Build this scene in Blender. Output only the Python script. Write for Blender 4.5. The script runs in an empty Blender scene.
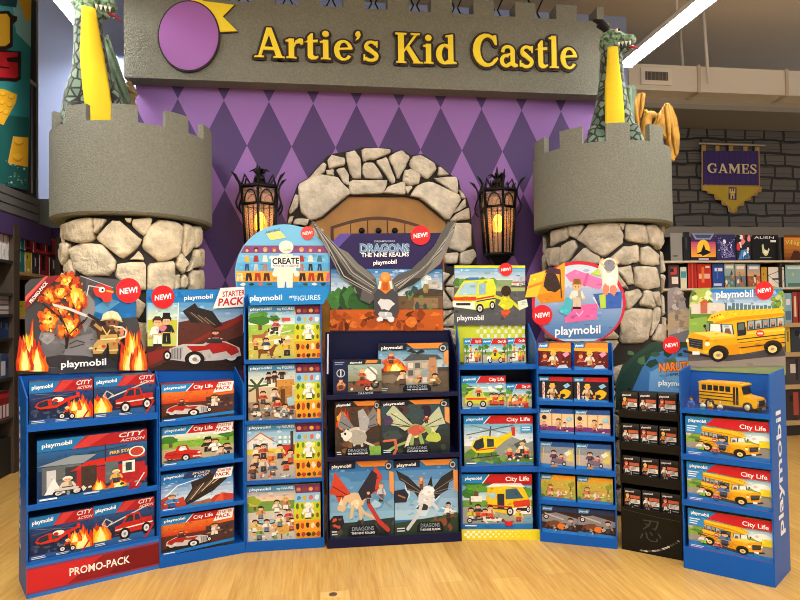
import bpy, math, random
from mathutils import Vector, Matrix
from mathutils.geometry import tessellate_polygon
S = bpy.context.scene
COL = S.collection
PI = math.pi
# ------------------------------------------------------------------ camera model
TH = math.atan(.14); PITCH = .0233; ROLL = .015; FPX = 600.0; H = 1.5
CR = Matrix.Rotation(-TH, 3, 'Z') @ Matrix.Rotation(PI/2 + PITCH, 3, 'X') @ Matrix.Rotation(-ROLL, 3, 'Z')
CP = Vector((0, 0, H))
def ray(x, y): return CR @ Vector(((x-400)/FPX, (300-y)/FPX, -1))
def hit(x, y, p, n):
    d = ray(x, y); n = Vector(n); return CP + d*((Vector(p)-CP).dot(n)/d.dot(n))
def floor_pt(x, y): return hit(x, y, (0, 0, 0), (0, 0, 1))
def on_y(x, y, Y): return hit(x, y, (0, Y, 0), (0, 1, 0))
def on_x(x, y, X): return hit(x, y, (X, 0, 0), (1, 0, 0))
# ------------------------------------------------------------------ colours and materials
def lin(c): return c/12.92 if c <= .04045 else ((c+.055)/1.055)**2.4
def rgb(c):
    if isinstance(c, str):
        c = c.lstrip('#'); c = [int(c[i:i+2], 16) for i in (0, 2, 4)]
    return tuple(lin(v/255) for v in c[:3]) + (1,)
MATS = {}
def newmat(name):
    m = bpy.data.materials.new(name); m.use_nodes = True; MATS[name] = m
    return m, m.node_tree.nodes, m.node_tree.links, m.node_tree.nodes['Principled BSDF']
def mat(name, col, rough=.5, metal=0, spec=.5, bump=0, bscale=60, vary=0, vscale=8, coat=0):
    if name in MATS: return MATS[name]
    m, N, L, b = newmat(name)
    b.inputs['Base Color'].default_value = rgb(col); b.inputs['Roughness'].default_value = rough
    b.inputs['Metallic'].default_value = metal; b.inputs['Specular IOR Level'].default_value = spec
    b.inputs['Coat Weight'].default_value = coat
    tc = N.new('ShaderNodeTexCoord')
    if vary:
        n = N.new('ShaderNodeTexNoise'); n.inputs['Scale'].default_value = vscale; n.inputs['Detail'].default_value = 6
        L.new(tc.outputs['Object'], n.inputs['Vector'])
        r = N.new('ShaderNodeValToRGB'); c = rgb(col)
        r.color_ramp.elements[0].position = .3; r.color_ramp.elements[1].position = .7
        r.color_ramp.elements[0].color = tuple(v*(1-vary) for v in c[:3])+(1,)
        r.color_ramp.elements[1].color = tuple(min(1, v*(1+vary)) for v in c[:3])+(1,)
        L.new(n.outputs['Fac'], r.inputs['Fac']); L.new(r.outputs['Color'], b.inputs['Base Color'])
    if bump:
        n = N.new('ShaderNodeTexNoise'); n.inputs['Scale'].default_value = bscale; n.inputs['Detail'].default_value = 5
        L.new(tc.outputs['Object'], n.inputs['Vector'])
        u = N.new('ShaderNodeBump'); u.inputs['Strength'].default_value = bump; u.inputs['Distance'].default_value = .02
        L.new(n.outputs['Fac'], u.inputs['Height']); L.new(u.outputs['Normal'], b.inputs['Normal'])
    return m
def emit(name, col, st):
    m, N, L, b = newmat(name)
    b.inputs['Base Color'].default_value = (0, 0, 0, 1)
    b.inputs['Emission Color'].default_value = rgb(col); b.inputs['Emission Strength'].default_value = st
    return m
def print_mat():
    m, N, L, b = newmat('printed_card')
    a = N.new('ShaderNodeAttribute'); a.attribute_name = 'Ink'
    L.new(a.outputs['Color'], b.inputs['Base Color']); b.inputs['Roughness'].default_value = .45
    b.inputs['Specular IOR Level'].default_value = .22
    return m
PRINT = print_mat()
# ------------------------------------------------------------------ objects
def props(o, label=None, cat=None, group=None, kind=None):
    for k, v in (('label', label), ('category', cat), ('group', group), ('kind', kind)):
        if v: o[k] = v
    return o
def empty(name, loc=(0, 0, 0), rz=0, **k):
    o = bpy.data.objects.new(name, None); o.location = loc; o.rotation_euler.z = rz; o.empty_display_size = .05
    COL.objects.link(o); return props(o, **k)
def link(name, me, parent=None, loc=(0, 0, 0), rz=0, **k):
    o = bpy.data.objects.new(name, me); o.location = loc; o.rotation_euler.z = rz
    COL.objects.link(o)
    if parent: o.parent = parent
    return props(o, **k)
class MB:
    """collects faces with material slots and links them as one mesh"""
    def __init__(s): s.v = []; s.f = []; s.mi = []; s.sm = []; s.mats = []
    def slot(s, m):
        if m not in s.mats: s.mats.append(m)
        return s.mats.index(m)
    def add(s, vs, fs, m, smooth=False):
        k = len(s.v); i = s.slot(m); s.v += [tuple(v) for v in vs]
        for f in fs: s.f.append([q+k for q in f]); s.mi.append(i); s.sm.append(smooth)
    def box(s, x0, x1, y0, y1, z0, z1, m):
        s.add([(x, y, z) for x in (x0, x1) for y in (y0, y1) for z in (z0, z1)],
              [(0, 1, 3, 2), (4, 6, 7, 5), (0, 4, 5, 1), (2, 3, 7, 6), (0, 2, 6, 4), (1, 5, 7, 3)], m)
    def prism(s, pts, a, b, m, ax='y', smooth=False):
        """extrudes an outline: ax y: pts are (x,z); ax x: pts are (y,z); ax z: pts are (x,y)"""
        f = {'y': lambda p, t: (p[0], t, p[1]), 'x': lambda p, t: (t, p[0], p[1]), 'z': lambda p, t: (p[0], p[1], t)}[ax]
        n = len(pts); tri = tessellate_polygon([[Vector((p[0], p[1], 0)) for p in pts]])
        vs = [f(p, a) for p in pts] + [f(p, b) for p in pts]
        fs = [tuple(t) for t in tri] + [tuple(q+n for q in t)[::-1] for t in tri]
        s.add(vs, fs, m)
        s.add(vs, [(i, (i+1) % n, (i+1) % n+n, i+n) for i in range(n)], m, smooth)
    def tube(s, pts, r, m, n=8, cap=True):
        pts = [Vector(p) for p in pts]; rs = r if isinstance(r, (list, tuple)) else [r]*len(pts); rings = []
        up = None
        for i, p in enumerate(pts):
            d = (pts[min(i+1, len(pts)-1)] - pts[max(i-1, 0)]).normalized()
            if up is None: up = Vector((0, 0, 1)) if abs(d.z) < .9 else Vector((1, 0, 0))
            a = d.cross(up).normalized(); b = a.cross(d).normalized(); up = b
            rings.append([p + (a*math.cos(2*PI*k/n) + b*math.sin(2*PI*k/n))*rs[i] for k in range(n)])
        s.loft(rings, m, cap)
    def loft(s, rings, m, cap=True, closed=True, smooth=True):
        n = len(rings[0]); vs = [v for r in rings for v in r]; fs = []
        for i in range(len(rings)-1):
            for k in range(n if closed else n-1):
                fs.append((i*n+k, i*n+(k+1) % n, (i+1)*n+(k+1) % n, (i+1)*n+k))
        if cap and closed: fs += [tuple(range(n))[::-1], tuple(range((len(rings)-1)*n, len(rings)*n))]
        s.add(vs, fs, m, smooth)
    def ball(s, c, r, m, nu=14, nv=9):
        rx, ry, rz = r if isinstance(r, (list, tuple)) else (r, r, r)
        rings = []
        for j in range(nv+1):
            t = -PI/2 + PI*j/nv; q = max(math.cos(t), .02)
            rings.append([(c[0]+rx*q*math.cos(2*PI*k/nu), c[1]+ry*q*math.sin(2*PI*k/nu), c[2]+rz*math.sin(t)) for k in range(nu)])
        s.loft(rings, m)
    def mesh(s, name):
        me = bpy.data.meshes.new(name); me.from_pydata(s.v, [], s.f)
        for m in s.mats: me.materials.append(m)
        me.polygons.foreach_set('material_index', s.mi); me.polygons.foreach_set('use_smooth', s.sm)
        import bmesh
        bm = bmesh.new(); bm.from_mesh(me); bmesh.ops.recalc_face_normals(bm, faces=bm.faces); bm.to_mesh(me); bm.free()
        me.update(); return me
    def obj(s, name, parent=None, loc=(0, 0, 0), rz=0, bevel=0, **k):
        o = link(name, s.mesh(name), parent, loc, rz, **k)
        if bevel:
            b = o.modifiers.new('bevel', 'BEVEL'); b.width = bevel; b.segments = 2; b.limit_method = 'ANGLE'
        return o
# ------------------------------------------------------------------ flat printing: a canvas of coloured inks on a card
FCACHE = {}
def text_mesh(s, off=.012):
    if (s, off) in FCACHE: return FCACHE[(s, off)]
    cu = bpy.data.curves.new('t', 'FONT'); cu.body = s; cu.fill_mode = 'FRONT'; cu.resolution_u = 2; cu.offset = off; cu.size = 1
    o = bpy.data.objects.new('t', cu); COL.objects.link(o)
    dg = bpy.context.evaluated_depsgraph_get(); me = o.evaluated_get(dg).to_mesh()
    V = [(v.co.x, v.co.y) for v in me.vertices]; Fc = [tuple(p.vertices) for p in me.polygons]
    o.evaluated_get(dg).to_mesh_clear(); bpy.data.objects.remove(o); bpy.data.curves.remove(cu)
    x0 = min(v[0] for v in V); w = max(v[0] for v in V) - x0
    FCACHE[(s, off)] = ([(v[0]-x0, v[1]) for v in V], Fc, w); return FCACHE[(s, off)]
LAY = .00003
def inside(x, y, P):
    r = False; j = len(P)-1
    for i in range(len(P)):
        if (P[i][1] > y) != (P[j][1] > y) and x < (P[j][0]-P[i][0])*(y-P[i][1])/(P[j][1]-P[i][1])+P[i][0]: r = not r
        j = i
    return r
class Cv:
    """inks in artwork units (x right, y down); m maps them to metres on the card (x, z); the front faces -y"""
    def __init__(s, m, seed=1):
        s.m0 = m; s.T = [(0, 0, 1, 1)]; s.V = []; s.F = []; s.C = []; s.y = 0; s.R = random.Random(seed); s.mot = 0; s.a0 = 1
    def m(s, x, y):
        for ox, oy, sx, sy in reversed(s.T): x, y = ox+x*sx, oy+y*sy
        return s.m0(x, y)
    def push(s, x0, y0, x1, y1): s.T.append((x0, y0, (x1-x0)/100, (y1-y0)/100))
    def pop(s): s.T.pop()
    def raw(s, P, fs, col):
        s.y += LAY; k = len(s.V); s.V += [(p[0], -s.y, p[1]) for p in P]
        for f in fs: s.F.append([q+k for q in f]); s.C.append(col if isinstance(col, list) else rgb(col))
    def poly(s, pts, col):
        P = [s.m(*p) for p in pts]
        if len(P) <= 4 and len(P) == 3: fs = [(0, 1, 2)]
        else: fs = [tuple(t) for t in tessellate_polygon([[Vector((p[0], p[1], 0)) for p in P]])]
        s.raw(P, fs, col)
        if s.mot and len(P) > 3: s.mottle(P, rgb(col) if not isinstance(col, list) else col)
    def mottle(s, P, c):
        """brush-like touches of nearby tones inside a large painted area"""
        a = abs(sum(P[i-1][0]*P[i][1]-P[i][0]*P[i-1][1] for i in range(len(P))))/2; f = a/s.a0
        if f < .006: return
        n = int(min(46, 5+f*150)); r = math.sqrt(s.a0)*.028; xs = [q[0] for q in P]; ys = [q[1] for q in P]; k0 = s.y
        for i in range(n):
            x, y = s.R.uniform(min(xs), max(xs)), s.R.uniform(min(ys), max(ys)); rx, ry = r*s.R.uniform(.5, 1.6), r*s.R.uniform(.3, .9)
            B = [(x+rx*math.cos(t)*s.R.uniform(.7, 1.2), y+ry*math.sin(t)*s.R.uniform(.7, 1.2)) for t in [2*PI*q/7 for q in range(7)]]
            if not all(inside(b[0], b[1], P) for b in B): continue
            g = 1+s.R.uniform(-1, 1)*s.mot*2; h = s.R.uniform(-.5, .5)*s.mot; cc = (min(1, c[0]*g*(1+h)), min(1, c[1]*g), min(1, c[2]*g*(1-h)), 1)
            s.y = k0+LAY*(i % 4); k = len(s.V); yy = -s.y-LAY; s.V += [(b[0], yy, b[1]) for b in B]; s.F.append(list(range(k, k+7))); s.C.append(cc)
        s.y = k0+LAY*4
    def rect(s, x0, y0, x1, y1, col): s.poly([(x0, y0), (x1, y0), (x1, y1), (x0, y1)], col)
    def grad(s, x0, y0, x1, y1, ca, cb, n=6):
        a, b = rgb(ca), rgb(cb)
        for i in range(n):
            t = i/(n-1); c = [a[k]*(1-t)+b[k]*t for k in range(4)]
            ya, yb = y0+(y1-y0)*i/n, y0+(y1-y0)*(i+1)/n
            P = [s.m(*p) for p in ((x0, ya), (x1, ya), (x1, yb), (x0, yb))]
            k = len(s.V); s.V += [(p[0], -s.y-LAY, p[1]) for p in P]; s.F.append([k, k+1, k+2, k+3]); s.C.append(tuple(c))
        s.y += LAY
        if s.mot: s.mottle([s.m(*p) for p in ((x0, y0), (x1, y0), (x1, y1), (x0, y1))], [(a[k]+b[k])/2 for k in range(3)]+[1])
    def ell(s, cx, cy, rx, ry, col, n=16, rot=0):
        c, q = math.cos(rot), math.sin(rot)
        s.poly([(cx+rx*math.cos(t)*c-ry*math.sin(t)*q, cy+rx*math.cos(t)*q+ry*math.sin(t)*c) for t in [2*PI*i/n for i in range(n)]], col)
    def blob(s, cx, cy, rx, ry, col, n=11, j=.28):
        s.poly([(cx+rx*math.cos(t)*(1+s.R.uniform(-j, j)), cy+ry*math.sin(t)*(1+s.R.uniform(-j, j))) for t in [2*PI*i/n for i in range(n)]], col)
    def line(s, pts, w, col, closed=False):
        P = []; fs = []; n = len(pts)
        for i in range(n if closed else n-1):
            (ax, ay), (bx, by) = pts[i], pts[(i+1) % n]; l = math.hypot(bx-ax, by-ay) or 1
            dx, dy = -(by-ay)/l*w/2, (bx-ax)/l*w/2; k = len(P)
            P += [(ax+dx, ay+dy), (bx+dx, by+dy), (bx-dx, by-dy), (ax-dx, ay-dy)]; fs.append((k, k+1, k+2, k+3))
        for x, y in pts:
            k = len(P); P += [(x+w/2*math.cos(t*PI/4), y+w/2*math.sin(t*PI/4)) for t in range(8)]; fs.append(tuple(range(k, k+8)))
        s.raw([s.m(*p) for p in P], fs, col)
        k = len(s.V)-len(P); ns = (n if closed else n-1)*4
        for i in range(len(P)): s.V[k+i] = (s.V[k+i][0], s.V[k+i][1]-LAY*(.12*((i//4) % 3) if i < ns else .4+.12*(((i-ns)//8) % 3)), s.V[k+i][2])
        s.y += LAY*.8
    def text(s, t, xl, yl, xr, yr, h, col, off=.012, shear=0, perp=False, stroke=None, sw=.05):
        if stroke: s.text(t, xl, yl, xr, yr, h, stroke, off+sw, shear, perp)
        V, fs, w = text_mesh(t, off); dx, dy = xr-xl, yr-yl; l = math.hypot(dx, dy)
        ux, uy = (dy/l, -dx/l) if perp else (0, -1); P = []
        for x, y in V:
            a = x/w; b = y/.72*h; P.append(s.m(xl+dx*a+ux*b+shear*b, yl+dy*a+uy*b))
        s.raw(P, fs, col)
    def logo(s, xl, yl, xr, yr, h, col='#ffffff'): s.text('playmobil', xl, yl, xr, yr, h*1.05, col, .022)
    def bars(s, x0, y0, x1, y1, n, col):
        for i in range(n):
            y = y0+(y1-y0)*i/max(1, n); hh = (y1-y0)/max(1, n)*.45; s.rect(x0, y, x0+(x1-x0)*s.R.uniform(.6, 1), y+hh, col)
    def specks(s, x0, y0, x1, y1, n, cols, r):
        for i in range(n): s.blob(s.R.uniform(x0, x1), s.R.uniform(y0, y1), r*s.R.uniform(.4, 1.2), r*s.R.uniform(.4, 1.2), s.R.choice(cols), 7, .4)
    # ---- solid bodies under the print
    def solid_box(s, x0, x1, d, z0, z1, front, side):
        k = len(s.V); s.V += [(x, y, z) for x in (x0, x1) for y in (0, d) for z in (z0, z1)]
        for f, c in (((0, 1, 3, 2), side), ((4, 6, 7, 5), side), ((0, 4, 5, 1), front), ((2, 3, 7, 6), side), ((0, 2, 6, 4), side), ((1, 5, 7, 3), side)):
            s.F.append([q+k for q in f]); s.C.append(rgb(c))
    def card(s, pts, col, th=.006, edge='#d8d4cc'):
        P = [s.m(*p) for p in pts]; n = len(P); k = len(s.V)
        tri = tessellate_polygon([[Vector((p[0], p[1], 0)) for p in P]])
        s.V += [(p[0], -s.y, p[1]) for p in P] + [(p[0], th, p[1]) for p in P]
        for t in tri:
            s.F.append([k+q for q in t]); s.C.append(rgb(col)); s.F.append([k+n+q for q in t]); s.C.append(rgb(edge))
        for i in range(n): s.F.append([k+i, k+(i+1) % n, k+n+(i+1) % n, k+n+i]); s.C.append(rgb(edge))
    def disc(s, cx, cy, rx, ry, col, th=.004, n=28): s.card([(cx+rx*math.cos(2*PI*i/n), cy+ry*math.sin(2*PI*i/n)) for i in range(n)], col, th)
    def mesh(s, name, mt=None):
        me = bpy.data.meshes.new(name); me.from_pydata(s.V, [], s.F); me.materials.append(mt or PRINT)
        at = me.color_attributes.new('Ink', 'FLOAT_COLOR', 'CORNER'); buf = []
        for p, c in zip(me.polygons, s.C):
            for _ in range(p.loop_total): buf += list(c)[:4]
        at.data.foreach_set('color', buf); me.update(); return me
# ---- little drawings shared by the printed pictures
def shade(col, k):
    col = col.lstrip('#'); return tuple(int(int(col[i:i+2], 16)*k) for i in (0, 2, 4))
def fig(c, x, y, h, shirt, legs, hair, skin='#e6b48c', hat=None):
    c.poly([(x-.15*h, y), (x-.13*h, y-.4*h), (x+.13*h, y-.4*h), (x+.15*h, y), (x+.02*h, y), (x, y-.3*h), (x-.02*h, y)], legs)
    c.line([(x-.15*h, y-.6*h), (x-.24*h, y-.36*h)], .1*h, shirt); c.line([(x+.15*h, y-.6*h), (x+.24*h, y-.38*h)], .1*h, shirt)
    c.poly([(x-.16*h, y-.37*h), (x-.13*h, y-.66*h), (x+.13*h, y-.66*h), (x+.16*h, y-.37*h)], shirt)
    c.ell(x-.24*h, y-.33*h, .05*h, .05*h, skin, 8); c.ell(x+.24*h, y-.35*h, .05*h, .05*h, skin, 8)
    c.poly([(x-.15*h, y), (x-.14*h, y-.08*h), (x+.14*h, y-.08*h), (x+.15*h, y)], '#2c2622'); c.poly([(x+.04*h, y-.37*h), (x+.03*h, y-.66*h), (x+.13*h, y-.66*h), (x+.16*h, y-.37*h)], shade(shirt, .72)); c.rect(x-.14*h, y-.41*h, x+.14*h, y-.37*h, c.R.choice(('#3a2a20', '#d8b060', '#c8c4bc')))
    c.ell(x, y-.8*h, .14*h, .15*h, skin, 12); c.ell(x-.05*h, y-.79*h, .018*h, .025*h, '#201814', 6); c.ell(x+.05*h, y-.79*h, .018*h, .025*h, '#201814', 6)
    c.poly([(x-.16*h, y-.76*h), (x-.17*h, y-.9*h), (x-.07*h, y-h), (x+.07*h, y-h), (x+.17*h, y-.9*h), (x+.16*h, y-.76*h), (x+.1*h, y-.86*h), (x-.1*h, y-.86*h)], hair)
    if hat: c.poly([(x-.22*h, y-.88*h), (x-.14*h, y-.9*h), (x-.12*h, y-1.08*h), (x+.12*h, y-1.08*h), (x+.14*h, y-.9*h), (x+.22*h, y-.88*h)], hat)
def flame(c, cx, y, w, h, k=3):
    """a licking column of fire built of overlapping tongues"""
    for lv, (col, s) in enumerate((('#c8301a', 1), ('#ec6418', .82), ('#fb9c22', .58), ('#ffd43c', .36), ('#fff3a0', .17))):
        for i in range(5):
            x = cx+w*.5*s*c.R.uniform(-.75, .75); hh = h*(.55+.45*s)*c.R.uniform(.55, 1)*(1-abs(x-cx)/w*.7); ww = w*.2*(.6+.5*s); sw = c.R.uniform(-.5, .5)*ww
            c.poly([(x-ww, y), (x-ww*1.1, y-hh*.3), (x-ww*.5+sw, y-hh*.6), (x+sw*1.6, y-hh), (x+ww*.5+sw*.4, y-hh*.66), (x+ww*1.1, y-hh*.34), (x+ww, y)], col)
def burn(c, cx, cy, rx, ry, n=26):
    """a burning bush: many small tongues, darker outside, pale in the middle"""
    for lv, (cols, s) in enumerate(((('#8a2a14', '#c8441a', '#d8581c'), 1), (('#ee7420', '#f58a24', '#e25e18'), .82), (('#ffb034', '#fb9a28', '#ffc444'), .58), (('#ffe46a', '#fff2a8', '#ffd84a'), .32))):
        for i in range(max(4, int(n*(1-.17*lv)))):
            t = c.R.uniform(0, 2*PI); q = math.sqrt(c.R.uniform(0, 1))*s; r = c.R.uniform(.16, .32)*(1-.15*lv); c.blob(cx+rx*q*math.cos(t), cy+ry*q*math.sin(t), rx*r, ry*r*1.15, c.R.choice(cols), 8, .38)
def wheel(c, x, y, r, ry=None, hub='#d8d8d8'):
    ry = ry or r; c.ell(x, y, r, ry, '#17171a', 18); c.ell(x, y, r*.6, ry*.6, hub, 14); c.ell(x, y, r*.25, ry*.25, '#8a8a8a', 8)
def hotrod(c):           # 0..100, facing right
    c.ell(50, 88, 52, 9, '#2a1c1a'); wheel(c, 18, 72, 11, 15)
    c.poly([(6, 70), (8, 52), (24, 38), (44, 36), (52, 44), (76, 44), (92, 54), (94, 78), (70, 84), (30, 80)], '#c9c4c0')
    c.poly([(8, 62), (12, 50), (26, 40), (42, 40), (50, 48), (72, 48), (64, 62), (44, 56), (40, 66), (24, 60), (18, 70)], '#b0241e')
    c.poly([(76, 50), (90, 56), (92, 76), (78, 80)], '#a8a8aa')
    for i in range(4): c.line([(79+3.4*i, 54), (79+3.4*i, 77)], 1, '#5a5a5e')
    c.poly([(28, 42), (33, 22), (44, 24), (48, 42)], '#30323a'); fig(c, 37, 42, 30, '#7a2a22', '#333333', '#3a2418')
    wheel(c, 62, 78, 12, 18, '#e8e4dc'); wheel(c, 95, 70, 5, 12, '#e8e4dc')
def convertible(c):
    c.ell(50, 90, 52, 8, '#4a4640'); wheel(c, 16, 74, 9, 14)
    c.poly([(2, 70), (6, 50), (30, 44), (36, 24), (58, 22), (66, 46), (92, 54), (98, 70), (92, 84), (10, 80)], '#c0241c')
    c.poly([(38, 44), (42, 28), (55, 27), (60, 45)], '#c9d8e0'); c.line([(4, 62), (94, 66)], 2.5, '#8a1610')
    c.ell(46, 42, 8, 5, '#ffffff'); c.ell(90, 62, 4, 5, '#f4efd8'); wheel(c, 56, 80, 11, 17); c.rect(74, 74, 94, 80, '#e0ddd4')
def bus(c):              # three-quarter school bus facing left
    c.poly([(4, 82), (40, 97), (99, 86), (96, 76), (20, 74)], '#454346')
    c.poly([(28, 18), (96, 8), (98, 70), (56, 84), (28, 82)], '#f5b81c'); c.poly([(54, 66), (98, 57), (98, 70), (56, 84)], '#dc9a14'); c.poly([(52, 46), (98, 38), (98, 42), (52, 51)], '#f9cc48')
    c.poly([(22, 24), (26, 14), (36, 7), (94, 2), (98, 10), (50, 18), (32, 27)], '#f9c62c'); c.poly([(30, 27), (50, 18), (98, 10), (98, 15), (50, 24), (32, 31)], '#d99814')
    for i in range(9): c.line([(40+6.4*i, 17-1.1*i), (43+6.4*i, 6.4-.5*i)], .7, '#e4a41a')
    for i in range(4): c.ell(27+2.6*i, 19-1.7*i, 1, 1.4, '#c8382c', 6)
    c.poly([(24, 29), (47, 31), (49, 50), (24, 45)], '#3c4a50'); c.poly([(25.5, 30), (35, 31), (35.6, 45.5), (25, 44)], '#dfe9ea'); c.poly([(37, 31.4), (46, 32), (47.4, 48), (37.4, 46)], '#ccdadf'); c.poly([(39, 47), (40, 38), (44, 38), (46, 48)], '#7a5a44')
    c.poly([(2, 58), (6, 46), (28, 43), (52, 50), (54, 84), (32, 88), (4, 78)], '#f0a818'); c.poly([(8, 46), (28, 43), (50, 50), (24, 54)], '#fcd45c'); c.poly([(24, 54), (50, 50), (51, 54), (26, 59)], '#fbc23a'); c.poly([(30, 70), (54, 66), (54, 84), (32, 88)], '#d99414')
    c.poly([(51, 28), (59, 26.5), (60, 50), (52, 52)], '#2a2d34'); c.poly([(52.4, 30), (58, 29), (58.4, 40), (52.8, 41.6)], '#5a6a74')
    c.poly([(61, 25), (97, 17.5), (97.6, 34), (61.4, 42.5)], '#3a3a3c')
    for i in range(5):
        x = 62+7.2*i; y = -i*1.5; c.poly([(x, 26+y), (x+6, 24.7+y), (x+6.1, 39+y), (x+.2, 40.6+y)], ('#8fa6b0', '#a8bac0', '#7d96a4')[i % 3]); c.poly([(x+1, 40+y), (x+1.4, 32+y), (x+4.6, 31+y), (x+5, 39+y)], c.R.choice(('#4a342a', '#3a4c6a', '#6a3a34'))); c.ell(x+3, 33+y, 1.5, 3.2, c.R.choice(('#c98a5a', '#a86a48', '#e0ae86')), 8)
    c.line([(52, 58), (98, 48.5)], 1.5, '#26262a'); c.line([(53, 64), (98, 54)], 1, '#26262a'); c.line([(54, 73), (98, 63)], 1.6, '#26262a')
    c.ell(74, 47, 4.2, 6, '#c8382c', 8); c.ell(74, 47, 3.4, 4.8, '#d8584c', 8); c.rect(71.4, 45.5, 76.6, 48.6, '#f0e0d8'); c.line([(60, 48), (60, 36)], .8, '#26262a')
    c.poly([(4, 55), (18, 59), (18, 76), (5, 71)], '#26272b')
    for i in range(4): c.line([(5, 58+4*i), (17.6, 62+4*i)], .7, '#6a6c70')
    c.ell(22.5, 66, 2.6, 4, '#fff4c8'); c.ell(22.4, 59.5, 1.8, 2, '#e8642a'); c.ell(3, 60, 1.4, 3, '#fff4c8'); c.line([(1, 79), (31, 90), (36, 88)], 4.6, '#232327'); c.line([(2, 77.6), (31, 88)], 1, '#6a6a70')
    c.rect(8, 79, 15, 85, '#f4f4f4'); c.ell(33.5, 82, 10, 14, '#2c2414'); c.ell(86.5, 71, 9, 12, '#2c2414'); wheel(c, 33, 86, 8, 12, '#e6c878'); wheel(c, 86, 75, 7.5, 11, '#e6c878'); c.line([(20, 36), (22, 44)], .8, '#26262a'); c.ell(20, 34, 1.4, 3, '#26262a')
def van(c, body='#d8dc3a'):              # ambulance van facing left
    c.ell(50, 90, 48, 7, '#50544e'); c.poly([(10, 52), (30, 14), (92, 10), (98, 30), (96, 78), (58, 88), (8, 80)], body)
    c.poly([(14, 50), (32, 20), (58, 18), (56, 50)], '#a9cfe0'); c.poly([(62, 22), (76, 20), (76, 48), (62, 50)], '#8fb6cc')
    c.poly([(8, 56), (56, 54), (56, 64), (8, 64)], '#d8452c'); c.line([(58, 60), (97, 52)], 4, '#c83a26'); c.line([(58, 66), (97, 58)], 3, '#303468')
    c.poly([(6, 66), (54, 68), (54, 86), (8, 80)], '#f2f2ea'); c.rect(14, 70, 44, 76, '#2c2e30'); c.ell(10, 68, 4, 4, '#fff8d8'); c.ell(50, 70, 4, 4, '#fff8d8')
    wheel(c, 64, 84, 8, 12); wheel(c, 90, 76, 6, 11); c.rect(40, 6, 62, 12, '#3a78c8')
def heli(c, body='#e0c81e'):
    c.line([(0, 30), (96, 4)], 2.5, '#5a5e60'); c.line([(50, 8), (48, 34)], 3, '#404448'); c.line([(10, 4), (90, 28)], 2, '#7a7e80')
    c.poly([(58, 40), (98, 20), (100, 28), (64, 62)], body); c.poly([(92, 10), (100, 8), (100, 34), (94, 32)], '#c8301e')
    c.poly([(8, 66), (14, 46), (34, 32), (62, 36), (70, 56), (52, 78), (20, 80)], body); c.poly([(12, 62), (18, 46), (34, 38), (36, 64), (20, 72)], '#20303c')
    c.poly([(42, 40), (56, 42), (56, 62), (42, 64)], '#32424c'); c.line([(20, 72), (60, 66)], 3, '#c8301e')
    c.line([(10, 94), (66, 86)], 2.5, '#303438'); c.line([(24, 80), (22, 92)], 2, '#303438'); c.line([(50, 78), (52, 88)], 2, '#303438')
def beast(c, wing, body, belly, flip=False):   # generic winged dragon toy
    f = (lambda x: 100-x) if flip else (lambda x: x)
    c.poly([(f(42), 50), (f(10), 8), (f(4), 30), (f(0), 44), (f(10), 46), (f(16), 58), (f(28), 56), (f(36), 62)], wing)
    for q in ((6, 32), (12, 48), (24, 58)): c.line([(f(40), 52), (f(q[0]), q[1])], 1.4, '#2a2220')
    c.poly([(f(52), 46), (f(84), 2), (f(96), 20), (f(90), 30), (f(94), 42), (f(78), 46), (f(66), 56)], wing)
    for q in ((88, 20), (88, 40), (76, 46)): c.line([(f(54), 48), (f(q[0]), q[1])], 1.4, '#2a2220')
    c.line([(f(50), 60), (f(62), 78), (f(80), 86), (f(94), 96)], 5, body); c.blob(f(48), 56, 15, 13, body); c.blob(f(47), 62, 9, 8, belly)
    c.line([(f(42), 50), (f(30), 52), (f(22), 66)], 9, body); c.blob(f(20), 68, 8, 6, body); c.poly([(f(16), 62), (f(22), 50), (f(24), 64)], belly)
    c.line([(f(42), 66), (f(38), 84)], 6, body); c.line([(f(54), 68), (f(56), 86)], 6, body)
def horse(c, x, y, h, col):
    c.poly([(x-.5*h, y-.75*h), (x+.3*h, y-.8*h), (x+.55*h, y-1.2*h), (x+.75*h, y-1.05*h), (x+.6*h, y-.9*h), (x+.45*h, y-.4*h), (x+.4*h, y), (x+.3*h, y), (x+.25*h, y-.4*h), (x-.3*h, y-.4*h), (x-.4*h, y), (x-.5*h, y), (x-.48*h, y-.4*h)], col)
def tree(c, x, y, w, h, cols=('#3f7a2e', '#5a9a3a')):
    c.rect(x-w*.08, y-h*.4, x+w*.08, y, '#6a4a2c')
    for i in range(4): c.blob(x+c.R.uniform(-.25, .25)*w, y-h*c.R.uniform(.45, .85), w*.35, h*.22, c.R.choice(cols))
# ------------------------------------------------------------------ printed box fronts, 0..100 across and down
def top_blue(c, red='#c01f24', t1='City Life', x=34, hh=20, tx=62, te=96):
    mq, c.mot = c.mot, 0
    c.rect(0, 0, 100, hh, '#1d86cc'); c.poly([(x+10, 0), (100, 0), (100, hh), (x, hh)], red); c.line([(x+9, 0), (x-1, hh)], 1.6, '#f0e8e8')
    c.logo(4, hh*.62, x-2, hh*.58, hh*.34)
    if t1: c.text(t1, tx, hh*.76, te, hh*.7, hh*.5, '#ffffff', .02)
    c.mot = mq
def starter(c, x=74, y=0, h=26):
    mq, c.mot = c.mot, 0
    c.poly([(x+4, y+1), (100, y-1), (97, y+h), (x-4, y+h+3)], '#f6f2ee'); c.text('STARTER', x+3, y+h*.42, 97, y+h*.36, h*.26, '#b8202a', .02); c.text('PACK', x, y+h*.88, 95, y+h*.82, h*.36, '#b8202a', .03)
    c.mot = mq
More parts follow.
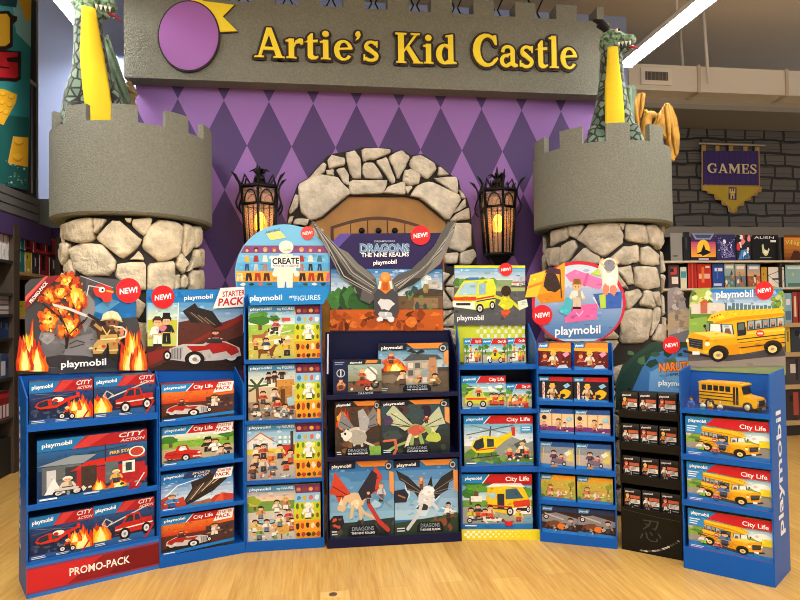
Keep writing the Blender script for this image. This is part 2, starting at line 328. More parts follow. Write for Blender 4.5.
def city_action(c, hh=26, x=36):
    mq, c.mot = c.mot, 0
    c.rect(0, 0, 100, hh, '#1b74b4'); c.poly([(x+12, 0), (100, 0), (100, hh), (x, hh)], '#a81c22'); c.poly([(x+16, 0), (x+34, 0), (x+14, hh), (x, hh)], '#c83a38')
    c.logo(4, hh*.66, x, hh*.56, hh*.34); c.text('CITY', 72, hh*.5, 96, hh*.44, hh*.4, '#e8e4e4', .02, .2); c.text('ACTION', 74, hh*.9, 97, hh*.84, hh*.26, '#d8d4d4', .02, .2)
    c.mot = mq
def foot(c, col='#e8eef4'):
    c.bars(3, 90, 26, 97, 2, col); c.bars(40, 91, 62, 97, 2, col)
def a_fireheli(c):
    c.rect(0, 0, 100, 100, '#18294e'); c.grad(0, 24, 100, 60, '#24427a', '#18294e'); city_action(c, 26)
    c.poly([(0, 88), (100, 88), (100, 100), (0, 100)], '#2a5a96'); c.specks(5, 62, 60, 86, 14, ('#2c3c60', '#44506c', '#6a7488'), 5)
    flame(c, 82, 92, 42, 64); flame(c, 70, 74, 22, 36); c.push(2, 26, 78, 74); heli(c, '#c4281e'); c.pop(); c.ell(44, 44, 9, 6, '#f2e8dc'); c.ell(40, 46, 4, 4, '#b8241c')
    wheel(c, 50, 84, 6, 8); wheel(c, 66, 86, 5, 7); fig(c, 58, 84, 22, '#b8402a', '#26262c', '#e8d49a'); c.line([(80, 100), (92, 76)], 3, '#c82428'); foot(c)
def a_firetruck(c):
    c.rect(0, 0, 100, 100, '#172440'); c.grad(0, 24, 100, 64, '#2c4a7c', '#1a2844'); city_action(c, 24); c.poly([(0, 84), (100, 80), (100, 100), (0, 100)], '#2f5f98')
    flame(c, 12, 86, 34, 62); c.line([(20, 34), (30, 44), (22, 54), (14, 46), (20, 34)], 2, '#b8bcc0'); c.line([(26, 50), (88, 18)], 3, '#c8c8c4')
    c.poly([(34, 78), (34, 58), (46, 52), (54, 32), (74, 30), (78, 46), (96, 46), (96, 74)], '#b8221e'); c.poly([(50, 50), (56, 36), (64, 35), (64, 50)], '#20303e'); c.poly([(67, 50), (67, 35), (73, 34), (76, 49)], '#26384a')
    c.line([(36, 66), (96, 60)], 3, '#f0e2d4'); c.rect(34, 70, 44, 76, '#26262a'); wheel(c, 50, 78, 9, 15); wheel(c, 86, 73, 8, 14); c.line([(84, 96), (98, 66)], 3, '#c82428'); foot(c)
def a_station(c):
    c.rect(0, 0, 100, 100, '#14345e'); c.grad(0, 20, 100, 50, '#2a5e94', '#1a3a60'); city_action(c, 19, 30); c.rect(0, 92, 100, 100, '#2a6aa8')
    c.poly([(0, 42), (30, 30), (52, 32), (40, 44)], '#8a98a0'); c.rect(4, 44, 38, 88, '#5c6468'); c.rect(8, 50, 16, 88, '#c8ccd0'); c.rect(24, 48, 36, 86, '#363a40')
    c.poly([(28, 56), (44, 42), (98, 36), (98, 46)], '#c42a20'); c.rect(34, 54, 98, 90, '#a8242a'); c.rect(38, 50, 52, 90, '#40342e'); c.rect(60, 48, 72, 84, '#5a6870'); c.rect(76, 50, 88, 70, '#eae6da'); c.rect(79, 53, 85, 67, '#34424e')
    c.text('FIRE STATION', 64, 36, 96, 33, 5, '#f4c23a', .03); c.line([(60, 18), (60, 46)], 1.2, '#303030'); c.line([(44, 30), (80, 24)], 1.2, '#303030')
    c.ell(90, 36, 8, 9, '#f2f0ea'); c.ell(90, 36, 6.4, 7.2, '#b84030'); c.poly([(6, 88), (14, 62), (22, 88)], '#e8e8e8'); fig(c, 26, 88, 26, '#d4cabc', '#303038', '#e8e4d8'); wheel(c, 18, 88, 5, 5); wheel(c, 34, 88, 5, 5); c.line([(16, 82), (34, 82)], 4, '#c8c8c8')
    flame(c, 54, 92, 14, 24); flame(c, 72, 92, 20, 16); fig(c, 70, 84, 22, '#e0b048', '#3a3a40', '#efe3a0'); c.poly([(80, 100), (96, 62), (100, 62), (100, 80), (90, 100)], '#b8222a'); c.line([(89, 94), (97, 74)], 1.2, '#f6f0f0')
    c.specks(20, 84, 95, 92, 14, ('#8a8e90', '#d8d4ca', '#303438'), 3); c.bars(2, 93, 20, 99, 1, '#ffffff'); c.bars(40, 93, 60, 99, 1, '#d0e0f0')
def a_hotrod(c):
    c.rect(0, 0, 100, 100, '#5a2c22'); c.grad(0, 18, 100, 50, '#e2762a', '#c8401e'); c.poly([(60, 40), (100, 34), (100, 86), (60, 70)], '#4a3230'); c.rect(0, 84, 100, 100, '#30302f')
    top_blue(c, tx=43, te=70); fig(c, 72, 68, 34, '#e8e0d4', '#e4dcd0', '#5a3a20'); c.specks(62, 44, 98, 70, 12, ('#8a5a4a', '#c8a088', '#38282a'), 4); c.poly([(90, 100), (100, 66), (100, 100)], '#3a3a40')
    c.push(2, 34, 68, 92); hotrod(c); c.pop(); c.poly([(0, 92), (100, 82), (100, 90), (0, 100)], '#2a7ec0'); starter(c); c.bars(3, 93, 22, 98, 1, '#ffffff')
def a_wedding(c):
    c.rect(0, 0, 100, 100, '#c8bea4'); c.grad(0, 18, 100, 40, '#e8f0f0', '#b8d078'); c.rect(0, 38, 100, 56, '#7fae3c'); tree(c, 12, 52, 30, 34); tree(c, 92, 48, 24, 26); c.poly([(0, 56), (100, 56), (100, 100), (0, 100)], '#b9a888')
    top_blue(c, tx=43, te=70); c.push(2, 36, 56, 92); convertible(c); c.pop(); fig(c, 63, 72, 36, '#26262c', '#1c1c22', '#1a1a1e', hat='#1a1a1e'); fig(c, 73, 74, 34, '#f6f2ee', '#f6f2ee', '#5a3420'); fig(c, 90, 86, 32, '#3a3c48', '#2a2a30', '#2a1c14'); fig(c, 82, 88, 28, '#d8c8b8', '#8a6a5a', '#3a2418')
    c.poly([(0, 90), (100, 82), (100, 100), (0, 100)], '#2a7ec0'); starter(c); c.bars(3, 92, 24, 97, 1, '#ffffff')
def a_glider(c):
    c.rect(0, 0, 100, 100, '#3a86c4'); c.grad(0, 18, 100, 84, '#2f7abf', '#cfe2ee'); c.poly([(0, 0), (100, 0), (100, 18), (0, 18)], '#1d6fb8'); c.poly([(36, 0), (100, 0), (100, 18), (28, 18)], '#263a66')
    c.logo(4, 13, 30, 11, 7); c.text('SPORTS', 42, 9, 66, 8, 6, '#e8e8e8', .02, .2); c.text('& ACTION', 44, 17, 68, 16, 6, '#e8e8e8', .02, .2)
    c.line([(6, 60), (22, 34), (50, 22)], 2, '#e8f2f8'); c.poly([(24, 96), (42, 46), (40, 30), (56, 22), (68, 8), (74, 22), (92, 30), (82, 44), (72, 60), (60, 70), (44, 84)], '#2a211e')
    for i in range(9): c.line([(30+5*i, 88-6*i), (48+5*i, 42-3*i)], 1.6, ('#4c3c34', '#6a5648', '#c8b8a4')[i % 3])
    c.poly([(0, 66), (10, 58), (20, 70), (30, 66), (34, 92), (0, 94)], '#b8402c'); c.poly([(62, 92), (74, 74), (86, 70), (100, 76), (100, 96), (62, 96)], '#c03a2a'); c.poly([(40, 88), (66, 80), (70, 92), (40, 94)], '#a86a44')
    fig(c, 14, 92, 36, '#3a86c8', '#2a5a90', '#8a5a30'); c.rect(0, 92, 100, 100, '#2f86c4'); starter(c); c.poly([(84, 66), (86, 92), (72, 92)], '#e05a34'); c.bars(3, 94, 22, 99, 1, '#ffffff')
def myfig_panel(c, top='#6a2250'):
    mq, c.mot = c.mot, 0
    c.poly([(64, 0), (100, 0), (100, 16), (66, 16)], top); c.poly([(65, 16), (100, 16), (100, 33), (64, 33)], '#8fc4e0'); c.poly([(64, 33), (100, 33), (100, 66), (63, 66)], '#c8cc2a'); c.poly([(63, 66), (100, 66), (100, 100), (66, 100)], '#eca02a')
    for i in range(4): c.ell(70+8.4*i, 9, 3, 3.6, ('#c88a5a', '#8a4a2a', '#e2b040', '#b04a38')[i], 10)
    for i in range(4): c.blob(70+8.4*i, 25, 3, 5, ('#4a86b8', '#c8b060', '#d86a6a', '#e8ecec')[i], 8)
    for i in range(5): c.blob(68+7*i, 40, 2.2, 5, ('#4a6a2a', '#6a8a28', '#3a5a2a', '#e8e890', '#5a7a2a')[i], 8); c.blob(68+7*i, 58, 2, 5, ('#a84a2a', '#7a8a2a', '#f0e8a0', '#5a6a2a', '#8a5a2a')[i], 8)
    for i in range(5): c.blob(68+7*i, 76, 2.6, 6, ('#4a2a24', '#c04a2a', '#38282a', '#e8dcc0', '#7a3a2a')[i], 8); c.blob(69+7*i, 92, 3, 4, ('#5a2a20', '#b8402a', '#302a2a', '#7a4a24', '#c8502a')[i], 8)
    fig(c, 83, 64, 30, '#f4f0ea', '#f4f0ea', '#f4f0ea', '#f4f0ea')
    c.mot = mq
def myfig_top(c):
    mq, c.mot = c.mot, 0
    c.rect(0, 0, 64, 10, '#4a92c4'); c.logo(3, 7.5, 32, 7, 4.6); c.text('my FiGURES', 40, 7.6, 63, 7, 4.6, '#ffffff')
    c.mot = mq
def a_horses(c):
    c.rect(0, 0, 100, 100, '#cfd078'); c.grad(0, 0, 64, 34, '#5aa6d4', '#d8ecf0'); c.rect(0, 34, 66, 60, '#9cc050'); tree(c, 16, 44, 30, 36); tree(c, 36, 34, 16, 18); c.poly([(0, 58), (66, 52), (66, 100), (0, 100)], '#c9c25a'); c.line([(0, 66), (60, 60)], 1.5, '#e8e0d4'); c.line([(22, 56), (58, 46)], 1.5, '#f0ece0')
    horse(c, 14, 66, 18, '#a8623a'); horse(c, 36, 56, 18, '#e8e2da'); c.specks(28, 40, 44, 54, 5, ('#38302e',), 3); fig(c, 38, 46, 22, '#c04a5a', '#38343a', '#5a3420'); horse(c, 44, 76, 18, '#f2efe8'); c.specks(36, 60, 50, 74, 8, ('#26242a',), 3)
    horse(c, 24, 96, 22, '#7a4428'); fig(c, 24, 82, 24, '#3a4a6a', '#e8e4d8', '#3a241c'); fig(c, 53, 92, 30, '#d8b02a', '#38303a', '#c8a060'); fig(c, 10, 80, 20, '#d88a4a', '#7a4a2a', '#e2c070'); c.specks(4, 84, 60, 98, 12, ('#8a9a3a', '#d8b090', '#6a4a30'), 2); c.rect(46, 22, 58, 28, '#c84a3a'); myfig_top(c); myfig_panel(c)
def a_pirates(c):
    c.rect(0, 0, 100, 100, '#c8b89a'); c.grad(0, 0, 64, 40, '#8ab8d0', '#ece4d0'); c.rect(0, 66, 66, 100, '#a08a72'); c.line([(14, 96), (12, 40)], 4, '#6a4a30')
    for a in ((0, 36), (4, 26), (20, 24), (26, 36), (2, 46)): c.line([(12, 38), a], 3.5, '#3e5a3a')
    c.rect(40, 34, 60, 76, '#b07a3a'); c.poly([(36, 40), (38, 28), (62, 26), (64, 38)], '#c89044'); c.rect(44, 44, 50, 74, '#5a3a22'); c.line([(30, 84), (46, 40)], 2, '#8a5a30'); c.line([(38, 14), (38, 40)], 1.4, '#4a3424')
    for x, y, s in ((28, 34, '#2c2428'), (36, 32, '#3a2a2a'), (46, 26, '#2a2226')): fig(c, x, y, 20, s, '#5a4a40', '#1c1618', hat='#1c1618')
    for x, y, s in ((20, 70, '#b8402c'), (36, 66, '#d8d0c0'), (40, 84, '#c03c34'), (26, 92, '#e8ddc8'), (58, 90, '#8a4a3a'), (10, 92, '#4a5a6a'), (50, 94, '#d4c8b0')): fig(c, x, y, 24, s, '#4c4440', '#30221c')
    c.specks(0, 78, 62, 99, 26, ('#5a4c48', '#e8e0d0', '#8a6048', '#7a8890'), 4); c.poly([(52, 60), (66, 56), (66, 72), (54, 74)], '#9ac0cc'); myfig_top(c); myfig_panel(c)
def a_rescue(c):
    c.rect(0, 0, 100, 100, '#b4b0a8'); c.grad(0, 0, 64, 44, '#6ab0dc', '#cfe0e8'); c.poly([(2, 44), (2, 30), (18, 16), (34, 30), (34, 46)], '#e6e2d8'); c.line([(0, 32), (18, 15), (36, 31)], 2, '#b86a4a'); c.rect(40, 20, 62, 46, '#9cc4d8')
    for i in range(3):
        for j in range(3): c.rect(42+7*i, 22+8*j, 46+7*i, 27+8*j, '#e8f0f4')
    c.rect(0, 44, 66, 54, '#d4c63a'); c.rect(48, 38, 66, 60, '#c0342a'); c.rect(58, 14, 62, 50, '#3a3a40'); c.rect(8, 34, 14, 44, '#7a98a8'); c.rect(20, 34, 28, 44, '#7a98a8')
    for x, y, s in ((14, 62, '#e8e4d8'), (22, 60, '#c04a3a'), (12, 78, '#e4c49a'), (32, 74, '#d87a3a'), (52, 84, '#2c3038'), (34, 92, '#4a6a9a'), (44, 62, '#e8d070'), (22, 84, '#dcd4cc'), (8, 96, '#7a4a3a'), (58, 72, '#c8b8a0')): fig(c, x, y, 26, s, c.R.choice(('#3a3c44', '#7a5a48', '#c84a30')), c.R.choice(('#4a2c1c', '#c8a048', '#2a1c18')))
    c.specks(4, 84, 62, 97, 16, ('#e86a4a', '#f0ece4', '#6a6866'), 2.5); myfig_top(c); myfig_panel(c)
def a_picnic(c):
    c.rect(0, 0, 100, 100, '#cdd6b0'); c.grad(0, 0, 64, 30, '#8cb4d0', '#f2cba0'); c.rect(0, 28, 66, 48, '#6f9a48'); tree(c, 10, 44, 20, 26, ('#c8b83a', '#9aa83a')); c.poly([(0, 48), (66, 44), (66, 100), (0, 100)], '#cfc9bc')
    c.poly([(34, 76), (62, 70), (64, 84), (44, 92)], '#d8a850'); c.line([(46, 90), (46, 98)], 2, '#8a6030'); c.ell(26, 66, 14, 5, '#3a4654'); c.ell(26, 65, 11, 3.6, '#9ac0d4')
    for x, y, s in ((40, 50, '#e8e0d8'), (52, 46, '#c87a5a'), (18, 60, '#d4905a'), (56, 68, '#c8424a'), (10, 84, '#e4c860'), (44, 76, '#f0e0b8'), (26, 84, '#f2eee4'), (60, 84, '#d89a78'), (36, 94, '#d2b090'), (16, 97, '#7ab04a')): fig(c, x, y, 24, s, c.R.choice(('#f2eee6', '#6a7a8a', '#b86a4a')), c.R.choice(('#5a3420', '#2a1c18', '#d8a850')))
    c.specks(2, 60, 62, 98, 18, ('#f4f0e8', '#e8b04a', '#b84a3a', '#7aa84a'), 2.2); myfig_top(c); myfig_panel(c, '#7a3a68')
def dr_frame(c, hh=9, logo=True):
    mq, c.mot = c.mot, 0
    c.poly([(40, 0), (92, 0), (88, hh*.85), (50, hh*.85)], '#e08a3a'); c.poly([(93, 14), (100, 16), (100, 46), (93, 40)], '#e09a58'); c.rect(0, 0, 40, hh, '#1c2030')
    if logo: c.logo(4, hh*.86, 34, hh*.8, hh*.46)
    c.ell(92, hh*.85, 6, hh*.62, '#20242e'); c.ell(92, hh*.85, 4.6, hh*.48, '#aeb6bc'); c.ell(92, hh*.85, 2.6, hh*.26, '#2c3038')
    c.mot = mq
def dr_plate(c, x0=28, x1=74):
    mq, c.mot = c.mot, 0
    c.poly([(x0+4, 84), (x1-4, 84), (x1, 90), (x1, 97), (x0, 97), (x0, 90)], '#171a22'); c.text('DRAGONS', x0+6, 91, x1-6, 91, 5.4, '#8a9aa8', .02); c.text('THE NINE REALMS', x0+5, 95.6, x1-5, 95.6, 3, '#f0f0f0', .02); c.bars(3, 90, 16, 97, 2, '#d0dce4')
    c.mot = mq
def a_dr_red(c):
    c.rect(0, 0, 100, 100, '#1c4e82'); c.grad(0, 0, 100, 80, '#2a6fb0', '#86b6d4'); c.specks(0, 20, 96, 70, 8, ('#5a96c4', '#a8cce0'), 12); c.poly([(0, 82), (100, 76), (100, 100), (0, 100)], '#2c3434'); c.specks(0, 78, 100, 98, 14, ('#4a4a3e', '#23282a'), 7)
    c.push(0, 6, 86, 86); beast(c, '#c8442c', '#d8bc94', '#e8d8b4'); c.pop(); c.poly([(44, 40), (66, 12), (74, 18), (70, 40), (50, 52)], '#2c2a38'); c.line([(60, 56), (76, 80), (90, 92)], 6, '#b83a34'); fig(c, 60, 56, 18, '#38343a', '#4a3a34', '#3a2a20'); fig(c, 80, 54, 26, '#c8c8cc', '#5a5a62', '#7a7a80'); c.line([(72, 44), (96, 62)], 1.6, '#8a8e94')
    c.poly([(0, 76), (6, 70), (20, 70), (22, 82), (14, 90), (0, 88)], '#202028'); c.specks(3, 74, 18, 86, 6, ('#c8503a', '#7a4a3a'), 3); dr_frame(c); dr_plate(c)
def a_dr_black(c):
    c.rect(0, 0, 100, 100, '#2368a6'); c.grad(0, 0, 100, 80, '#2a74b8', '#a4c8de'); c.specks(10, 30, 96, 70, 9, ('#7ab0d4', '#c4dcea'), 11); c.poly([(0, 84), (100, 74), (100, 100), (0, 100)], '#31402e'); c.specks(60, 76, 100, 96, 12, ('#4a5a34', '#8a4a34', '#22281e'), 6)
    c.poly([(46, 44), (22, 22), (2, 12), (8, 26), (16, 30), (20, 40), (30, 42), (38, 52)], '#2c2a2c'); c.poly([(56, 44), (74, 24), (98, 12), (94, 28), (86, 32), (84, 42), (74, 46), (64, 54)], '#2c2a2c')
    for q in ((10, 24), (20, 38), (30, 42)): c.line([(46, 46), q], 1, '#7a7672')
    for q in ((94, 26), (84, 40), (74, 46)): c.line([(56, 46), q], 1, '#7a7672')
    c.line([(46, 56), (36, 74), (20, 92)], 5, '#c8ccd0'); c.blob(50, 50, 13, 14, '#d8dade'); c.blob(52, 42, 9, 7, '#eceef0'); c.blob(44, 64, 9, 5, '#3a3a3e'); c.line([(58, 58), (66, 66)], 5, '#cfd2d6'); c.line([(42, 60), (38, 70)], 5, '#cfd2d6'); fig(c, 42, 40, 18, '#d8843a', '#6a4a34', '#c88a4a'); c.poly([(52, 34), (58, 22), (60, 36)], '#26262a')
    fig(c, 84, 82, 24, '#f0f0ee', '#3a3638', '#2a2428'); c.line([(74, 66), (96, 72)], 2, '#e8e8e8'); c.poly([(0, 40), (16, 38), (22, 46), (18, 56), (0, 56)], '#242838'); c.line([(6, 46), (16, 50)], 2, '#a8743a'); dr_frame(c); dr_plate(c, 34, 76)
def a_dr_grey(c):
    c.rect(0, 0, 100, 100, '#3a2a22'); c.grad(0, 10, 100, 80, '#5a3a26', '#33302e'); c.specks(0, 12, 90, 90, 14, ('#6a4630', '#463830', '#7a5a3a'), 12); flame(c, 18, 46, 26, 38); c.blob(14, 30, 10, 9, '#f2a030'); c.blob(16, 44, 10, 7, '#f07820')
    c.push(6, 10, 100, 92); beast(c, '#7c7e84', '#c8c4b8', '#e6dfce'); c.pop(); c.blob(48, 64, 24, 14, '#a8a69e'); c.blob(26, 60, 12, 9, '#dcdcd4'); c.ell(22, 58, 2.5, 2.5, '#202020'); c.poly([(50, 18), (62, 14), (76, 34), (70, 54), (54, 52)], '#a4a6aa'); c.rect(74, 82, 100, 98, '#7fae4a'); dr_frame(c, 10); dr_plate(c, 22, 76)
def a_dr_green(c):
    c.rect(0, 0, 100, 100, '#1f2a30'); c.grad(0, 8, 100, 80, '#34505c', '#2a2e2c'); c.specks(0, 14, 90, 90, 14, ('#3a4a4a', '#4a3a34', '#2c2034'), 12); c.push(4, 6, 94, 96); beast(c, '#b8c4a4', '#8fae62', '#d8d49a', True); c.pop()
    c.line([(4, 74), (20, 72), (22, 90), (18, 98)], 4, '#c86a50'); c.blob(50, 56, 12, 9, '#c05a4a'); c.line([(42, 64), (36, 86)], 5, '#d8cfc0'); c.blob(76, 70, 12, 11, '#b4c456'); c.blob(10, 38, 7, 10, '#4a3a5c'); fig(c, 66, 44, 16, '#a83a3a', '#3a3030', '#2a2020'); c.specks(20, 84, 92, 96, 8, ('#3a4434', '#1c2220'), 6); dr_frame(c, 10); dr_plate(c, 32, 72)
def a_dr_house(c):
    c.rect(0, 0, 100, 100, '#4a443c'); c.grad(0, 8, 100, 50, '#3f86b4', '#b8d0d8'); c.rect(0, 58, 100, 100, '#6a5c4a'); c.rect(38, 34, 84, 86, '#a8a49a'); c.poly([(34, 36), (46, 22), (84, 24), (92, 34)], '#4c5258')
    for j in range(3):
        for i in range(4): c.rect(42+10*i, 40+15*j, 49+10*i, 51+15*j, ('#dcd4c4', '#5a5a56', '#c8b49a', '#87a0ac')[(i+j) % 4])
    c.rect(72, 30, 82, 80, '#b88a60'); c.blob(20, 40, 14, 12, '#d8602a'); flame(c, 24, 56, 34, 26); fig(c, 18, 40, 22, '#b0382c', '#5a4030', '#c88a3a'); c.blob(14, 72, 14, 10, '#8a7a64'); fig(c, 34, 84, 30, '#e0d0b8', '#6a5040', '#4a2c1c'); fig(c, 80, 88, 26, '#d8a24a', '#4a4038', '#2c2018'); fig(c, 58, 80, 16, '#b84a3a', '#404040', '#d0a048'); c.specks(30, 74, 90, 86, 10, ('#d8b060', '#8a6a4a', '#f0e8d8'), 4)
    c.poly([(40, 16), (46, 10), (54, 18), (62, 12), (66, 18), (56, 22)], '#2a2c34'); dr_frame(c, 13); dr_plate(c, 34, 74)
def a_dr_small(c):
    c.rect(0, 0, 100, 100, '#3a4a50'); c.rect(0, 0, 31, 100, '#1c2646'); c.ell(16, 36, 9, 12, '#aeb8c8'); c.ell(16, 36, 7, 9, '#1c2646'); c.line([(16, 28), (16, 44)], 3, '#c8d0d8'); c.blob(16, 74, 10, 13, '#a8583a'); fig(c, 16, 80, 28, '#d09a70', '#54402f', '#6a4028'); c.bars(4, 4, 26, 14, 2, '#8a98b8')
    c.grad(31, 12, 100, 60, '#9ab4b0', '#8a8a6a'); c.rect(31, 64, 100, 100, '#6a5844'); c.blob(80, 40, 16, 18, '#e2e4de'); c.line([(72, 20), (90, 44), (92, 70)], 4, '#7a8078'); c.blob(62, 64, 14, 14, '#b8402c'); fig(c, 60, 58, 32, '#c8522e', '#6a4838', '#e0b85a'); wheel(c, 70, 82, 7, 9); wheel(c, 86, 70, 9, 12, '#5a5a5a'); c.specks(36, 60, 96, 84, 12, ('#d8d0bc', '#8a4a34', '#3a3430'), 5)
    c.poly([(70, 0), (94, 0), (90, 9), (66, 9)], '#e08a3a'); c.rect(31, 0, 66, 12, '#1c2030'); c.logo(35, 9, 60, 9, 5); c.rect(0, 90, 100, 100, '#16202c'); c.text('DRAGONS', 52, 98, 82, 98, 7, '#b8c4cc', .02)
def medic(c, seed_cols, red=True):
    c.rect(0, 0, 100, 100, '#7a9a6a'); c.grad(0, 16, 100, 52, '#4aa6d8', '#d8e8e0'); c.rect(0, 48, 100, 62, '#6a9a44'); c.rect(0, 60, 100, 100, '#a8a89a')
    tree(c, 12, 56, 26, 34); tree(c, 88, 54, 22, 28); c.rect(0, 90, 100, 100, '#2f7fc0')
    if red: top_blue(c)
def a_buggy(c):
    medic(c, 0); c.specks(60, 30, 98, 54, 6, ('#e8eef0', '#8ab8d0'), 8)
    c.poly([(6, 80), (8, 58), (24, 40), (44, 38), (52, 58), (60, 66), (58, 82)], '#c8d03a'); c.poly([(22, 56), (28, 42), (42, 42), (46, 56)], '#a0c4cc'); c.line([(12, 34), (54, 34)], 2, '#f0f0ea'); c.rect(10, 64, 56, 70, '#d84a2a'); wheel(c, 18, 82, 7, 10); wheel(c, 48, 82, 7, 10); fig(c, 38, 60, 28, '#d8402c', '#303036', '#e0c070')
    for x, s in ((68, '#d8cc2a'), (78, '#d8502c'), (90, '#d8cc2a')): fig(c, x, 86, 36, s, '#c84a2a', '#4a2c1c')
    foot(c)
def a_medbike(c):
    medic(c, 0); c.blob(50, 66, 20, 14, '#c8d03a'); c.poly([(30, 76), (40, 50), (62, 46), (74, 74)], '#d4cc30'); wheel(c, 30, 80, 9, 12); wheel(c, 72, 80, 9, 12); fig(c, 50, 64, 34, '#d8502a', '#38383e', '#e8e4dc'); fig(c, 84, 86, 38, '#d8cc2a', '#c8502a', '#3a2418'); c.specks(8, 60, 30, 80, 4, ('#f2f2ea',), 5); c.rect(84, 18, 94, 28, '#d8402c')
def a_medkit(c):
    medic(c, 0); c.poly([(24, 84), (26, 56), (54, 50), (58, 82)], '#e8e8e0'); c.rect(34, 60, 46, 64, '#c8302a'); c.rect(38, 55, 42, 70, '#c8302a'); fig(c, 36, 54, 30, '#d8cc2a', '#d85a2a', '#2a1c18'); fig(c, 68, 86, 50, '#d8cc2a', '#d0542c', '#7a4a28'); fig(c, 86, 84, 34, '#e06a3a', '#3a4a6a', '#d8a850'); wheel(c, 16, 82, 8, 10); c.line([(10, 70), (40, 72)], 4, '#3a3a40')
def a_medteam(c):
    medic(c, 0)
    for x, s in ((16, '#d8cc2a'), (34, '#e8e8e0'), (54, '#d8502a'), (74, '#d8cc2a')): fig(c, x, 84, 44, s, '#c85a34', c.R.choice(('#3a2418', '#c8a048')))
    c.line([(24, 74), (70, 72)], 7, '#e87a50'); c.poly([(66, 92), (72, 78), (84, 74), (88, 92)], '#b8242a'); c.specks(20, 76, 90, 90, 8, ('#f0f0e8', '#d8402c', '#3a3a40'), 4)
def a_rescueheli(c):
    medic(c, 0); c.grad(0, 16, 100, 60, '#7ab4d4', '#eef2f0'); c.poly([(0, 74), (24, 52), (50, 60), (76, 46), (100, 58), (100, 92), (0, 92)], '#5c8a3e'); c.poly([(40, 66), (70, 42), (92, 54), (100, 50), (100, 80), (50, 86)], '#8a9490'); c.specks(0, 70, 60, 90, 16, ('#4c7a34', '#7aa04a', '#6a7068'), 7)
    c.push(4, 16, 74, 88); heli(c); c.pop(); c.rect(82, 20, 99, 34, '#4a9ad0'); c.bars(84, 22, 97, 32, 2, '#d8ecf8'); top_blue(c, hh=15, x=30)
    c.poly([(72, 56), (88, 46), (90, 52), (76, 64)], '#50565c')
    for x, y, s in ((66, 86, '#d84a2c'), (78, 88, '#303848'), (90, 84, '#d8582c'), (84, 74, '#e8e8e0')): fig(c, x, y, 22, s, '#38383e', '#d8c070')
    c.specks(62, 76, 96, 88, 12, ('#d8502c', '#e8e4da', '#30343a'), 3); c.bars(3, 92, 22, 97, 1, '#ffffff'); c.line([(0, 98), (100, 96)], 2, '#6a78a0')
def a_ambulance(c):
    medic(c, 0); tree(c, 20, 40, 40, 26); tree(c, 70, 34, 40, 18, ('#4a7a5a', '#3a6a4a')); c.rect(12, 40, 28, 50, '#e8eae4'); c.poly([(34, 40), (50, 36), (50, 50), (34, 50)], '#d8c23a')
    c.push(0, 0, 100, 100)
    c.poly([(36, 66), (36, 22), (46, 18), (84, 18), (90, 30), (98, 52), (97, 70), (70, 74)], '#e6c41e'); c.poly([(34, 24), (48, 14), (82, 14), (90, 24), (60, 22)], '#f0f0e8'); c.poly([(62, 46), (62, 28), (78, 26), (88, 44)], '#3a5a70'); c.rect(50, 36, 60, 64, '#2c3036'); c.rect(38, 34, 48, 44, '#a8c8d4')
    c.poly([(72, 50), (96, 46), (97, 58), (74, 60)], '#d83a26'); c.poly([(70, 62), (98, 58), (98, 72), (72, 74)], '#f2f2ec'); c.rect(78, 61, 94, 67, '#26282c'); c.line([(36, 56), (70, 60)], 3, '#c8342a'); c.line([(36, 61), (70, 65)], 2, '#303a78'); wheel(c, 68, 68, 5, 8); wheel(c, 94, 64, 3, 6); c.rect(62, 11, 72, 15, '#3a78c8')
    c.pop()
    for x, y, s in ((12, 84, '#d8cc2a'), (22, 78, '#38383e'), (40, 80, '#e8c8a0'), (80, 86, '#d8cc2a'), (32, 86, '#d84a2c')): fig(c, x, y, 24, s, c.R.choice(('#c8502c', '#e8e4da')), '#3a2418')
    c.line([(30, 82), (54, 82)], 5, '#f0ece4'); c.line([(8, 82), (26, 82)], 2, '#303438'); wheel(c, 10, 84, 4, 5); c.specks(14, 76, 60, 88, 14, ('#e8e4da', '#c8302c', '#4a4c50'), 3); c.poly([(62, 94), (58, 84), (66, 86), (72, 84), (70, 94)], '#c8242a'); top_blue(c, hh=16, x=30); c.rect(88, 78, 100, 86, '#6ab0d8'); c.bars(3, 92, 22, 97, 1, '#ffffff')
def gift(c, bg, top, red=None):
    c.rect(0, 0, 100, 100, bg); c.poly([(0, 0), (34, 0), (28, 18), (0, 18)], '#2a86c8'); c.poly([(36, 0), (100, 0), (100, 18), (30, 18)], top); c.logo(4, 13, 28, 13, 8); c.poly([(0, 84), (100, 90), (100, 100), (0, 100)], '#3a86c8')
def gift_tag(c, col, x=74, y=30): c.poly([(x, y+10), (x+14, y), (x+22, y+10), (x+8, y+22)], col)
def a_gift_king(c):
    gift(c, '#5a1c20', '#e88a2a'); c.poly([(0, 18), (100, 18), (100, 34), (0, 28)], '#e8a83a'); c.rect(14, 34, 26, 86, '#8a2c2a'); c.rect(60, 30, 72, 84, '#7a2426'); fig(c, 46, 84, 54, '#e8dcc8', '#c8a068', '#e0b44a', hat='#f0c030'); fig(c, 20, 80, 38, '#c83a30', '#5a2a2a', '#d8a850'); gift_tag(c, '#f09ac0'); c.specks(6, 66, 90, 86, 14, ('#c8a04a', '#a83a30', '#e8d8c0'), 4); c.poly([(56, 92), (64, 80), (84, 78), (92, 90)], '#c2d6e8')
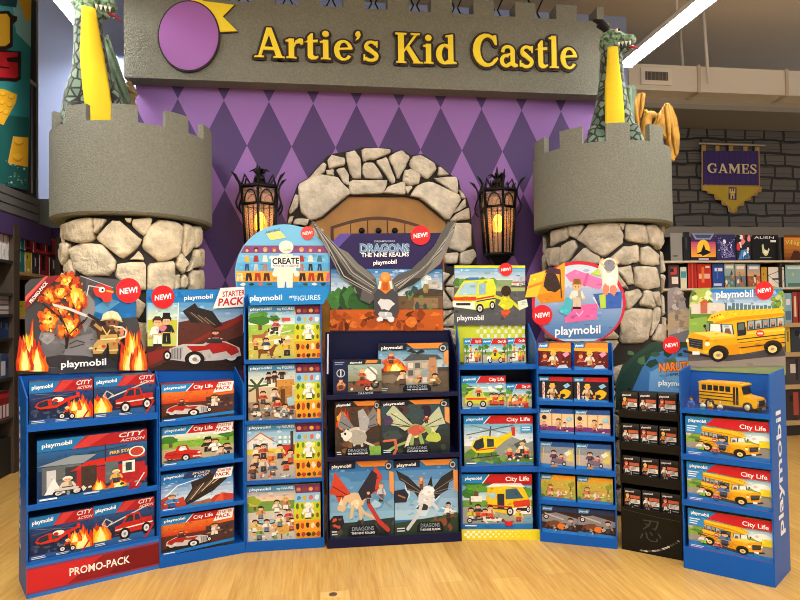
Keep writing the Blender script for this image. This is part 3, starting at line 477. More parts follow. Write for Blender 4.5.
def a_gift_pirate(c):
    gift(c, '#26222a', '#c82a30'); c.line([(14, 24), (14, 86)], 7, '#e8d8cc'); c.line([(12, 30), (16, 40), (12, 50), (16, 60), (12, 70)], 3, '#c87a70'); fig(c, 40, 84, 54, '#d8c8a4', '#a8783a', '#e8b83a', hat='#e8b83a'); c.blob(78, 66, 16, 18, '#e8b41e'); c.blob(70, 74, 8, 8, '#2a2628'); gift_tag(c, '#8ac4e8', 72, 24); c.specks(20, 70, 70, 88, 12, ('#e8a03a', '#7a5a4a', '#d8d0c4'), 5)
def a_gift_gym(c):
    gift(c, '#e6c9a0', '#2a5aa4'); c.rect(34, 18, 38, 70, '#c89a60'); c.rect(64, 18, 67, 70, '#c89a60'); c.poly([(0, 66), (100, 70), (100, 88), (0, 86)], '#7a3a7a'); c.ell(14, 34, 7, 9, '#3a2a2c'); fig(c, 56, 80, 44, '#d8b088', '#c88a5a', '#5a3420'); fig(c, 14, 82, 34, '#c86a8a', '#7a3a5a', '#c8a048'); fig(c, 74, 80, 30, '#e8e0d4', '#8a4a6a', '#30201a'); gift_tag(c, '#8ac8e0', 76, 28); c.specks(30, 72, 90, 86, 10, ('#a8486a', '#e8d8c8', '#5a4a8a'), 4)
def a_gift_skate(c):
    gift(c, '#b8aca4', '#2a5aa4'); c.rect(0, 18, 100, 44, '#8a96a0'); c.line([(10, 24), (10, 84)], 2, '#e8c84a'); c.poly([(76, 70), (82, 26), (96, 26), (96, 74)], '#d8cc6a'); fig(c, 40, 78, 48, '#5a4a6a', '#3a3440', '#3a2420'); fig(c, 62, 80, 36, '#c87a8a', '#8a8a9a', '#2c1e1c'); c.blob(54, 72, 22, 10, '#7a6a78'); wheel(c, 36, 82, 6, 8); wheel(c, 70, 82, 6, 8); gift_tag(c, '#e8e8d8', 70, 30); c.blob(40, 92, 12, 5, '#e89a3a')
def a_gift_fairy(c):
    gift(c, '#a8a848', '#f0a832'); c.rect(0, 18, 100, 50, '#c8ac4a'); tree(c, 20, 60, 26, 40, ('#6a8a3a', '#a8a83a')); tree(c, 86, 56, 24, 40, ('#c8b84a', '#8a9a3a')); fig(c, 28, 82, 46, '#c87a5a', '#e8b8a0', '#8a4a28'); horse(c, 70, 70, 22, '#d8a858'); fig(c, 52, 86, 36, '#f0d8d0', '#e8c8b8', '#c88a3a'); c.specks(4, 60, 96, 86, 20, ('#c8d05a', '#5a7a2a', '#e8d8b0', '#b86a5a'), 5)
def a_gift_bull(c):
    gift(c, '#3a2620', '#2c3c66'); c.poly([(0, 34), (40, 22), (100, 40), (100, 60), (0, 60)], '#8a8a90'); c.blob(36, 66, 24, 13, '#7a4a30'); c.line([(20, 60), (10, 78)], 6, '#6a3c26'); c.blob(56, 72, 11, 12, '#e87a2a'); fig(c, 80, 86, 48, '#8a8a8e', '#3a3a40', '#26242a'); wheel(c, 12, 40, 8, 10); c.line([(10, 28), (60, 46)], 5, '#c8b8a4'); c.specks(4, 70, 96, 88, 14, ('#5a4438', '#b8a898', '#202024'), 5)
def a_ninja(k):
    def f(c):
        c.rect(0, 0, 100, 100, '#1c1a1c'); c.grad(0, 0, 100, 24, '#3a3634', '#1c1a1c'); c.text('playmobil', 8, 20, 60, 18, 9, '#f2f0ee', .03); c.rect(38, 34, 94, 50, '#c8603a'); c.rect(40, 54, 95, 76, '#e4e0da'); c.bars(44, 57, 92, 74, 3, '#5a5654')
        fig(c, 22, 90, 62, ('#d8843a', '#e8e2d4', '#c85a44', '#7a8a9a')[k % 4], ('#3a3636', '#8a7a6a', '#e0dcd4')[k % 3], ('#e8c05a', '#2c2022', '#c83a3a')[k % 3]); c.specks(10, 76, 60, 96, 6, ('#8a8684', '#c8c4c0', '#a84a34'), 6); c.bars(60, 84, 94, 94, 1, '#9a9694')
    return f
def a_bus(c):
    c.rect(0, 0, 100, 100, '#b8b09a'); c.grad(0, 18, 100, 48, '#6ab8e0', '#e6ece4'); c.rect(0, 50, 100, 66, '#8ab04a'); tree(c, 14, 64, 30, 22, ('#5a8a3a', '#88a848')); c.poly([(0, 66), (100, 60), (100, 100), (0, 100)], '#9a948c'); c.poly([(0, 80), (100, 88), (100, 100), (0, 100)], '#2f7cc0')
    c.ell(88, 44, 11, 10, '#f2f4f0'); c.push(100, 0, 0, 100); c.push(10, 22, 84, 94); bus(c); c.pop(); c.pop()
    c.poly([(40, 42), (47, 42), (48, 80), (41, 78)], '#31343c'); fig(c, 45, 76, 30, '#4a78b4', '#38486a', '#3a2418'); fig(c, 19, 84, 24, '#e8e8e0', '#8ac040', '#5a3420'); fig(c, 36, 90, 20, '#c84a5a', '#4a5a8a', '#c8a048'); c.rect(88, 46, 100, 62, '#e8d42a'); c.rect(0, 20, 20, 42, '#3a8ed0'); c.bars(2, 23, 18, 40, 3, '#d8ecf8'); c.mot = 0
    c.rect(0, 0, 100, 19, '#1d86cc'); c.poly([(36, 0), (100, 0), (100, 24), (66, 26), (24, 19)], '#c8202a'); c.logo(4, 13, 26, 14, 8); c.text('City Life', 66, 20, 96, 21, 11, '#ffffff'); c.bars(3, 90, 26, 97, 2, '#e8f0f8'); c.line([(0, 98), (100, 98)], 2, '#a84a7a')
ART = dict(fireheli=(a_fireheli, '#1c3a66'), firetruck=(a_firetruck, '#1c3a66'), station=(a_station, '#1c4a7c'), hotrod=(a_hotrod, '#8a2c24'), wedding=(a_wedding, '#9a2a26'), glider=(a_glider, '#2a5a90'),
    horses=(a_horses, '#a8a43a'), pirates=(a_pirates, '#8a7a4a'), rescue=(a_rescue, '#a8a09a'), picnic=(a_picnic, '#b0a85a'), dr_red=(a_dr_red, '#20242e'), dr_black=(a_dr_black, '#20242e'), dr_grey=(a_dr_grey, '#20242e'), dr_green=(a_dr_green, '#20242e'),
    dr_house=(a_dr_house, '#20242e'), dr_small=(a_dr_small, '#20242e'), buggy=(a_buggy, '#2a6aa8'), medbike=(a_medbike, '#2a6aa8'), medkit=(a_medkit, '#2a6aa8'), medteam=(a_medteam, '#2a6aa8'), rescueheli=(a_rescueheli, '#2a6aa8'), ambulance=(a_ambulance, '#2a6aa8'),
    g_king=(a_gift_king, '#7a2a26'), g_pirate=(a_gift_pirate, '#3a2c34'), g_gym=(a_gift_gym, '#2a5a9a'), g_skate=(a_gift_skate, '#2a5a9a'), g_fairy=(a_gift_fairy, '#8a7a2a'), g_bull=(a_gift_bull, '#33302e'), bus=(a_bus, '#c8902a'),
    **{'ninja%d' % k: (a_ninja(k), '#161416') for k in range(4)})
CARTON = {}
def carton(key, w, h, d):
    """one printed carton mesh per picture; its origin is the middle of its front bottom edge"""
    if key not in CARTON:
        art, side = ART[key]
        c = Cv(lambda x, y: ((x/100-.5)*w, (1-y/100)*h), sum(map(ord, key)))
        c.solid_box(-w/2, w/2, d, 0, h, '#808080', side); c.a0 = w*h; c.mot = .16; art(c)
        lo, hi = -w/2, w/2
        c.V = [(min(max(x, lo), hi), y, min(max(z, 0), h)) for x, y, z in c.V]
        CARTON[key] = (c.mesh('toy_carton'), w, h, d)
    return CARTON[key]
# ------------------------------------------------------------------ the curved row of cardboard displays
CARDS = {}
def cardm(name, col, rough=.42): return mat(name, col, rough, spec=.22)
class Display:
    def __init__(s, label, A, B, depth, col, ztop, zfront, shelves, plinth, inner=None, group=None, lips=None, plinthcol=None, cw=.008, flare=(0, 0)):
        a, b = floor_pt(*A), floor_pt(*B); d = b-a; s.w = w = d.length; ang = math.atan2(d.y, d.x); s.O = a
        s.u = Vector((math.cos(ang), math.sin(ang), 0)); s.v = Vector((-math.sin(ang), math.cos(ang), 0)); s.depth = depth
        s.root = empty('shop_display', a, ang, label=label, cat='display', group='cardboard floor displays in a curved row'); s.ang = ang
        s.ztop = s.zpx(ztop, depth) if ztop > 5 else ztop; s.zf = s.zpx(zfront, 0) if zfront > 5 else zfront; s.m = m = col; lm = lips or col
        prof = [(0, 0), (depth, 0), (depth, s.ztop), (depth-.03, s.ztop), (0, s.zf)]
        s.sides = []
        for x0 in (0, w-cw):
            q = MB(); q.prism(prof, x0, x0+cw, m, 'x'); fl = -flare[0] if x0 == 0 else flare[1]; q.v = [(x+fl*y/depth, y, z) for x, y, z in q.v]; s.sides.append(q.obj('side_panel', s.root))
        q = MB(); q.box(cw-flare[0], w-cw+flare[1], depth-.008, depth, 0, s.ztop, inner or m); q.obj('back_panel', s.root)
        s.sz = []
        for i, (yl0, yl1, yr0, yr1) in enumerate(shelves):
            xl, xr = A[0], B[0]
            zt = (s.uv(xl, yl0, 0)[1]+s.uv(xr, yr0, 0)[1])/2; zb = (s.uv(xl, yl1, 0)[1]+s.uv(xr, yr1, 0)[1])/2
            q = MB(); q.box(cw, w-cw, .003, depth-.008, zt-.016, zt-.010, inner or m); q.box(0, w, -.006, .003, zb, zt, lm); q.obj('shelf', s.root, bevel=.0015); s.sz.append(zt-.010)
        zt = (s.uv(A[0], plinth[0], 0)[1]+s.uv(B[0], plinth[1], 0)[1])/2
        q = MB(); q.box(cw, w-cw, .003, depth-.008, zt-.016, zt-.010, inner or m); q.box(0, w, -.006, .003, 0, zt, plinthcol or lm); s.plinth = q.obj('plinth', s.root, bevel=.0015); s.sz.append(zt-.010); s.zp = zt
    def uv(s, x, y, off):
        P = hit(x, y, s.O+s.v*off, s.v)-s.O; return P.dot(s.u), P.z
    def zpx(s, y, off): return s.uv(0 + 400 if s.w is None else s.midpx(), y, off)[1]
    def midpx(s):
        P = s.O+s.u*(s.w/2)+Vector((0, 0, 1.2))-CP; q = CR.transposed() @ P; return 400+FPX*q.x/-q.z
    def cv(s, zx, zy, sc, off, seed=1):
        c = Cv(lambda x, y: s.uv(zx+x/sc, zy+y/sc, off), seed); c.a0 = .3; c.mot = .2 if off > .2 else 0; return c
    def put(s, key, px, row, label, group=None, off=.03, d=.16, dz=0, cat='toy box'):
        """px: left x, top y, bottom y, right x, top y, bottom y of the carton's front"""
        xl, tl, bl, xr, tr, br = px
        u0 = (s.uv(xl, tl, off)[0]+s.uv(xl, bl, off)[0])/2; u1 = (s.uv(xr, tr, off)[0]+s.uv(xr, br, off)[0])/2
        z0 = s.sz[row]+dz; z1 = (s.uv(xl, tl, off)[1]+s.uv(xr, tr, off)[1])/2
        u0 = max(u0, .009); u1 = min(u1, s.w-.009)
        me, w, h, dd = carton(key, u1-u0, z1-z0, d)
        um = min(max((u0+u1)/2, .009+w/2), s.w-.009-w/2)
        p = s.O+s.u*um+s.v*off; p.z = z0
        return link('toy_carton', me, None, p, s.ang, label=label, cat=cat, group=group)
    def on(s, c, name, off, parent=None): return link(name, c.mesh(name), parent or s.root, (0, off, 0))
def new_badge(D, hdr, px, py, r, off, t='NEW!', col='#e8262e', tilt=-.12):
    c = D.cv(0, 0, 1, off-.008); c.mot = 0; c.disc(px, py, r, r, col, .003); dx, dy = r*.72*math.cos(tilt), r*.72*math.sin(tilt)
    c.text(t, px-dx, py-dy+r*.22, px+dx, py+dy+r*.22, r*.46, '#ffffff', .03)
    o = D.on(c, 'badge', -.008, hdr); o['label'] = 'round red badge on the header card'; return o
def side_text(D, right, t, z0, z1, h, y0):
    """lettering up the outer side of a display"""
    c = Cv(lambda x, y: (x, y)); c.text(t, 0, 0, z1-z0, 0, h, '#e8eef6', .02)
    vs = []
    for x, yy, z in c.V:
        a, b = x, -z           # along the word, height of the letters (y down)
        vs.append((D.w+.0006 if right else -.0006, (y0+z) if right else (y0-z), z0+a))
    fx_ = .05/D.depth if right else -.028/D.depth; c.V = [(x+fx_*y, y, z) for x, y, z in vs]; me = c.mesh('lettering'); o = link('lettering', me, D.sides[1 if right else 0]); return o
BLUE = cardm('display_blue', '#0a58b0'); NAVY = cardm('display_navy', '#0f1238', .36); BLACK = cardm('display_black', '#12100b'); DARK = cardm('display_shadow_blue', '#0a1226')  # the darkest blue has the shade inside the shelves put into its colour
RED = cardm('display_red', '#b01a1c')
# ---- 1: fire and rescue promo display, far left
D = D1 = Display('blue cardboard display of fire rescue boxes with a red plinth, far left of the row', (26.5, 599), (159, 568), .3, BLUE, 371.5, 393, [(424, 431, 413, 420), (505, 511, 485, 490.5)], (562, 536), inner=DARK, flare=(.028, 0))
q = MB(); q.box(-.03, D.w-.008, D.depth-.0085, D.depth-.0081, D.sz[0], D.ztop, BLUE); q.obj('tray_back', D.root)
c = Cv(lambda x, y: (x/100*D.w, (1-y/100)*D.zp)); c.rect(0, 8, 100, 100, '#2a6cc0'); c.rect(0, 16, 100, 90, '#7a3a5c'); c.rect(0, 22, 100, 84, '#8a1c20'); c.poly([(0, 22), (55, 22), (28, 84), (0, 84)], '#c4262a'); c.poly([(72, 22), (100, 22), (100, 84), (60, 84)], '#741418')
c.text('PROMO-PACK', 30, 62, 76, 62, 22, '#f6e8e0', .02); link('front_print', c.mesh('front_print'), D.plinth, (0, -.0065, 0))
side_text(D, False, 'playmobil', .2, 1.0, .05, .24)
c = D.cv(0, 250, 5, .28, 3)
c.card([(125, 380), (125, 175), (150, 148), (300, 128), (332, 112), (372, 130), (480, 134), (590, 148), (680, 163), (682, 335), (696, 372), (700, 430), (716, 480), (724, 560), (720, 606), (95, 622), (90, 570), (104, 520), (92, 455), (128, 430)], '#47464a')
c.poly([(430, 134), (590, 148), (680, 163), (680, 335), (430, 330)], '#57565c'); c.poly([(420, 330), (430, 260), (500, 225), (680, 215), (680, 335), (520, 350)], '#1c6fb4'); c.poly([(450, 300), (540, 240), (600, 260), (520, 320)], '#5aa0d4')
for a in ((300, 420, 90, 90), (250, 520, 110, 60), (420, 480, 90, 110), (560, 560, 120, 40), (400, 380, 60, 60)): c.blob(*a, c.R.choice(('#6a696c', '#3a383c', '#858488')))
c.blob(430, 300, 40, 90, '#8e8c8e'); c.blob(250, 450, 52, 56, '#6e6e72'); c.blob(240, 438, 34, 30, '#9a9a9c'); c.blob(330, 560, 200, 40, '#3a3638')
c.line([(330, 490), (340, 400), (300, 340), (240, 300)], 10, '#3a2620'); c.line([(340, 420), (420, 360), (440, 330)], 7, '#3a2620'); c.line([(350, 490), (420, 470)], 5, '#4a2e24')
for x, y, w, h in ((255, 225, 56, 42), (335, 160, 50, 46), (300, 300, 46, 30), (375, 235, 54, 76), (245, 350, 52, 56), (345, 385, 60, 56), (300, 215, 40, 36)): burn(c, x, y, w, h)
c.line([(335, 480), (342, 420), (312, 352), (262, 306), (212, 268)], 8, '#33201a'); c.line([(342, 424), (392, 376), (418, 350)], 6, '#33201a'); c.line([(312, 352), (290, 300)], 5, '#33201a'); c.line([(346, 470), (380, 452), (420, 462)], 5, '#4a2e24'); c.line([(334, 490), (322, 420)], 6, '#33201a')
c.specks(190, 170, 420, 430, 34, ('#ffd23a', '#f2761a', '#fff0a0', '#d8481a', '#7a2a1a'), 7)
for x, y, w, h in ((150, 604, 130, 290), (185, 606, 110, 190), (125, 600, 80, 170), (660, 600, 120, 270), (640, 600, 100, 170), (688, 600, 80, 170)): flame(c, x, y, w, h)
c.poly([(125, 300), (125, 250), (240, 132), (300, 128)], '#7c1c24'); c.poly([(125, 260), (125, 235), (222, 135), (240, 132)], '#d85a50'); c.text('PROMO-PACK', 156, 268, 238, 166, 17, '#f4ecec', .03, perp=True)
c.blob(512, 205, 46, 34, '#d8342a'); c.ell(530, 240, 26, 22, '#e03a2c'); c.ell(505, 200, 16, 14, '#f6f2ea'); c.ell(508, 202, 6, 6, '#20202a'); c.line([(430, 230), (440, 180), (500, 190)], 5, '#d8d4d0'); c.line([(530, 205), (560, 212)], 8, '#c8c04a'); c.line([(400, 132), (560, 190)], 3, '#c8c4c0')
c.line([(268, 276), (345, 296), (430, 330)], 13, '#dcd8d2'); c.line([(430, 330), (480, 352)], 8, '#b8b4b0'); c.line([(440, 325), (520, 372)], 15, '#2e2422')
c.poly([(474, 392), (520, 376), (575, 384), (592, 430), (578, 462), (486, 462)], '#4c3226'); c.poly([(498, 424), (580, 420), (588, 462), (494, 468)], '#caa660'); c.line([(500, 446), (584, 442)], 6, '#efe6b0'); c.line([(506, 384), (530, 424), (552, 388)], 6, '#d8c070')
c.poly([(466, 470), (486, 446), (530, 452), (528, 486), (500, 522), (466, 524), (458, 496)], '#c7a05a'); c.poly([(536, 462), (582, 458), (586, 496), (574, 526), (544, 524)], '#b48c4a'); c.line([(470, 498), (514, 500)], 5, '#efe6b0'); c.line([(542, 500), (584, 498)], 5, '#e2d69a'); c.poly([(460, 518), (506, 516), (504, 536), (458, 534)], '#33261e'); c.poly([(542, 518), (580, 518), (582, 538), (540, 536)], '#33261e')
c.line([(575, 396), (606, 430), (580, 452)], 18, '#b8904e'); c.line([(500, 396), (470, 372)], 16, '#b8904e'); c.ell(462, 362, 11, 12, '#3a2620'); c.ell(556, 362, 32, 28, '#7c4e36'); c.ell(540, 360, 4, 5, '#1a1210'); c.ell(566, 360, 4, 5, '#1a1210'); c.line([(544, 378), (566, 378)], 4, '#e8d8d0')
c.poly([(502, 350), (510, 322), (532, 308), (556, 303), (582, 312), (600, 338), (604, 356), (584, 350), (556, 342), (526, 346)], '#f2e3b4'); c.line([(500, 352), (530, 346), (558, 343), (606, 358)], 6, '#cbb478'); c.line([(540, 308), (552, 340)], 4, '#d8c890'); c.poly([(524, 318), (540, 312), (546, 330), (528, 334)], '#fbf2d4')
c.line([(566, 382), (604, 386), (626, 404), (620, 432), (590, 440)], 8, '#ece0c0'); c.blob(602, 408, 15, 18, '#d88a70')
c.specks(440, 380, 600, 520, 10, ('#e8d4a0', '#5a4030', '#c8503a'), 9); c.logo(302, 586, 526, 572, 32)
h1 = D.on(c, 'header_card', .28); new_badge(D, h1, 128.5, 290.5, 12.5, .28)
D.put('fireheli', (29, 382, 426, 93, 379, 420), 0, 'red fire helicopter carton in the top tray of the far left display', 'fire helicopter cartons'); D.put('firetruck', (94, 378.5, 420, 155, 373, 415), 0, 'red fire truck carton in the top tray of the far left display', 'fire truck cartons')
D.put('station', (37, 441, 503, 147, 429, 485), 1, 'large fire station carton alone on the middle shelf of the far left display', d=.2)
D.put('fireheli', (30, 517, 562, 93, 508, 552), 2, 'red fire helicopter carton on the bottom shelf above the red plinth', 'fire helicopter cartons'); D.put('firetruck', (93.5, 508, 552, 154, 494, 537), 2, 'red fire truck carton on the bottom shelf above the red plinth', 'fire truck cartons')
# ---- 2: starter pack display
D = D2 = Display('narrow blue cardboard display of starter pack car boxes, second from left', (159.5, 568.5), (245.4, 552.3), .3, BLUE, 368, 386, [(421, 426, 416, 420), (466, 470, 459, 462.5), (511, 515.5, 501, 505)], (556, 542.6))
c = D.cv(140, 260, 4, .28, 4)
c.card([(26, 130), (300, 113), (418, 124), (412, 440), (26, 440)], '#3c2420'); c.rect(26, 118, 415, 172, '#1f7cc6'); c.grad(26, 170, 415, 290, '#5a9ccc', '#b8c8d4'); c.poly([(150, 250), (240, 232), (330, 250), (412, 220), (412, 440), (26, 440), (26, 400)], '#5a2f26'); c.poly([(26, 440), (412, 300), (412, 440)], '#33211d'); c.poly([(26, 372), (200, 330), (410, 215), (410, 240), (26, 430)], '#8a2a22')
c.rect(30, 172, 152, 345, '#c8d46a'); c.grad(30, 172, 152, 240, '#8ac0e0', '#d8e4c0'); c.rect(30, 240, 152, 280, '#c2c83a'); c.line([(154, 172), (148, 345)], 4, '#f2f2f2'); fig(c, 70, 345, 120, '#f4f0ec', '#f6f2ee', '#4a2a1c'); fig(c, 106, 335, 115, '#2a2a30', '#1c1c20', '#1a1a1e', hat='#1a1a1e'); c.blob(90, 272, 18, 12, '#d87a8a')
c.poly([(170, 205), (220, 172), (232, 190), (290, 205), (330, 262), (300, 272), (270, 250), (205, 250)], '#2a2120')
for i in range(6): c.line([(190+14*i, 205+5*i), (240+12*i, 246+3*i)], 3, ('#4c3e36', '#8a7a68')[i % 2])
c.push(424, 258, 92, 436); hotrod(c); c.pop()
c.logo(176, 160, 290, 153, 16); h2 = D.on(c, 'header_card', .28); new_badge(D, h2, 163, 297, 11.6, .28, col='#d81f26')
c = D.cv(140, 260, 4, .262); c.card([(322, 112), (438, 106), (422, 186), (292, 194)], '#f4efe8', .003); c.text('STARTER', 330, 148, 420, 140, 22, '#c01c24', .025, .0); c.text('PACK', 312, 184, 414, 176, 30, '#c01c24', .03, .12); D.on(c, 'badge', -.018, h2)
G = 'car cartons in the starter pack display'
D.put('hotrod', (161.5, 385, 423, 234, 381, 417), 0, 'red hot rod carton in the top tray of the second display from left', d=.14); D.put('wedding', (161.7, 427, 467, 233.5, 422, 460), 1, 'carton with a red convertible and wedding couple, second display from left', d=.14)
D.put('glider', (161, 474.5, 511, 233.3, 467, 502.5), 2, 'carton with a dark winged glider on blue sky, second display from left', d=.14); D.put('hotrod', (161.7, 520, 555, 233.6, 509, 545), 3, 'red hot rod carton on the bottom shelf of the second display from left', d=.14)
# ---- 3: figure sets with a round topper
D = D3 = Display('blue cardboard display of figure set boxes under a round topper, third from left', (245.8, 552.3), (324.4, 547), .3, BLUE, 292, 297, [(360, 364.5, 357.5, 362), (421, 425, 417.5, 421.5), (481, 485, 477, 481)], (542.6, 536.5), inner=DARK)
c = D.cv(230, 215, 7.05, .27, 5)
c.card([(385+350*math.cos(PI*2*i/48), 415+350*math.sin(2*PI*i/48)) for i in range(48) if 415+350*math.sin(2*PI*i/48) < 620], '#79c1ea')
def band(y0, y1, col):
    f = lambda y: math.sqrt(max(0, 344**2-(y-415)**2)); c.poly([(385-f(y0), y0), (385+f(y0), y0), (385+f(y1), y1), (385-f(y1), y1)], col)
band(215, 268, '#8a4a86'); band(268, 336, '#74bce6'); band(336, 396, '#5fb0e0'); band(396, 470, '#f0a83a'); band(470, 500, '#2f8ccb'); band(500, 600, '#2a82c8')
for i in range(9):
    x = 120+64*i
    if abs(x-385) < 70: continue
    c.ell(x, 244, 17, 18, ('#8a4a2a', '#5a2a1a', '#d8a048', '#b8602a')[i % 4], 10); c.ell(x, 250, 11, 11, '#e6b48c', 8)
    c.poly([(x-20, 330), (x-12, 285), (x+12, 285), (x+20, 330)], ('#d8b04a', '#a83a2a', '#e8e0d0', '#4a7a8a', '#d87a3a')[i % 5])
    if abs(x-385) > 100: c.poly([(x-16, 392), (x-12, 345), (x+12, 345), (x+16, 392), (x+4, 392), (x, 360), (x-4, 392)], ('#2c4a7a', '#c8d0d0', '#b87a6a', '#26303a')[i % 4])
for i in range(11):
    x = 70+63*i
    if abs(x-385) > 80: c.poly([(x-24, 464), (x-18, 410), (x+18, 410), (x+24, 464), (x+6, 464), (x, 430), (x-6, 464)], ('#e8d8a0', '#3a2420', '#b83a2a', '#5a2a20', '#d8688a', '#2a2426')[i % 6])
    if abs(x-385) > 70: c.blob(x+20, 488, 18, 10, ('#e8e0d0', '#2a3a2a', '#d86a4a', '#4a5a3a')[i % 4])
c.line([(290, 300), (480, 300)], 26, '#f4ecd8'); c.ell(396, 226, 52, 46, '#f6efdc'); c.poly([(350, 275), (440, 275), (470, 400), (445, 410), (440, 548), (402, 550), (396, 470), (388, 470), (380, 550), (338, 548), (330, 410), (305, 400)], '#f6efdc'); c.ell(318, 415, 20, 20, '#f6efdc'); c.ell(470, 415, 20, 20, '#f6efdc')
c.poly([(290, 300), (492, 296), (496, 372), (288, 376)], '#f4f0ea'); c.text('CREATE', 298, 346, 488, 342, 42, '#26262c', .03); c.text('YOUR FIGURE', 302, 370, 486, 366, 17, '#4a4a50', .0); c.poly([(255, 130), (350, 108), (395, 160), (285, 178)], '#f2e28c'); c.text('AMAZING', 248, 134, 352, 112, 18, '#4a7a9a', .02)
h3 = D.on(c, 'header_card', .27); new_badge(D, h3, 307.5, 233, 6.8, .27, col='#e0504c')
c = D.cv(140, 260, 4, -.012, 6); c.card([(424, 113), (762, 108), (734, 176), (440, 182)], '#1f86d2', .004); c.logo(440, 163, 568, 159, 20); c.text('MY', 598, 153, 618, 152, 10, '#ffffff', .02); c.text('FiGURES', 618, 163, 722, 158, 20, '#bfe0f4', .02); D.on(c, 'top_banner', -.012)
D.put('horses', (248.5, 307, 358, 321.8, 305, 354), 0, 'figure set carton with horses and riders, top shelf under the round topper', 'figure set cartons'); D.put('pirates', (248.3, 366.5, 420, 321.6, 362.5, 415), 1, 'figure set carton with pirates and a palm tree, second shelf', 'figure set cartons')
D.put('rescue', (247, 425.5, 480, 321.5, 421.5, 476), 2, 'figure set carton with people in a grey town street, third shelf', 'figure set cartons'); D.put('picnic', (246.8, 487, 541, 320.5, 483, 535.5), 3, 'figure set carton with a party round tables, bottom shelf', 'figure set cartons')
# ---- 4: dragon display, centre
D = D4 = Display('wide navy display of dragon toy boxes in front of the arched door', (327.3, 548.6), (461.7, 541), .3, NAVY, 331, 366, [(395, 399.5, 391.5, 396), (456, 461, 453, 457.5)], (538.5, 532.5))
c = D.cv(310, 200, 5, .28, 7)
c.card([(100, 660), (100, 222), (150, 168), (662, 164), (668, 655)], '#2b1f52'); c.poly([(100, 222), (150, 168), (210, 168), (120, 262), (100, 262)], '#5a4a9a'); c.grad(104, 345, 662, 480, '#3f80b8', '#d4e2ea'); c.specks(130, 392, 640, 450, 14, ('#c8dce8', '#7ab0d0', '#eef4f4'), 34)
for i in range(9): c.blob(120+26*i, 500+c.R.uniform(-20, 30), 34, 52, c.R.choice(('#2c5a2a', '#3f7434', '#244a28')))
c.rect(440, 480, 664, 560, '#6a5238'); c.poly([(500, 470), (560, 440), (664, 450), (664, 480), (500, 486)], '#4a3c30'); c.rect(520, 490, 640, 540, '#8a7050'); c.rect(590, 400, 650, 440, '#b8b4ac'); c.specks(440, 430, 640, 540, 10, ('#5a8a3a', '#8a7a4a', '#38484a'), 20)
c.rect(100, 548, 666, 652, '#c05a1c'); c.specks(110, 560, 660, 645, 40, ('#8a3a12', '#d8752a', '#5a2810', '#a84c18'), 22)
c.poly([(100, 345), (270, 345), (230, 320), (190, 268), (100, 262)], '#2b1f52'); c.poly([(560, 345), (662, 345), (662, 262), (610, 300)], '#2b1f52')
c.rect(250, 218, 496, 262, '#2a3a62'); c.text('DRAGONS', 248, 262, 498, 262, 42, '#6a8fb4', .03, stroke='#c2d0e0', sw=.03); c.text('THE NINE REALMS', 256, 286, 494, 282, 20, '#f0f0f4', .02); c.text('DREAMWORKS', 322, 212, 424, 210, 9, '#b8c0d8', .01); c.logo(316, 324, 432, 318, 20)
h4 = D.on(c, 'header_card', .28)
q = D.cv(310, 200, 5, .262, 8); c = q
lw = [(6, 106), (24, 110), (60, 158), (112, 222), (190, 262), (240, 318), (300, 360), (330, 392), (340, 470), (300, 520), (250, 500), (225, 440), (150, 372), (128, 330), (100, 250), (40, 172)]
rw = [(740, 84), (726, 130), (718, 170), (690, 240), (650, 320), (560, 390), (520, 420), (455, 450), (430, 470), (410, 400), (440, 372), (500, 352), (560, 296), (620, 232), (664, 150), (690, 112), (728, 108)]
c.card(lw, '#5a5856', .004); c.card(rw, '#5a5856', .004)
c.poly([(24, 110), (60, 158), (112, 222), (190, 262), (240, 318), (330, 392), (300, 400), (220, 340), (150, 290), (90, 220), (40, 160)], '#77746f'); c.poly([(128, 330), (150, 372), (225, 440), (250, 500), (262, 440), (200, 370), (140, 300)], '#33322f'); c.poly([(732, 96), (718, 170), (690, 240), (650, 320), (560, 390), (600, 330), (664, 230), (704, 140)], '#7d7a75'); c.poly([(430, 470), (455, 450), (520, 420), (560, 390), (520, 390), (450, 420)], '#33322f')
for k in range(7): c.line([(330-4*k, 420+8*k), (240-14*k, 350+6*k), (120-13*k+30, 250-6*k), (18+3*k, 112+5*k)], 4, ('#8c8a86', '#3a3836', '#b0aea8')[k % 3]); c.line([(420+4*k, 420+4*k), (540+8*k, 360-6*k), (650+4*k, 270-12*k), (732-3*k, 96+10*k)], 4, ('#8c8a86', '#3a3836', '#b0aea8')[k % 3])
c.card([(318, 470), (350, 430), (400, 430), (440, 470), (444, 560), (420, 600), (350, 600), (322, 560)], '#45444a', .004); c.blob(378, 520, 40, 30, '#d4d6d8'); c.blob(378, 575, 36, 20, '#c4c6ca'); c.blob(350, 596, 16, 14, '#e2e4e6'); c.blob(406, 596, 16, 14, '#e2e4e6')
c.card([(340, 440), (352, 380), (360, 362), (394, 362), (402, 380), (414, 440), (378, 470)], '#d8802a', .005); c.ell(376, 382, 22, 22, '#e89a4a'); c.line([(352, 410), (346, 440)], 12, '#f0e4d4'); c.line([(402, 410), (408, 440)], 12, '#f0e4d4'); c.rect(362, 412, 392, 452, '#b8561c')
w4 = D.on(c, 'wing_cutout', -.018, h4); w4['label'] = 'grey winged cut-out mounted on the header card'
new_badge(D, h4, 420.7, 235, 9.8, .27)
c = D.cv(310, 320, 5, -.008); c.card([(86, 70), (94, 70), (92, 270), (84, 270)], '#b8c0d8', .003); D.on(c, 'price_channel', -.008)
D.put('dr_small', (333, 360.5, 395, 381.5, 360, 394), 0, 'small dark carton with a rider on a red bike, left on the top navy shelf', d=.12); D.put('dr_house', (378.5, 344, 394, 448.5, 342.5, 391.5), 0, 'wide carton with a grey stone building, right on the top navy shelf', d=.1, off=.1)
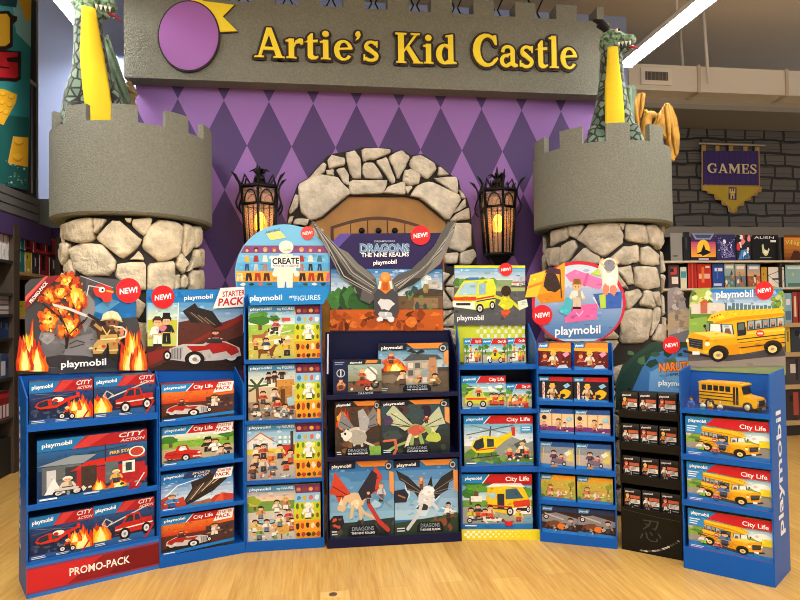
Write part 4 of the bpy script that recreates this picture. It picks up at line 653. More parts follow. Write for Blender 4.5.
D.put('dr_grey', (335, 401.5, 454, 380.5, 400.5, 452.5), 1, 'carton with a grey dragon and orange fire, left on the middle navy shelf'); D.put('dr_green', (381, 400.5, 453, 449.5, 399, 450), 1, 'carton with a pale green winged dragon, right on the middle navy shelf')
D.put('dr_red', (329.5, 461.7, 538, 394, 460.5, 534), 2, 'tall carton with an orange winged tan dragon, bottom left of the navy display'); D.put('dr_black', (394.6, 460.4, 534, 458, 459, 532), 2, 'tall carton with a white dragon on black wings, bottom right of the navy display')
# ---- 5: ambulance display
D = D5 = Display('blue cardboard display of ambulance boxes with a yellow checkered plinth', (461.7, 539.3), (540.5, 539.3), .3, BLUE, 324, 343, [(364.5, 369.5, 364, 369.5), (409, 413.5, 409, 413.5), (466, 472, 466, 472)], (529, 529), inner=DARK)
def checks(c, x0, y0, x1, y1, n, m, fade=True):
    c.rect(x0, y0, x1, y1, '#e2e03c')
    for i in range(n):
        for j in range(m):
            if (i+j) % 2: c.ell(x0+(x1-x0)*(i+.5)/n, y0+(y1-y0)*(j+.5)/m, (x1-x0)/n*.5*(1-.6*i/n), (y1-y0)/m*.5*(1-.6*i/n), '#f6f6e0', 6)
c = Cv(lambda x, y: (x/100*D.w, (1-y/100)*D.zp)); c.rect(0, 0, 100, 100, '#e6d62a')
for i in range(24):
    for j in range(3):
        if (i+j) % 2: c.rect(3+3.6*i, 14+24*j, 3+3.6*i+3.6*(1-i/30), 14+24*j+24*(1-i/30), '#f8f4d8')
link('front_print', c.mesh('front_print'), D.plinth, (0, -.0065, 0))
c = D.cv(440, 250, 4, D.depth-.012); c.card([(56, 294), (338, 288), (345, 450), (70, 450)], '#dce23c', .002)
for i in range(20):
    for j in range(7):
        if (i+j) % 2 and i > 5: c.rect(62+14*i, 300+18*j, 62+14*i+12, 300+18*j+15, '#f4f6d4')
o = D.on(c, 'tray_back', D.depth-.012); o['label'] = 'yellow and white checkered back of the tray'
c = D.cv(440, 250, 4, .27, 9)
c.card([(56, 60), (342, 62), (342, 300), (56, 300)], '#56585a'); c.grad(58, 64, 340, 140, '#4f9ed4', '#e0e8e8'); c.rect(58, 62, 340, 72, '#d8dc3a'); c.rect(58, 120, 340, 150, '#8aa070')
for i in range(8): c.blob(70+20*i, 128, 16, 16, c.R.choice(('#4a7a3a', '#6a9a4a')))
c.poly([(58, 170), (340, 140), (340, 290), (58, 290)], '#57585c'); c.rect(160, 150, 340, 165, '#a8b46a'); c.push(38, 100, 228, 260); van(c); c.pop(); c.push(282, 98, 342, 150); van(c, '#b8bcc0'); c.pop()
c.blob(262, 212, 26, 32, '#d2d42c'); c.line([(222, 186), (250, 196)], 12, '#d2d42c'); c.line([(280, 200), (316, 232)], 12, '#d2d42c'); c.ell(264, 164, 20, 22, '#3a241c'); c.blob(262, 248, 18, 14, '#d8582c'); c.poly([(310, 206), (346, 196), (352, 226), (316, 242)], '#dfe6d4'); c.line([(256, 258), (258, 268)], 8, '#c84a28')
c.logo(68, 281, 174, 280, 19); h5 = D.on(c, 'header_card', .27); new_badge(D, h5, 505.8, 269.4, 6.6, .27)
for k, px, t in (('medkit', (464.3, 338.5, 364, 482, 338.5, 364), 'small rescue figure carton, left of three in the checkered tray'), ('medbike', (482.6, 338.8, 364, 507.3, 338.8, 364), 'small rescue motorbike carton, middle of three in the checkered tray'), ('medkit', (507.8, 338.5, 364, 525.5, 338.5, 364), 'small rescue figure carton, right of three in the checkered tray')):
    D.put(k, px, 0, t, 'small rescue cartons', d=.06)
D.put('buggy', (461.7, 376, 409, 505.8, 376, 408.5), 1, 'carton with a yellow rescue buggy on the second shelf of the ambulance display'); D.put('medteam', (506.3, 383.8, 409, 531.6, 383.8, 409), 1, 'small carton with a rescue team beside the buggy carton', d=.12)
D.put('rescueheli', (464, 415.5, 466, 533, 415.5, 466), 2, 'carton with a yellow rescue helicopter on the third shelf'); D.put('ambulance', (462.5, 474, 529, 532.2, 474, 529), 3, 'carton with a yellow ambulance above the checkered plinth')
# ---- 6: gift figure display
D = D6 = Display('blue cardboard display of six shelves of gift boxes under a round red edged topper', (540.3, 541), (617.6, 549), .3, BLUE, 343, 352, [(369, 373.5, 370.5, 375), (400.5, 405, 402.5, 407), (433, 438, 436.5, 441.5), (467, 472.5, 471, 476.5), (500, 504.5, 505, 509.5)], (531, 540))
c = D.cv(440, 250, 4, .27, 10)
rim = [(555+188*math.cos(2*PI*i/56), 212+168*math.sin(2*PI*i/56)) for i in range(56)]
c.card([p for p in rim if p[1] < 369], '#d0283c'); c.poly([(555+176*math.cos(2*PI*i/56), 216+158*math.sin(2*PI*i/56)) for i in range(56) if 216+158*math.sin(2*PI*i/56) < 366], '#c9dcee')
a = [(y, math.sqrt(max(0, 1-((y-216)/158)**2))*176) for y in range(150, 366, 12)]
for i in range(len(a)-1):
    t = i/len(a); c.poly([(555-a[i][1], a[i][0]), (555+a[i][1], a[i][0]), (555+a[i+1][1], a[i+1][0]), (555-a[i+1][1], a[i+1][0])], (int(170-100*t), int(190-70*t), int(224-48*t)))
c.card([(340, 190), (362, 100), (424, 80), (430, 100), (470, 68), (500, 48), (498, 206), (404, 214), (384, 188)], '#e6a428', .004); c.poly([(384, 180), (498, 160), (498, 206), (404, 214)], '#d88a1e'); c.poly([(342, 188), (362, 100), (422, 84), (390, 186)], '#f4c83a'); c.line([(352, 150), (412, 130)], 10, '#e88a2a'); c.blob(448, 130, 32, 40, '#3a2a26'); c.poly([(418, 90), (440, 68), (482, 78), (484, 98)], '#4a2c40'); c.line([(480, 90), (486, 190)], 5, '#4a3028')
c.poly([(500, 100), (540, 78), (660, 120), (640, 158), (520, 126)], '#ec7ab4'); c.line([(590, 98), (578, 140)], 12, '#d85a9a'); c.poly([(600, 96), (640, 70), (650, 104)], '#b8d44a')
c.card([(610, 190), (650, 172), (648, 110), (632, 76), (640, 44), (676, 30), (706, 40), (714, 90), (706, 168), (730, 172), (724, 232), (640, 236)], '#e8e2d4', .004); c.poly([(612, 176), (730, 166), (724, 232), (640, 236)], '#3a62b4'); c.poly([(636, 180), (662, 176), (664, 232), (642, 234)], '#b8d44a'); c.blob(680, 100, 26, 46, '#f0ece0'); c.ell(678, 62, 24, 24, '#8a8a94'); c.line([(656, 64), (640, 50), (650, 36)], 8, '#e6c48c'); c.line([(700, 62), (712, 50), (700, 32)], 8, '#e6c48c'); c.blob(664, 158, 14, 24, '#e08a70'); c.blob(692, 158, 14, 24, '#e08a70')
c.poly([(500, 246), (530, 222), (630, 214), (628, 276), (500, 292)], '#e66aa8'); c.poly([(500, 246), (530, 222), (534, 240), (504, 268)], '#c84a8a'); c.line([(546, 252), (556, 264), (572, 244)], 5, '#f4b4d4'); fig(c, 548, 236, 112, '#f0e6d4', '#d8c0a0', '#d8a848', hat='#8a6420'); c.blob(512, 214, 18, 26, '#4cb8c8'); c.blob(500, 240, 24, 22, '#4cb8c8')
c.logo(460, 340, 642, 332, 32); h6 = D.on(c, 'header_card', .27); new_badge(D, h6, 542.3, 315, 10.2, .27)
rows6 = [('g_king', 'royal costume', (535.8, 343, 370, 571, 343, 370.5), (571.4, 343, 370, 611, 343, 370.5)), ('g_pirate', 'pirate and parrot', (537.3, 376.5, 401, 572.6, 377, 402), (573.4, 377, 402, 608.6, 378, 403)), ('g_gym', 'purple floored gym', (538.2, 408.5, 433, 573.7, 409.5, 435), (574.2, 409.5, 435, 611, 411, 437)),
    ('g_skate', 'street music', (539.5, 441.5, 467.5, 574.4, 443, 470), (575.2, 443, 470, 612.4, 445, 472)), ('g_fairy', 'woodland fairy', (540.4, 474.5, 501, 575.4, 476, 503), (576.4, 476, 503, 614, 478, 505)), ('g_bull', 'brown animal and orange ball', (541.9, 505.5, 532, 577.8, 508, 536), (578.3, 508, 536, 616, 511, 540))]
for i, (k, t, pl, pr) in enumerate(rows6):
    for px, sd in ((pl, 'left'), (pr, 'right')): D.put(k, px, i, '%s gift carton, %s of the pair on shelf %s of six' % (t, sd, ('one', 'two', 'three', 'four', 'five', 'six')[i]), 'gift figure cartons', d=.1)
# ---- 7: black ninja display
D = D7 = Display('narrow black cardboard display of small black figure boxes, seventh from left', (622, 548.7), (683, 560.6), .3, BLACK, 389, 402, [(410.5, 418, 413, 421), (442, 450, 446, 455), (475, 484, 480, 489)], (504.5, 517))
c = D.cv(600, 260, 4, .28, 11)
c.card([(62, 600), (66, 480), (90, 420), (150, 370), (205, 330), (330, 326), (420, 336), (470, 372), (520, 420), (520, 600)], '#2c4638'); c.poly([(110, 560), (150, 430), (200, 380), (300, 350), (420, 352), (500, 400), (520, 460), (520, 590), (120, 590)], '#3f76ae'); c.poly([(190, 590), (200, 450), (300, 390), (420, 390), (500, 440), (510, 590)], '#6aa0d0'); c.poly([(70, 480), (150, 385), (230, 345), (170, 430), (120, 540), (80, 560)], '#244034'); c.specks(80, 350, 420, 420, 10, ('#385a40', '#22402f', '#4a6e4a'), 18)
c.text('NARUTO', 236, 446, 372, 438, 34, '#f08a2a', .04, stroke='#7a2a1a', sw=.05); c.text('SHIPPUDEN', 262, 466, 360, 460, 12, '#2a3a5a', .02); c.logo(234, 500, 358, 506, 20)
h7 = D.on(c, 'header_card', .28); new_badge(D, h7, 671.5, 345, 8.6, .28)
c = D.cv(600, 260, 4, .29, 12); c.card([(272, 340), (270, 130), (282, 112), (306, 108), (326, 122), (336, 150), (344, 190), (400, 220), (400, 345), (290, 350)], '#8a8486'); c.poly([(272, 340), (271, 215), (330, 195), (400, 222), (400, 345)], '#a8967c'); c.poly([(276, 300), (400, 268), (400, 345), (290, 350)], '#6c7078'); c.specks(278, 120, 330, 300, 24, ('#9c9698', '#746c6e', '#b4aca8', '#8a7a6a'), 12); o = D.on(c, 'rock_cutout', .01, h7); o['label'] = 'grey rock and road cut-out standing behind the card'
for r, (yt, yb) in enumerate(((392, 411), (424, 442.5), (455.5, 475), (486, 505))):
    for k, (xa, xb) in enumerate(((620.3, 637.8), (639, 656.8), (658, 676.5))):
        xa += 1.1*r; xb += 1.1*r; e = (.9+.5*r)*k
        D.put('ninja%d' % ((r+k) % 3), (xa, yt+e, yb+e, xb, yt+e+.4, yb+e+.6), r, 'small black figure carton, %s on the %s shelf of the black display' % (('left', 'middle', 'right')[k], ('top', 'second', 'third', 'lowest')[r]), 'small black figure cartons', d=.1)
c = Cv(lambda x, y: (x/100*D.w, (1-y/100)*D.zp), 3); c.line([(2, 6), (66, 13), (98, 14)], .5, '#5a5850')
for a in ([(38, 24), (62, 23), (60, 34), (57, 42), (54, 40)], [(50, 24), (47, 34), (38, 44)], [(42, 32), (46, 36)], [(36, 56), (33, 66)], [(42, 52), (44, 64), (50, 69), (59, 68), (60, 62)], [(49, 50), (52, 55)], [(62, 50), (66, 58)]): c.line(a, 2.6, '#454238')
for i in range(16): c.blob(34+4*i, 94-i*i*.16, 3, 2, c.R.choice(('#8a8880', '#c8c6c0', '#4a4840')), 7, .5)
link('front_print', c.mesh('front_print'), D.plinth, (0, -.0065, 0))
# ---- 8: school bus display
D = D8 = Display('blue cardboard display of school bus boxes, far right of the row', (684, 567.4), (775.7, 587.6), .3, BLUE, 366, 373, [(408.5, 413.5, 414, 419.5), (453, 459, 465, 471), (499, 505, 513.5, 519.5)], (546, 564), flare=(0, .05))
side_text(D, True, 'playmobil', .24, .93, .095, .185)
c = D.cv(600, 260, 4, .285, 13)
c.card([(352, 440), (358, 150), (370, 122), (400, 112), (690, 104), (722, 112), (738, 134), (742, 420), (742, 460)], '#8a9a6a'); c.grad(380, 116, 728, 200, '#2d7fcf', '#cfe4ee'); c.poly([(356, 240), (380, 116), (440, 112), (450, 160), (400, 230)], '#a8bc54')
for i in range(26): c.blob(370+c.R.uniform(0, 70), 130+c.R.uniform(0, 90), 12, 10, c.R.choice(('#7a9a34', '#c8d47a', '#e2e8b4', '#5a7a2a')))
for i in range(22): c.blob(690+c.R.uniform(0, 40), 130+c.R.uniform(0, 70), 10, 9, c.R.choice(('#7a9a34', '#b8c86a', '#5a7a2a')))
for i in range(14): c.rect(480+16*i, 186-c.R.uniform(0, 16), 492+16*i, 200, '#5a7a8a')
c.rect(360, 198, 738, 250, '#5f8a3c'); c.poly([(366, 176), (440, 170), (500, 176), (500, 214), (366, 216)], '#d8cfc4'); c.rect(402, 170, 430, 214, '#b86a4c'); c.poly([(398, 172), (416, 158), (436, 172)], '#c8502c'); c.poly([(358, 236), (430, 226), (420, 300), (356, 300)], '#8ab04e')
c.poly([(352, 330), (742, 330), (742, 420), (352, 425)], '#5c5654'); c.poly([(352, 300), (400, 290), (380, 330), (352, 335)], '#b0a48c'); c.poly([(354, 405), (742, 385), (742, 425), (352, 430)], '#8f867c')
c.push(338, 188, 748, 412); bus(c); c.pop(); c.logo(466, 152, 614, 146, 27)
h8 = D.on(c, 'header_card', .285); new_badge(D, h8, 764.3, 290.4, 9.2, .285)
for r, px in enumerate(((686, 416, 453, 773, 422.5, 465), (687.8, 461, 499.5, 775, 470, 514), (691, 508, 547, 776, 520, 564))):
    D.put('bus', px, r+1, 'yellow school bus carton, %s of the three stacked shelves at far right' % ('top', 'middle', 'bottom')[r], 'school bus cartons', d=.13)
gm, N, L, b = newmat('clear_plastic'); N.remove(b); tb = N.new('ShaderNodeBsdfTransparent'); gb_ = N.new('ShaderNodeBsdfGlossy'); gb_.inputs['Roughness'].default_value = .05; mx_ = N.new('ShaderNodeMixShader'); mx_.inputs[0].default_value = .03; L.new(tb.outputs[0], mx_.inputs[1]); L.new(gb_.outputs[0], mx_.inputs[2]); L.new(mx_.outputs[0], N['Material Output'].inputs['Surface'])
q = MB(); z0 = D.sz[0]; q.box(.004, D.w-.004, -.004, -.003, z0+.01, D.zf-.004, gm); o = q.obj('clear_cover', D.root); o['label'] = 'clear plastic window over the tray'
# the toy school bus in the tray
YEL = mat('toy_yellow', '#f5b512', .32); BLK = mat('toy_black', '#16161a', .4); GLS = mat('toy_window', '#23262c', .12); HUB = mat('toy_hub', '#d8c89a', .4); WHT = mat('toy_white', '#eeece6', .4)
p = D.O+D.u*(D.w*.55)+D.v*.145; p.z = z0
t = empty('toy_bus', p, D.ang+math.radians(-18), label='yellow toy school bus in the clear fronted tray at far right', cat='toy bus'); t.scale = (1.08, 1.05, 1.22)
L_, W_ = .30, .105; x0, x1 = -L_/2, L_/2
q = MB(); q.prism([(x0, .022), (x0, .118), (x0+.008, .124), (x1-.085, .124), (x1-.078, .118), (x1-.07, .078), (x1-.064, .074), (x1-.012, .066), (x1, .056), (x1, .022)], -W_/2, W_/2, YEL); q.obj('body', t, bevel=.004)
q = MB(); q.prism([(x0-.003, .120), (x0, .128), (x1-.09, .130), (x1-.07, .124), (x1-.07, .118)], -W_/2-.004, W_/2+.004, YEL); q.obj('roof', t, bevel=.002)
for s in (-1, 1):
    for i in range(5): q = MB(); xa = x0+.016+i*.032; q.box(xa, xa+.025, s*(W_/2+.0005), s*(W_/2+.0015), .088, .113, GLS); q.obj('side_window', t)
    for zz in (.076, .06, .044): q = MB(); q.box(x0, x1-.1, s*(W_/2+.0004), s*(W_/2+.002), zz, zz+.004, BLK); q.obj('rub_rail', t)
    q = MB(); q.box(x1-.117, x1-.09, s*(W_/2+.0004), s*(W_/2+.0018), .03, .112, GLS); q.obj('door', t); q = MB(); q.box(x1-.105, x1-.102, s*(W_/2+.0018), s*(W_/2+.0024), .03, .112, YEL); q.obj('door_bar', t)
    for xw in (x0+.06, x1-.045):
        q = MB(); q.tube([(xw, s*(W_/2-.012), .024), (xw, s*(W_/2+.006), .024)], .024, BLK, 20); wh = q.obj('wheel', t); q = MB(); q.tube([(xw, s*(W_/2+.006), .024), (xw, s*(W_/2+.008), .024)], .014, HUB, 16); q.obj('hub', wh)
q = MB(); q.prism([(x1-.078, .114), (x1-.068, .080), (x1-.066, .081), (x1-.075, .116)], -W_/2+.008, W_/2-.008, GLS); q.obj('windscreen', t)
q = MB(); q.box(x1, x1+.002, -W_/2+.02, W_/2-.02, .03, .056, BLK); q.obj('grille', t); q = MB(); q.box(x1-.004, x1+.010, -W_/2-.002, W_/2+.002, .014, .026, BLK); q.obj('bumper', t, bevel=.002)
q = MB(); q.box(x1+.0105, x1+.012, -.018, .018, .016, .026, WHT); q.obj('number_plate', t)
for s in (-1, 1): q = MB(); q.tube([(x1-.002, s*.042, .048), (x1+.003, s*.042, .048)], .007, WHT, 12); q.obj('headlamp', t)
for i in range(5): q = MB(); q.ball((x1-.086, (i-2)*.018, .128), .004, mat('toy_red', '#b8302a', .4), 8, 5); q.obj('roof_light', t)
# the toy figures beside the bus
def toy_fig(p, rz, h, shirt, legs, hair, label):
    t = empty('toy_figure', p, rz, label=label, cat='toy figure', group='toy figures in the tray'); sk = mat('toy_skin', '#e0ac84', .4)
    q = MB(); k = h
    for s in (-1, 1): q.loft([[(s*.09*k+.075*k*a, -.08*k*0+.07*k*b, z) for a, b in ((-1, -1), (1, -1), (1, 1), (-1, 1))] for z in (0, .36*k)], mat('toy_'+legs, legs, .4), smooth=False)
    q.obj('legs', t, bevel=.002)
    q = MB(); q.loft([[(r*math.cos(2*PI*i/12), .62*r*math.sin(2*PI*i/12), z) for i in range(12)] for r, z in ((.18*k, .35*k), (.17*k, .5*k), (.13*k, .66*k), (.06*k, .7*k))], mat('toy_'+shirt, shirt, .4)); q.obj('torso', t)
    for s in (-1, 1):
        q = MB(); q.tube([(s*.14*k, 0, .62*k), (s*.22*k, -.04*k, .5*k), (s*.24*k, -.1*k, .38*k)], [.05*k, .045*k, .04*k], mat('toy_'+shirt, shirt, .4)); a = q.obj('arm', t); q = MB(); q.ball((s*.24*k, -.11*k, .35*k), .042*k, sk, 8, 6); q.obj('hand', a)
    q = MB(); q.ball((0, 0, .82*k), (.13*k, .13*k, .14*k), sk); hd = q.obj('head', t)
    q = MB(); q.ball((0, .015*k, .88*k), (.15*k, .15*k, .13*k), mat('toy_'+hair, hair, .4)); q.obj('hair', hd)
    for s in (-1, 1): q = MB(); q.ball((s*.05*k, -.125*k, .83*k), .016*k, BLK, 6, 5); q.obj('eye', hd)
for u, v, h, a, l, r, t in ((.05, .06, .072, '#3a6ab8', '#2c4a8a', '#2a1c14', 'toy figure in blue clothes at the left end of the bus tray'), (.115, .045, .055, '#e8e4da', '#5aa83a', '#6a3a20', 'toy figure in white top and green trousers before the toy bus'), (.155, .042, .058, '#d8b83a', '#b83a4a', '#3a2418', 'toy figure in yellow top beside the toy bus, third from left'), (.205, .04, .055, '#e8e0d0', '#4a5a8a', '#c8a048', 'fair haired toy figure nearest the wheel of the toy bus')):
    pp = D.O+D.u*u+D.v*v; pp.z = z0; toy_fig(pp, D.ang, h, a, l, r, t)
# ------------------------------------------------------------------ the place: facade, walls, ceiling, floor
YF = 5.15                                                           # the purple facade
X = lambda px, Y, py=300: on_y(px, py, Y).x
Z = lambda px, py, Y: on_y(px, py, Y).z
def struct(q, name, **k): return q.obj(name, kind='structure', **k)
def floor_mat():
    m, N, L, b = newmat('oak_planks'); tc = N.new('ShaderNodeTexCoord'); mp = N.new('ShaderNodeMapping'); mp.inputs['Rotation'].default_value[2] = PI/2
    L.new(tc.outputs['Object'], mp.inputs['Vector']); br = N.new('ShaderNodeTexBrick'); br.offset = .37
    for k, v in (('Scale', 1), ('Brick Width', 1.4), ('Row Height', .16), ('Mortar Size', .0016), ('Mortar Smooth', .2), ('Bias', 0)): br.inputs[k].default_value = v
    br.inputs['Color1'].default_value = rgb('#dfb05c'); br.inputs['Color2'].default_value = rgb('#bd8a3c'); br.inputs['Mortar'].default_value = rgb('#a87a40')
    L.new(mp.outputs['Vector'], br.inputs['Vector'])
    m2 = N.new('ShaderNodeMapping'); m2.inputs['Scale'].default_value = (26, 1.6, 1); L.new(tc.outputs['Object'], m2.inputs['Vector'])
    n = N.new('ShaderNodeTexNoise'); n.inputs['Scale'].default_value = 1.6; n.inputs['Detail'].default_value = 7; n.inputs['Roughness'].default_value = .65; L.new(m2.outputs['Vector'], n.inputs['Vector'])
    r = N.new('ShaderNodeValToRGB'); r.color_ramp.elements[0].position = .3; r.color_ramp.elements[1].position = .72; r.color_ramp.elements[0].color = rgb('#a87024'); r.color_ramp.elements[1].color = rgb('#f4d788'); L.new(n.outputs['Fac'], r.inputs['Fac'])
    mx = N.new('ShaderNodeMix'); mx.data_type = 'RGBA'; mx.inputs['Factor'].default_value = .45; L.new(br.outputs['Color'], mx.inputs['A']); L.new(r.outputs['Color'], mx.inputs['B']); L.new(mx.outputs['Result'], b.inputs['Base Color'])
    b.inputs['Roughness'].default_value = .3; b.inputs['Specular IOR Level'].default_value = .5; return m
def harlequin():
    m, N, L, b = newmat('harlequin_paint'); tc = N.new('ShaderNodeTexCoord'); sp = N.new('ShaderNodeSeparateXYZ'); L.new(tc.outputs['Object'], sp.inputs['Vector'])
    p0, p1, p2 = on_y(313.2, 103.3, YF), on_y(399.0, 105.5, YF), on_y(336, 147.6, YF); a = (p1.x-p0.x)/2; bz = (p0.z-p2.z)*2
    def M(op, x, y):
        n = N.new('ShaderNodeMath'); n.operation = op
        for i, v in enumerate((x, y)):
            if v is None: continue
            if isinstance(v, (int, float)): n.inputs[i].default_value = v
            else: L.new(v, n.inputs[i])
        return n.outputs[0]
    u = M('DIVIDE', M('SUBTRACT', sp.outputs['X'], p0.x), a); w = M('DIVIDE', M('SUBTRACT', sp.outputs['Z'], p0.z), bz)
    s = M('ADD', M('FLOOR', M('ADD', u, w), None), M('FLOOR', M('SUBTRACT', u, w), None)); s = M('MODULO', M('ADD', s, 200), 2)
    mx = N.new('ShaderNodeMix'); mx.data_type = 'RGBA'; mx.inputs['A'].default_value = rgb('#8c62ac'); mx.inputs['B'].default_value = rgb('#452c68'); L.new(s, mx.inputs['Factor']); L.new(mx.outputs['Result'], b.inputs['Base Color']); b.inputs['Roughness'].default_value = .6; return m
STUCCO = mat('grey_stucco', '#7a7c71', .85, bump=.5, bscale=110, vary=.14, vscale=70); MORTAR = mat('dark_mortar', '#2b2622', .9, bump=.3)
STONE_W = mat('cream_stone', '#ddd0b4', .85, bump=1, bscale=30, vary=.26, vscale=11); STONE_G = mat('tan_stone', '#bdb19c', .85, bump=1, bscale=30, vary=.3, vscale=11); STONE_A = mat('pale_stone', '#d2c8b6', .85, bump=1, bscale=30, vary=.24, vscale=11)
BEIGE = mat('beige_ceiling', '#d6d0c8', .9); BLUEW = mat('dusty_blue_paint', '#8a99c2', .8); DGREY = mat('dark_grey_slat', '#4c4a46', .7); GREEN_GREY = mat('green_grey_wall', '#9aa098', .8); NEAR_BLACK = mat('near_black', '#1c1a19', .6); WOOD = mat('honey_wood', '#a8742a', .5, vary=.2, vscale=5, bump=.1); WOODL = mat('light_wood_edge', '#b89868', .5); PURPLE = mat('deep_purple', '#3f2a58', .7); OFFW = mat('off_white_metal', '#bdb3a2', .5); WHITE = mat('white_metal', '#dedad2', .4)
q = MB(); q.box(-9, 11, -9, 12, -.1, 0, floor_mat()); struct(q, 'floor')
q = MB(); q.box(-9, 11, -9, 12, 5.3, 5.4, BEIGE); struct(q, 'ceiling')
q = MB(); q.box(-4.2, -4.1, -3, 12, 0, 5.3, mat('left_wall_grey', '#6e6a66', .8)); struct(q, 'wall_left')
q = MB(); q.box(-9, 11, 11.9, 12, 0, 5.3, BEIGE); struct(q, 'wall_far')
# facade (a free-standing wall) with its door
xa, xb = X(137, YF), X(600, YF)
q = MB(); q.box(xa, xb, YF, YF+.1, 0, 3.9, harlequin()); struct(q, 'wall_facade')
# blue painted wall behind the facade
YB = 6.2; xl, xr = X(38.5, YB), X(633, YB); zt = Z(628, 17, YB); zb = Z(45, 199, YB)
q = MB(); q.box(xl, xr, YB, YB+.08, zb, 5.2 if False else zt, BLUEW); struct(q, 'wall_blue')
YE = 7.9; q = MB(); ze, zp = Z(45, 228, YE), Z(50, 250, YE); q.box(-4.1, 1.5, YE, YE+.1, ze, 5.3, GREEN_GREY); q.box(-4.1, 1.5, YE-.01, YE+.1, 0, ze, PURPLE); struct(q, 'wall_end')
# ---- left fascia: the wall above the left shelving
XL = -2.95
q = MB(); yA = on_x(27, 100, XL).y; yQ = on_x(38.5, 205, XL).y; zq = on_x(27, 195, XL).z; zl = on_x(27, 220, XL).z
q.box(XL-1.1, XL, 2, yQ, zl, zq, DGREY)
for k in range(3): z = zl+(zq-zl)*(k+.15)/3; q.box(XL, XL+.012, 2, yQ, z, z+(zq-zl)*.28, mat('slat_grey', '#5c5a56', .6))
q.box(XL-1.1, XL+.004, 2, yQ+.3, zl-.2, zl, PURPLE); struct(q, 'trim_fascia')
q = MB(); y1 = on_x(28.5, 100, XL).y; y2 = on_x(38, 100, XL).y; q.box(XL-.25, XL-.02, y1, y2, zq, 5.3, mat('column_black', '#2a2827', .6)); q.box(XL-.26, XL+.0, y1, y2, on_x(33, 84, XL).z, on_x(33, 81, XL).z, OFFW); q.box(XL-.2, XL-.005, y1+.1, y2-.1, zq+.05, on_x(33, 85, XL).z, mat('column_grey', '#55514d', .6)); struct(q, 'column_left')
# brick toy banner on the fascia
class PCv(Cv): pass
def wall_canvas(zx, zy, sc, X_, seed=1): return Cv(lambda x, y: (lambda P: (P.y, P.z))(on_x(zx+x/sc, zy+y/sc, X_)), seed)
c = wall_canvas(0, 0, 4, XL-.01, 2); c.card([(-160, -60), (122, -20), (112, 590), (105, 760), (-160, 700)], '#2f8588', .03); c.poly([(-160, -60), (122, -20), (118, 120), (-160, 60)], '#4aa0a8'); c.poly([(40, -20), (120, 10), (119, 190), (60, 130)], '#8fc4c4'); c.poly([(-160, 440), (112, 470), (105, 760), (-160, 700)], '#1f5a56'); c.poly([(-160, -60), (70, -40), (60, 30), (-160, 0)], '#14424c')
c.specks(20, 640, 100, 740, 40, ('#8ab0a4', '#1c3a38', '#4a8078', '#c8d4c4'), 5); c.poly([(68, 0), (120, -8), (118, 80), (98, 82), (84, 40)], '#e0ac2a')
c.card([(-60, 45), (30, 42), (44, 60), (64, 66), (62, 84), (46, 96), (46, 186), (20, 200), (80, 206), (78, 318), (60, 328), (-60, 320)], '#2a1614', .004); c.poly([(-60, 60), (22, 54), (34, 72), (34, 170), (16, 184), (-60, 186)], '#d8a62a'); c.poly([(-60, 205), (66, 210), (68, 226), (20, 232), (24, 246), (66, 250), (68, 306), (54, 312), (-60, 306)], '#b01e26'); c.line([(-40, 262), (30, 272)], 6, '#2a1614')
c.card([(-60, 350), (10, 356), (64, 378), (58, 410), (8, 500), (-60, 470)], '#e6ac26', .004)
for x, y in ((6, 376), (40, 388), (2, 410), (34, 420), (-4, 442), (18, 450)): c.ell(x, y, 13, 10, '#c8881c'); c.ell(x, y-3, 11, 8, '#f0bc38')
c.card([(48, 545), (108, 550), (106, 668), (26, 652)], '#eeb02a', .004); c.ell(70, 568, 20, 15, '#cc8c1e'); c.ell(70, 562, 19, 13, '#f4c03c'); c.ell(66, 632, 20, 15, '#cc8c1e'); c.ell(66, 626, 19, 13, '#f4c03c')
me = c.mesh('brick_banner')
# canvas x ran along the wall (y), its front must face +x
for v in me.vertices: x, y, z = v.co; v.co = (-y, x, z)
link('brick_banner', me, None, (XL-.005+.006, 0, 0), label='teal wall banner with big toy bricks and chunky letters, top left', cat='banner')
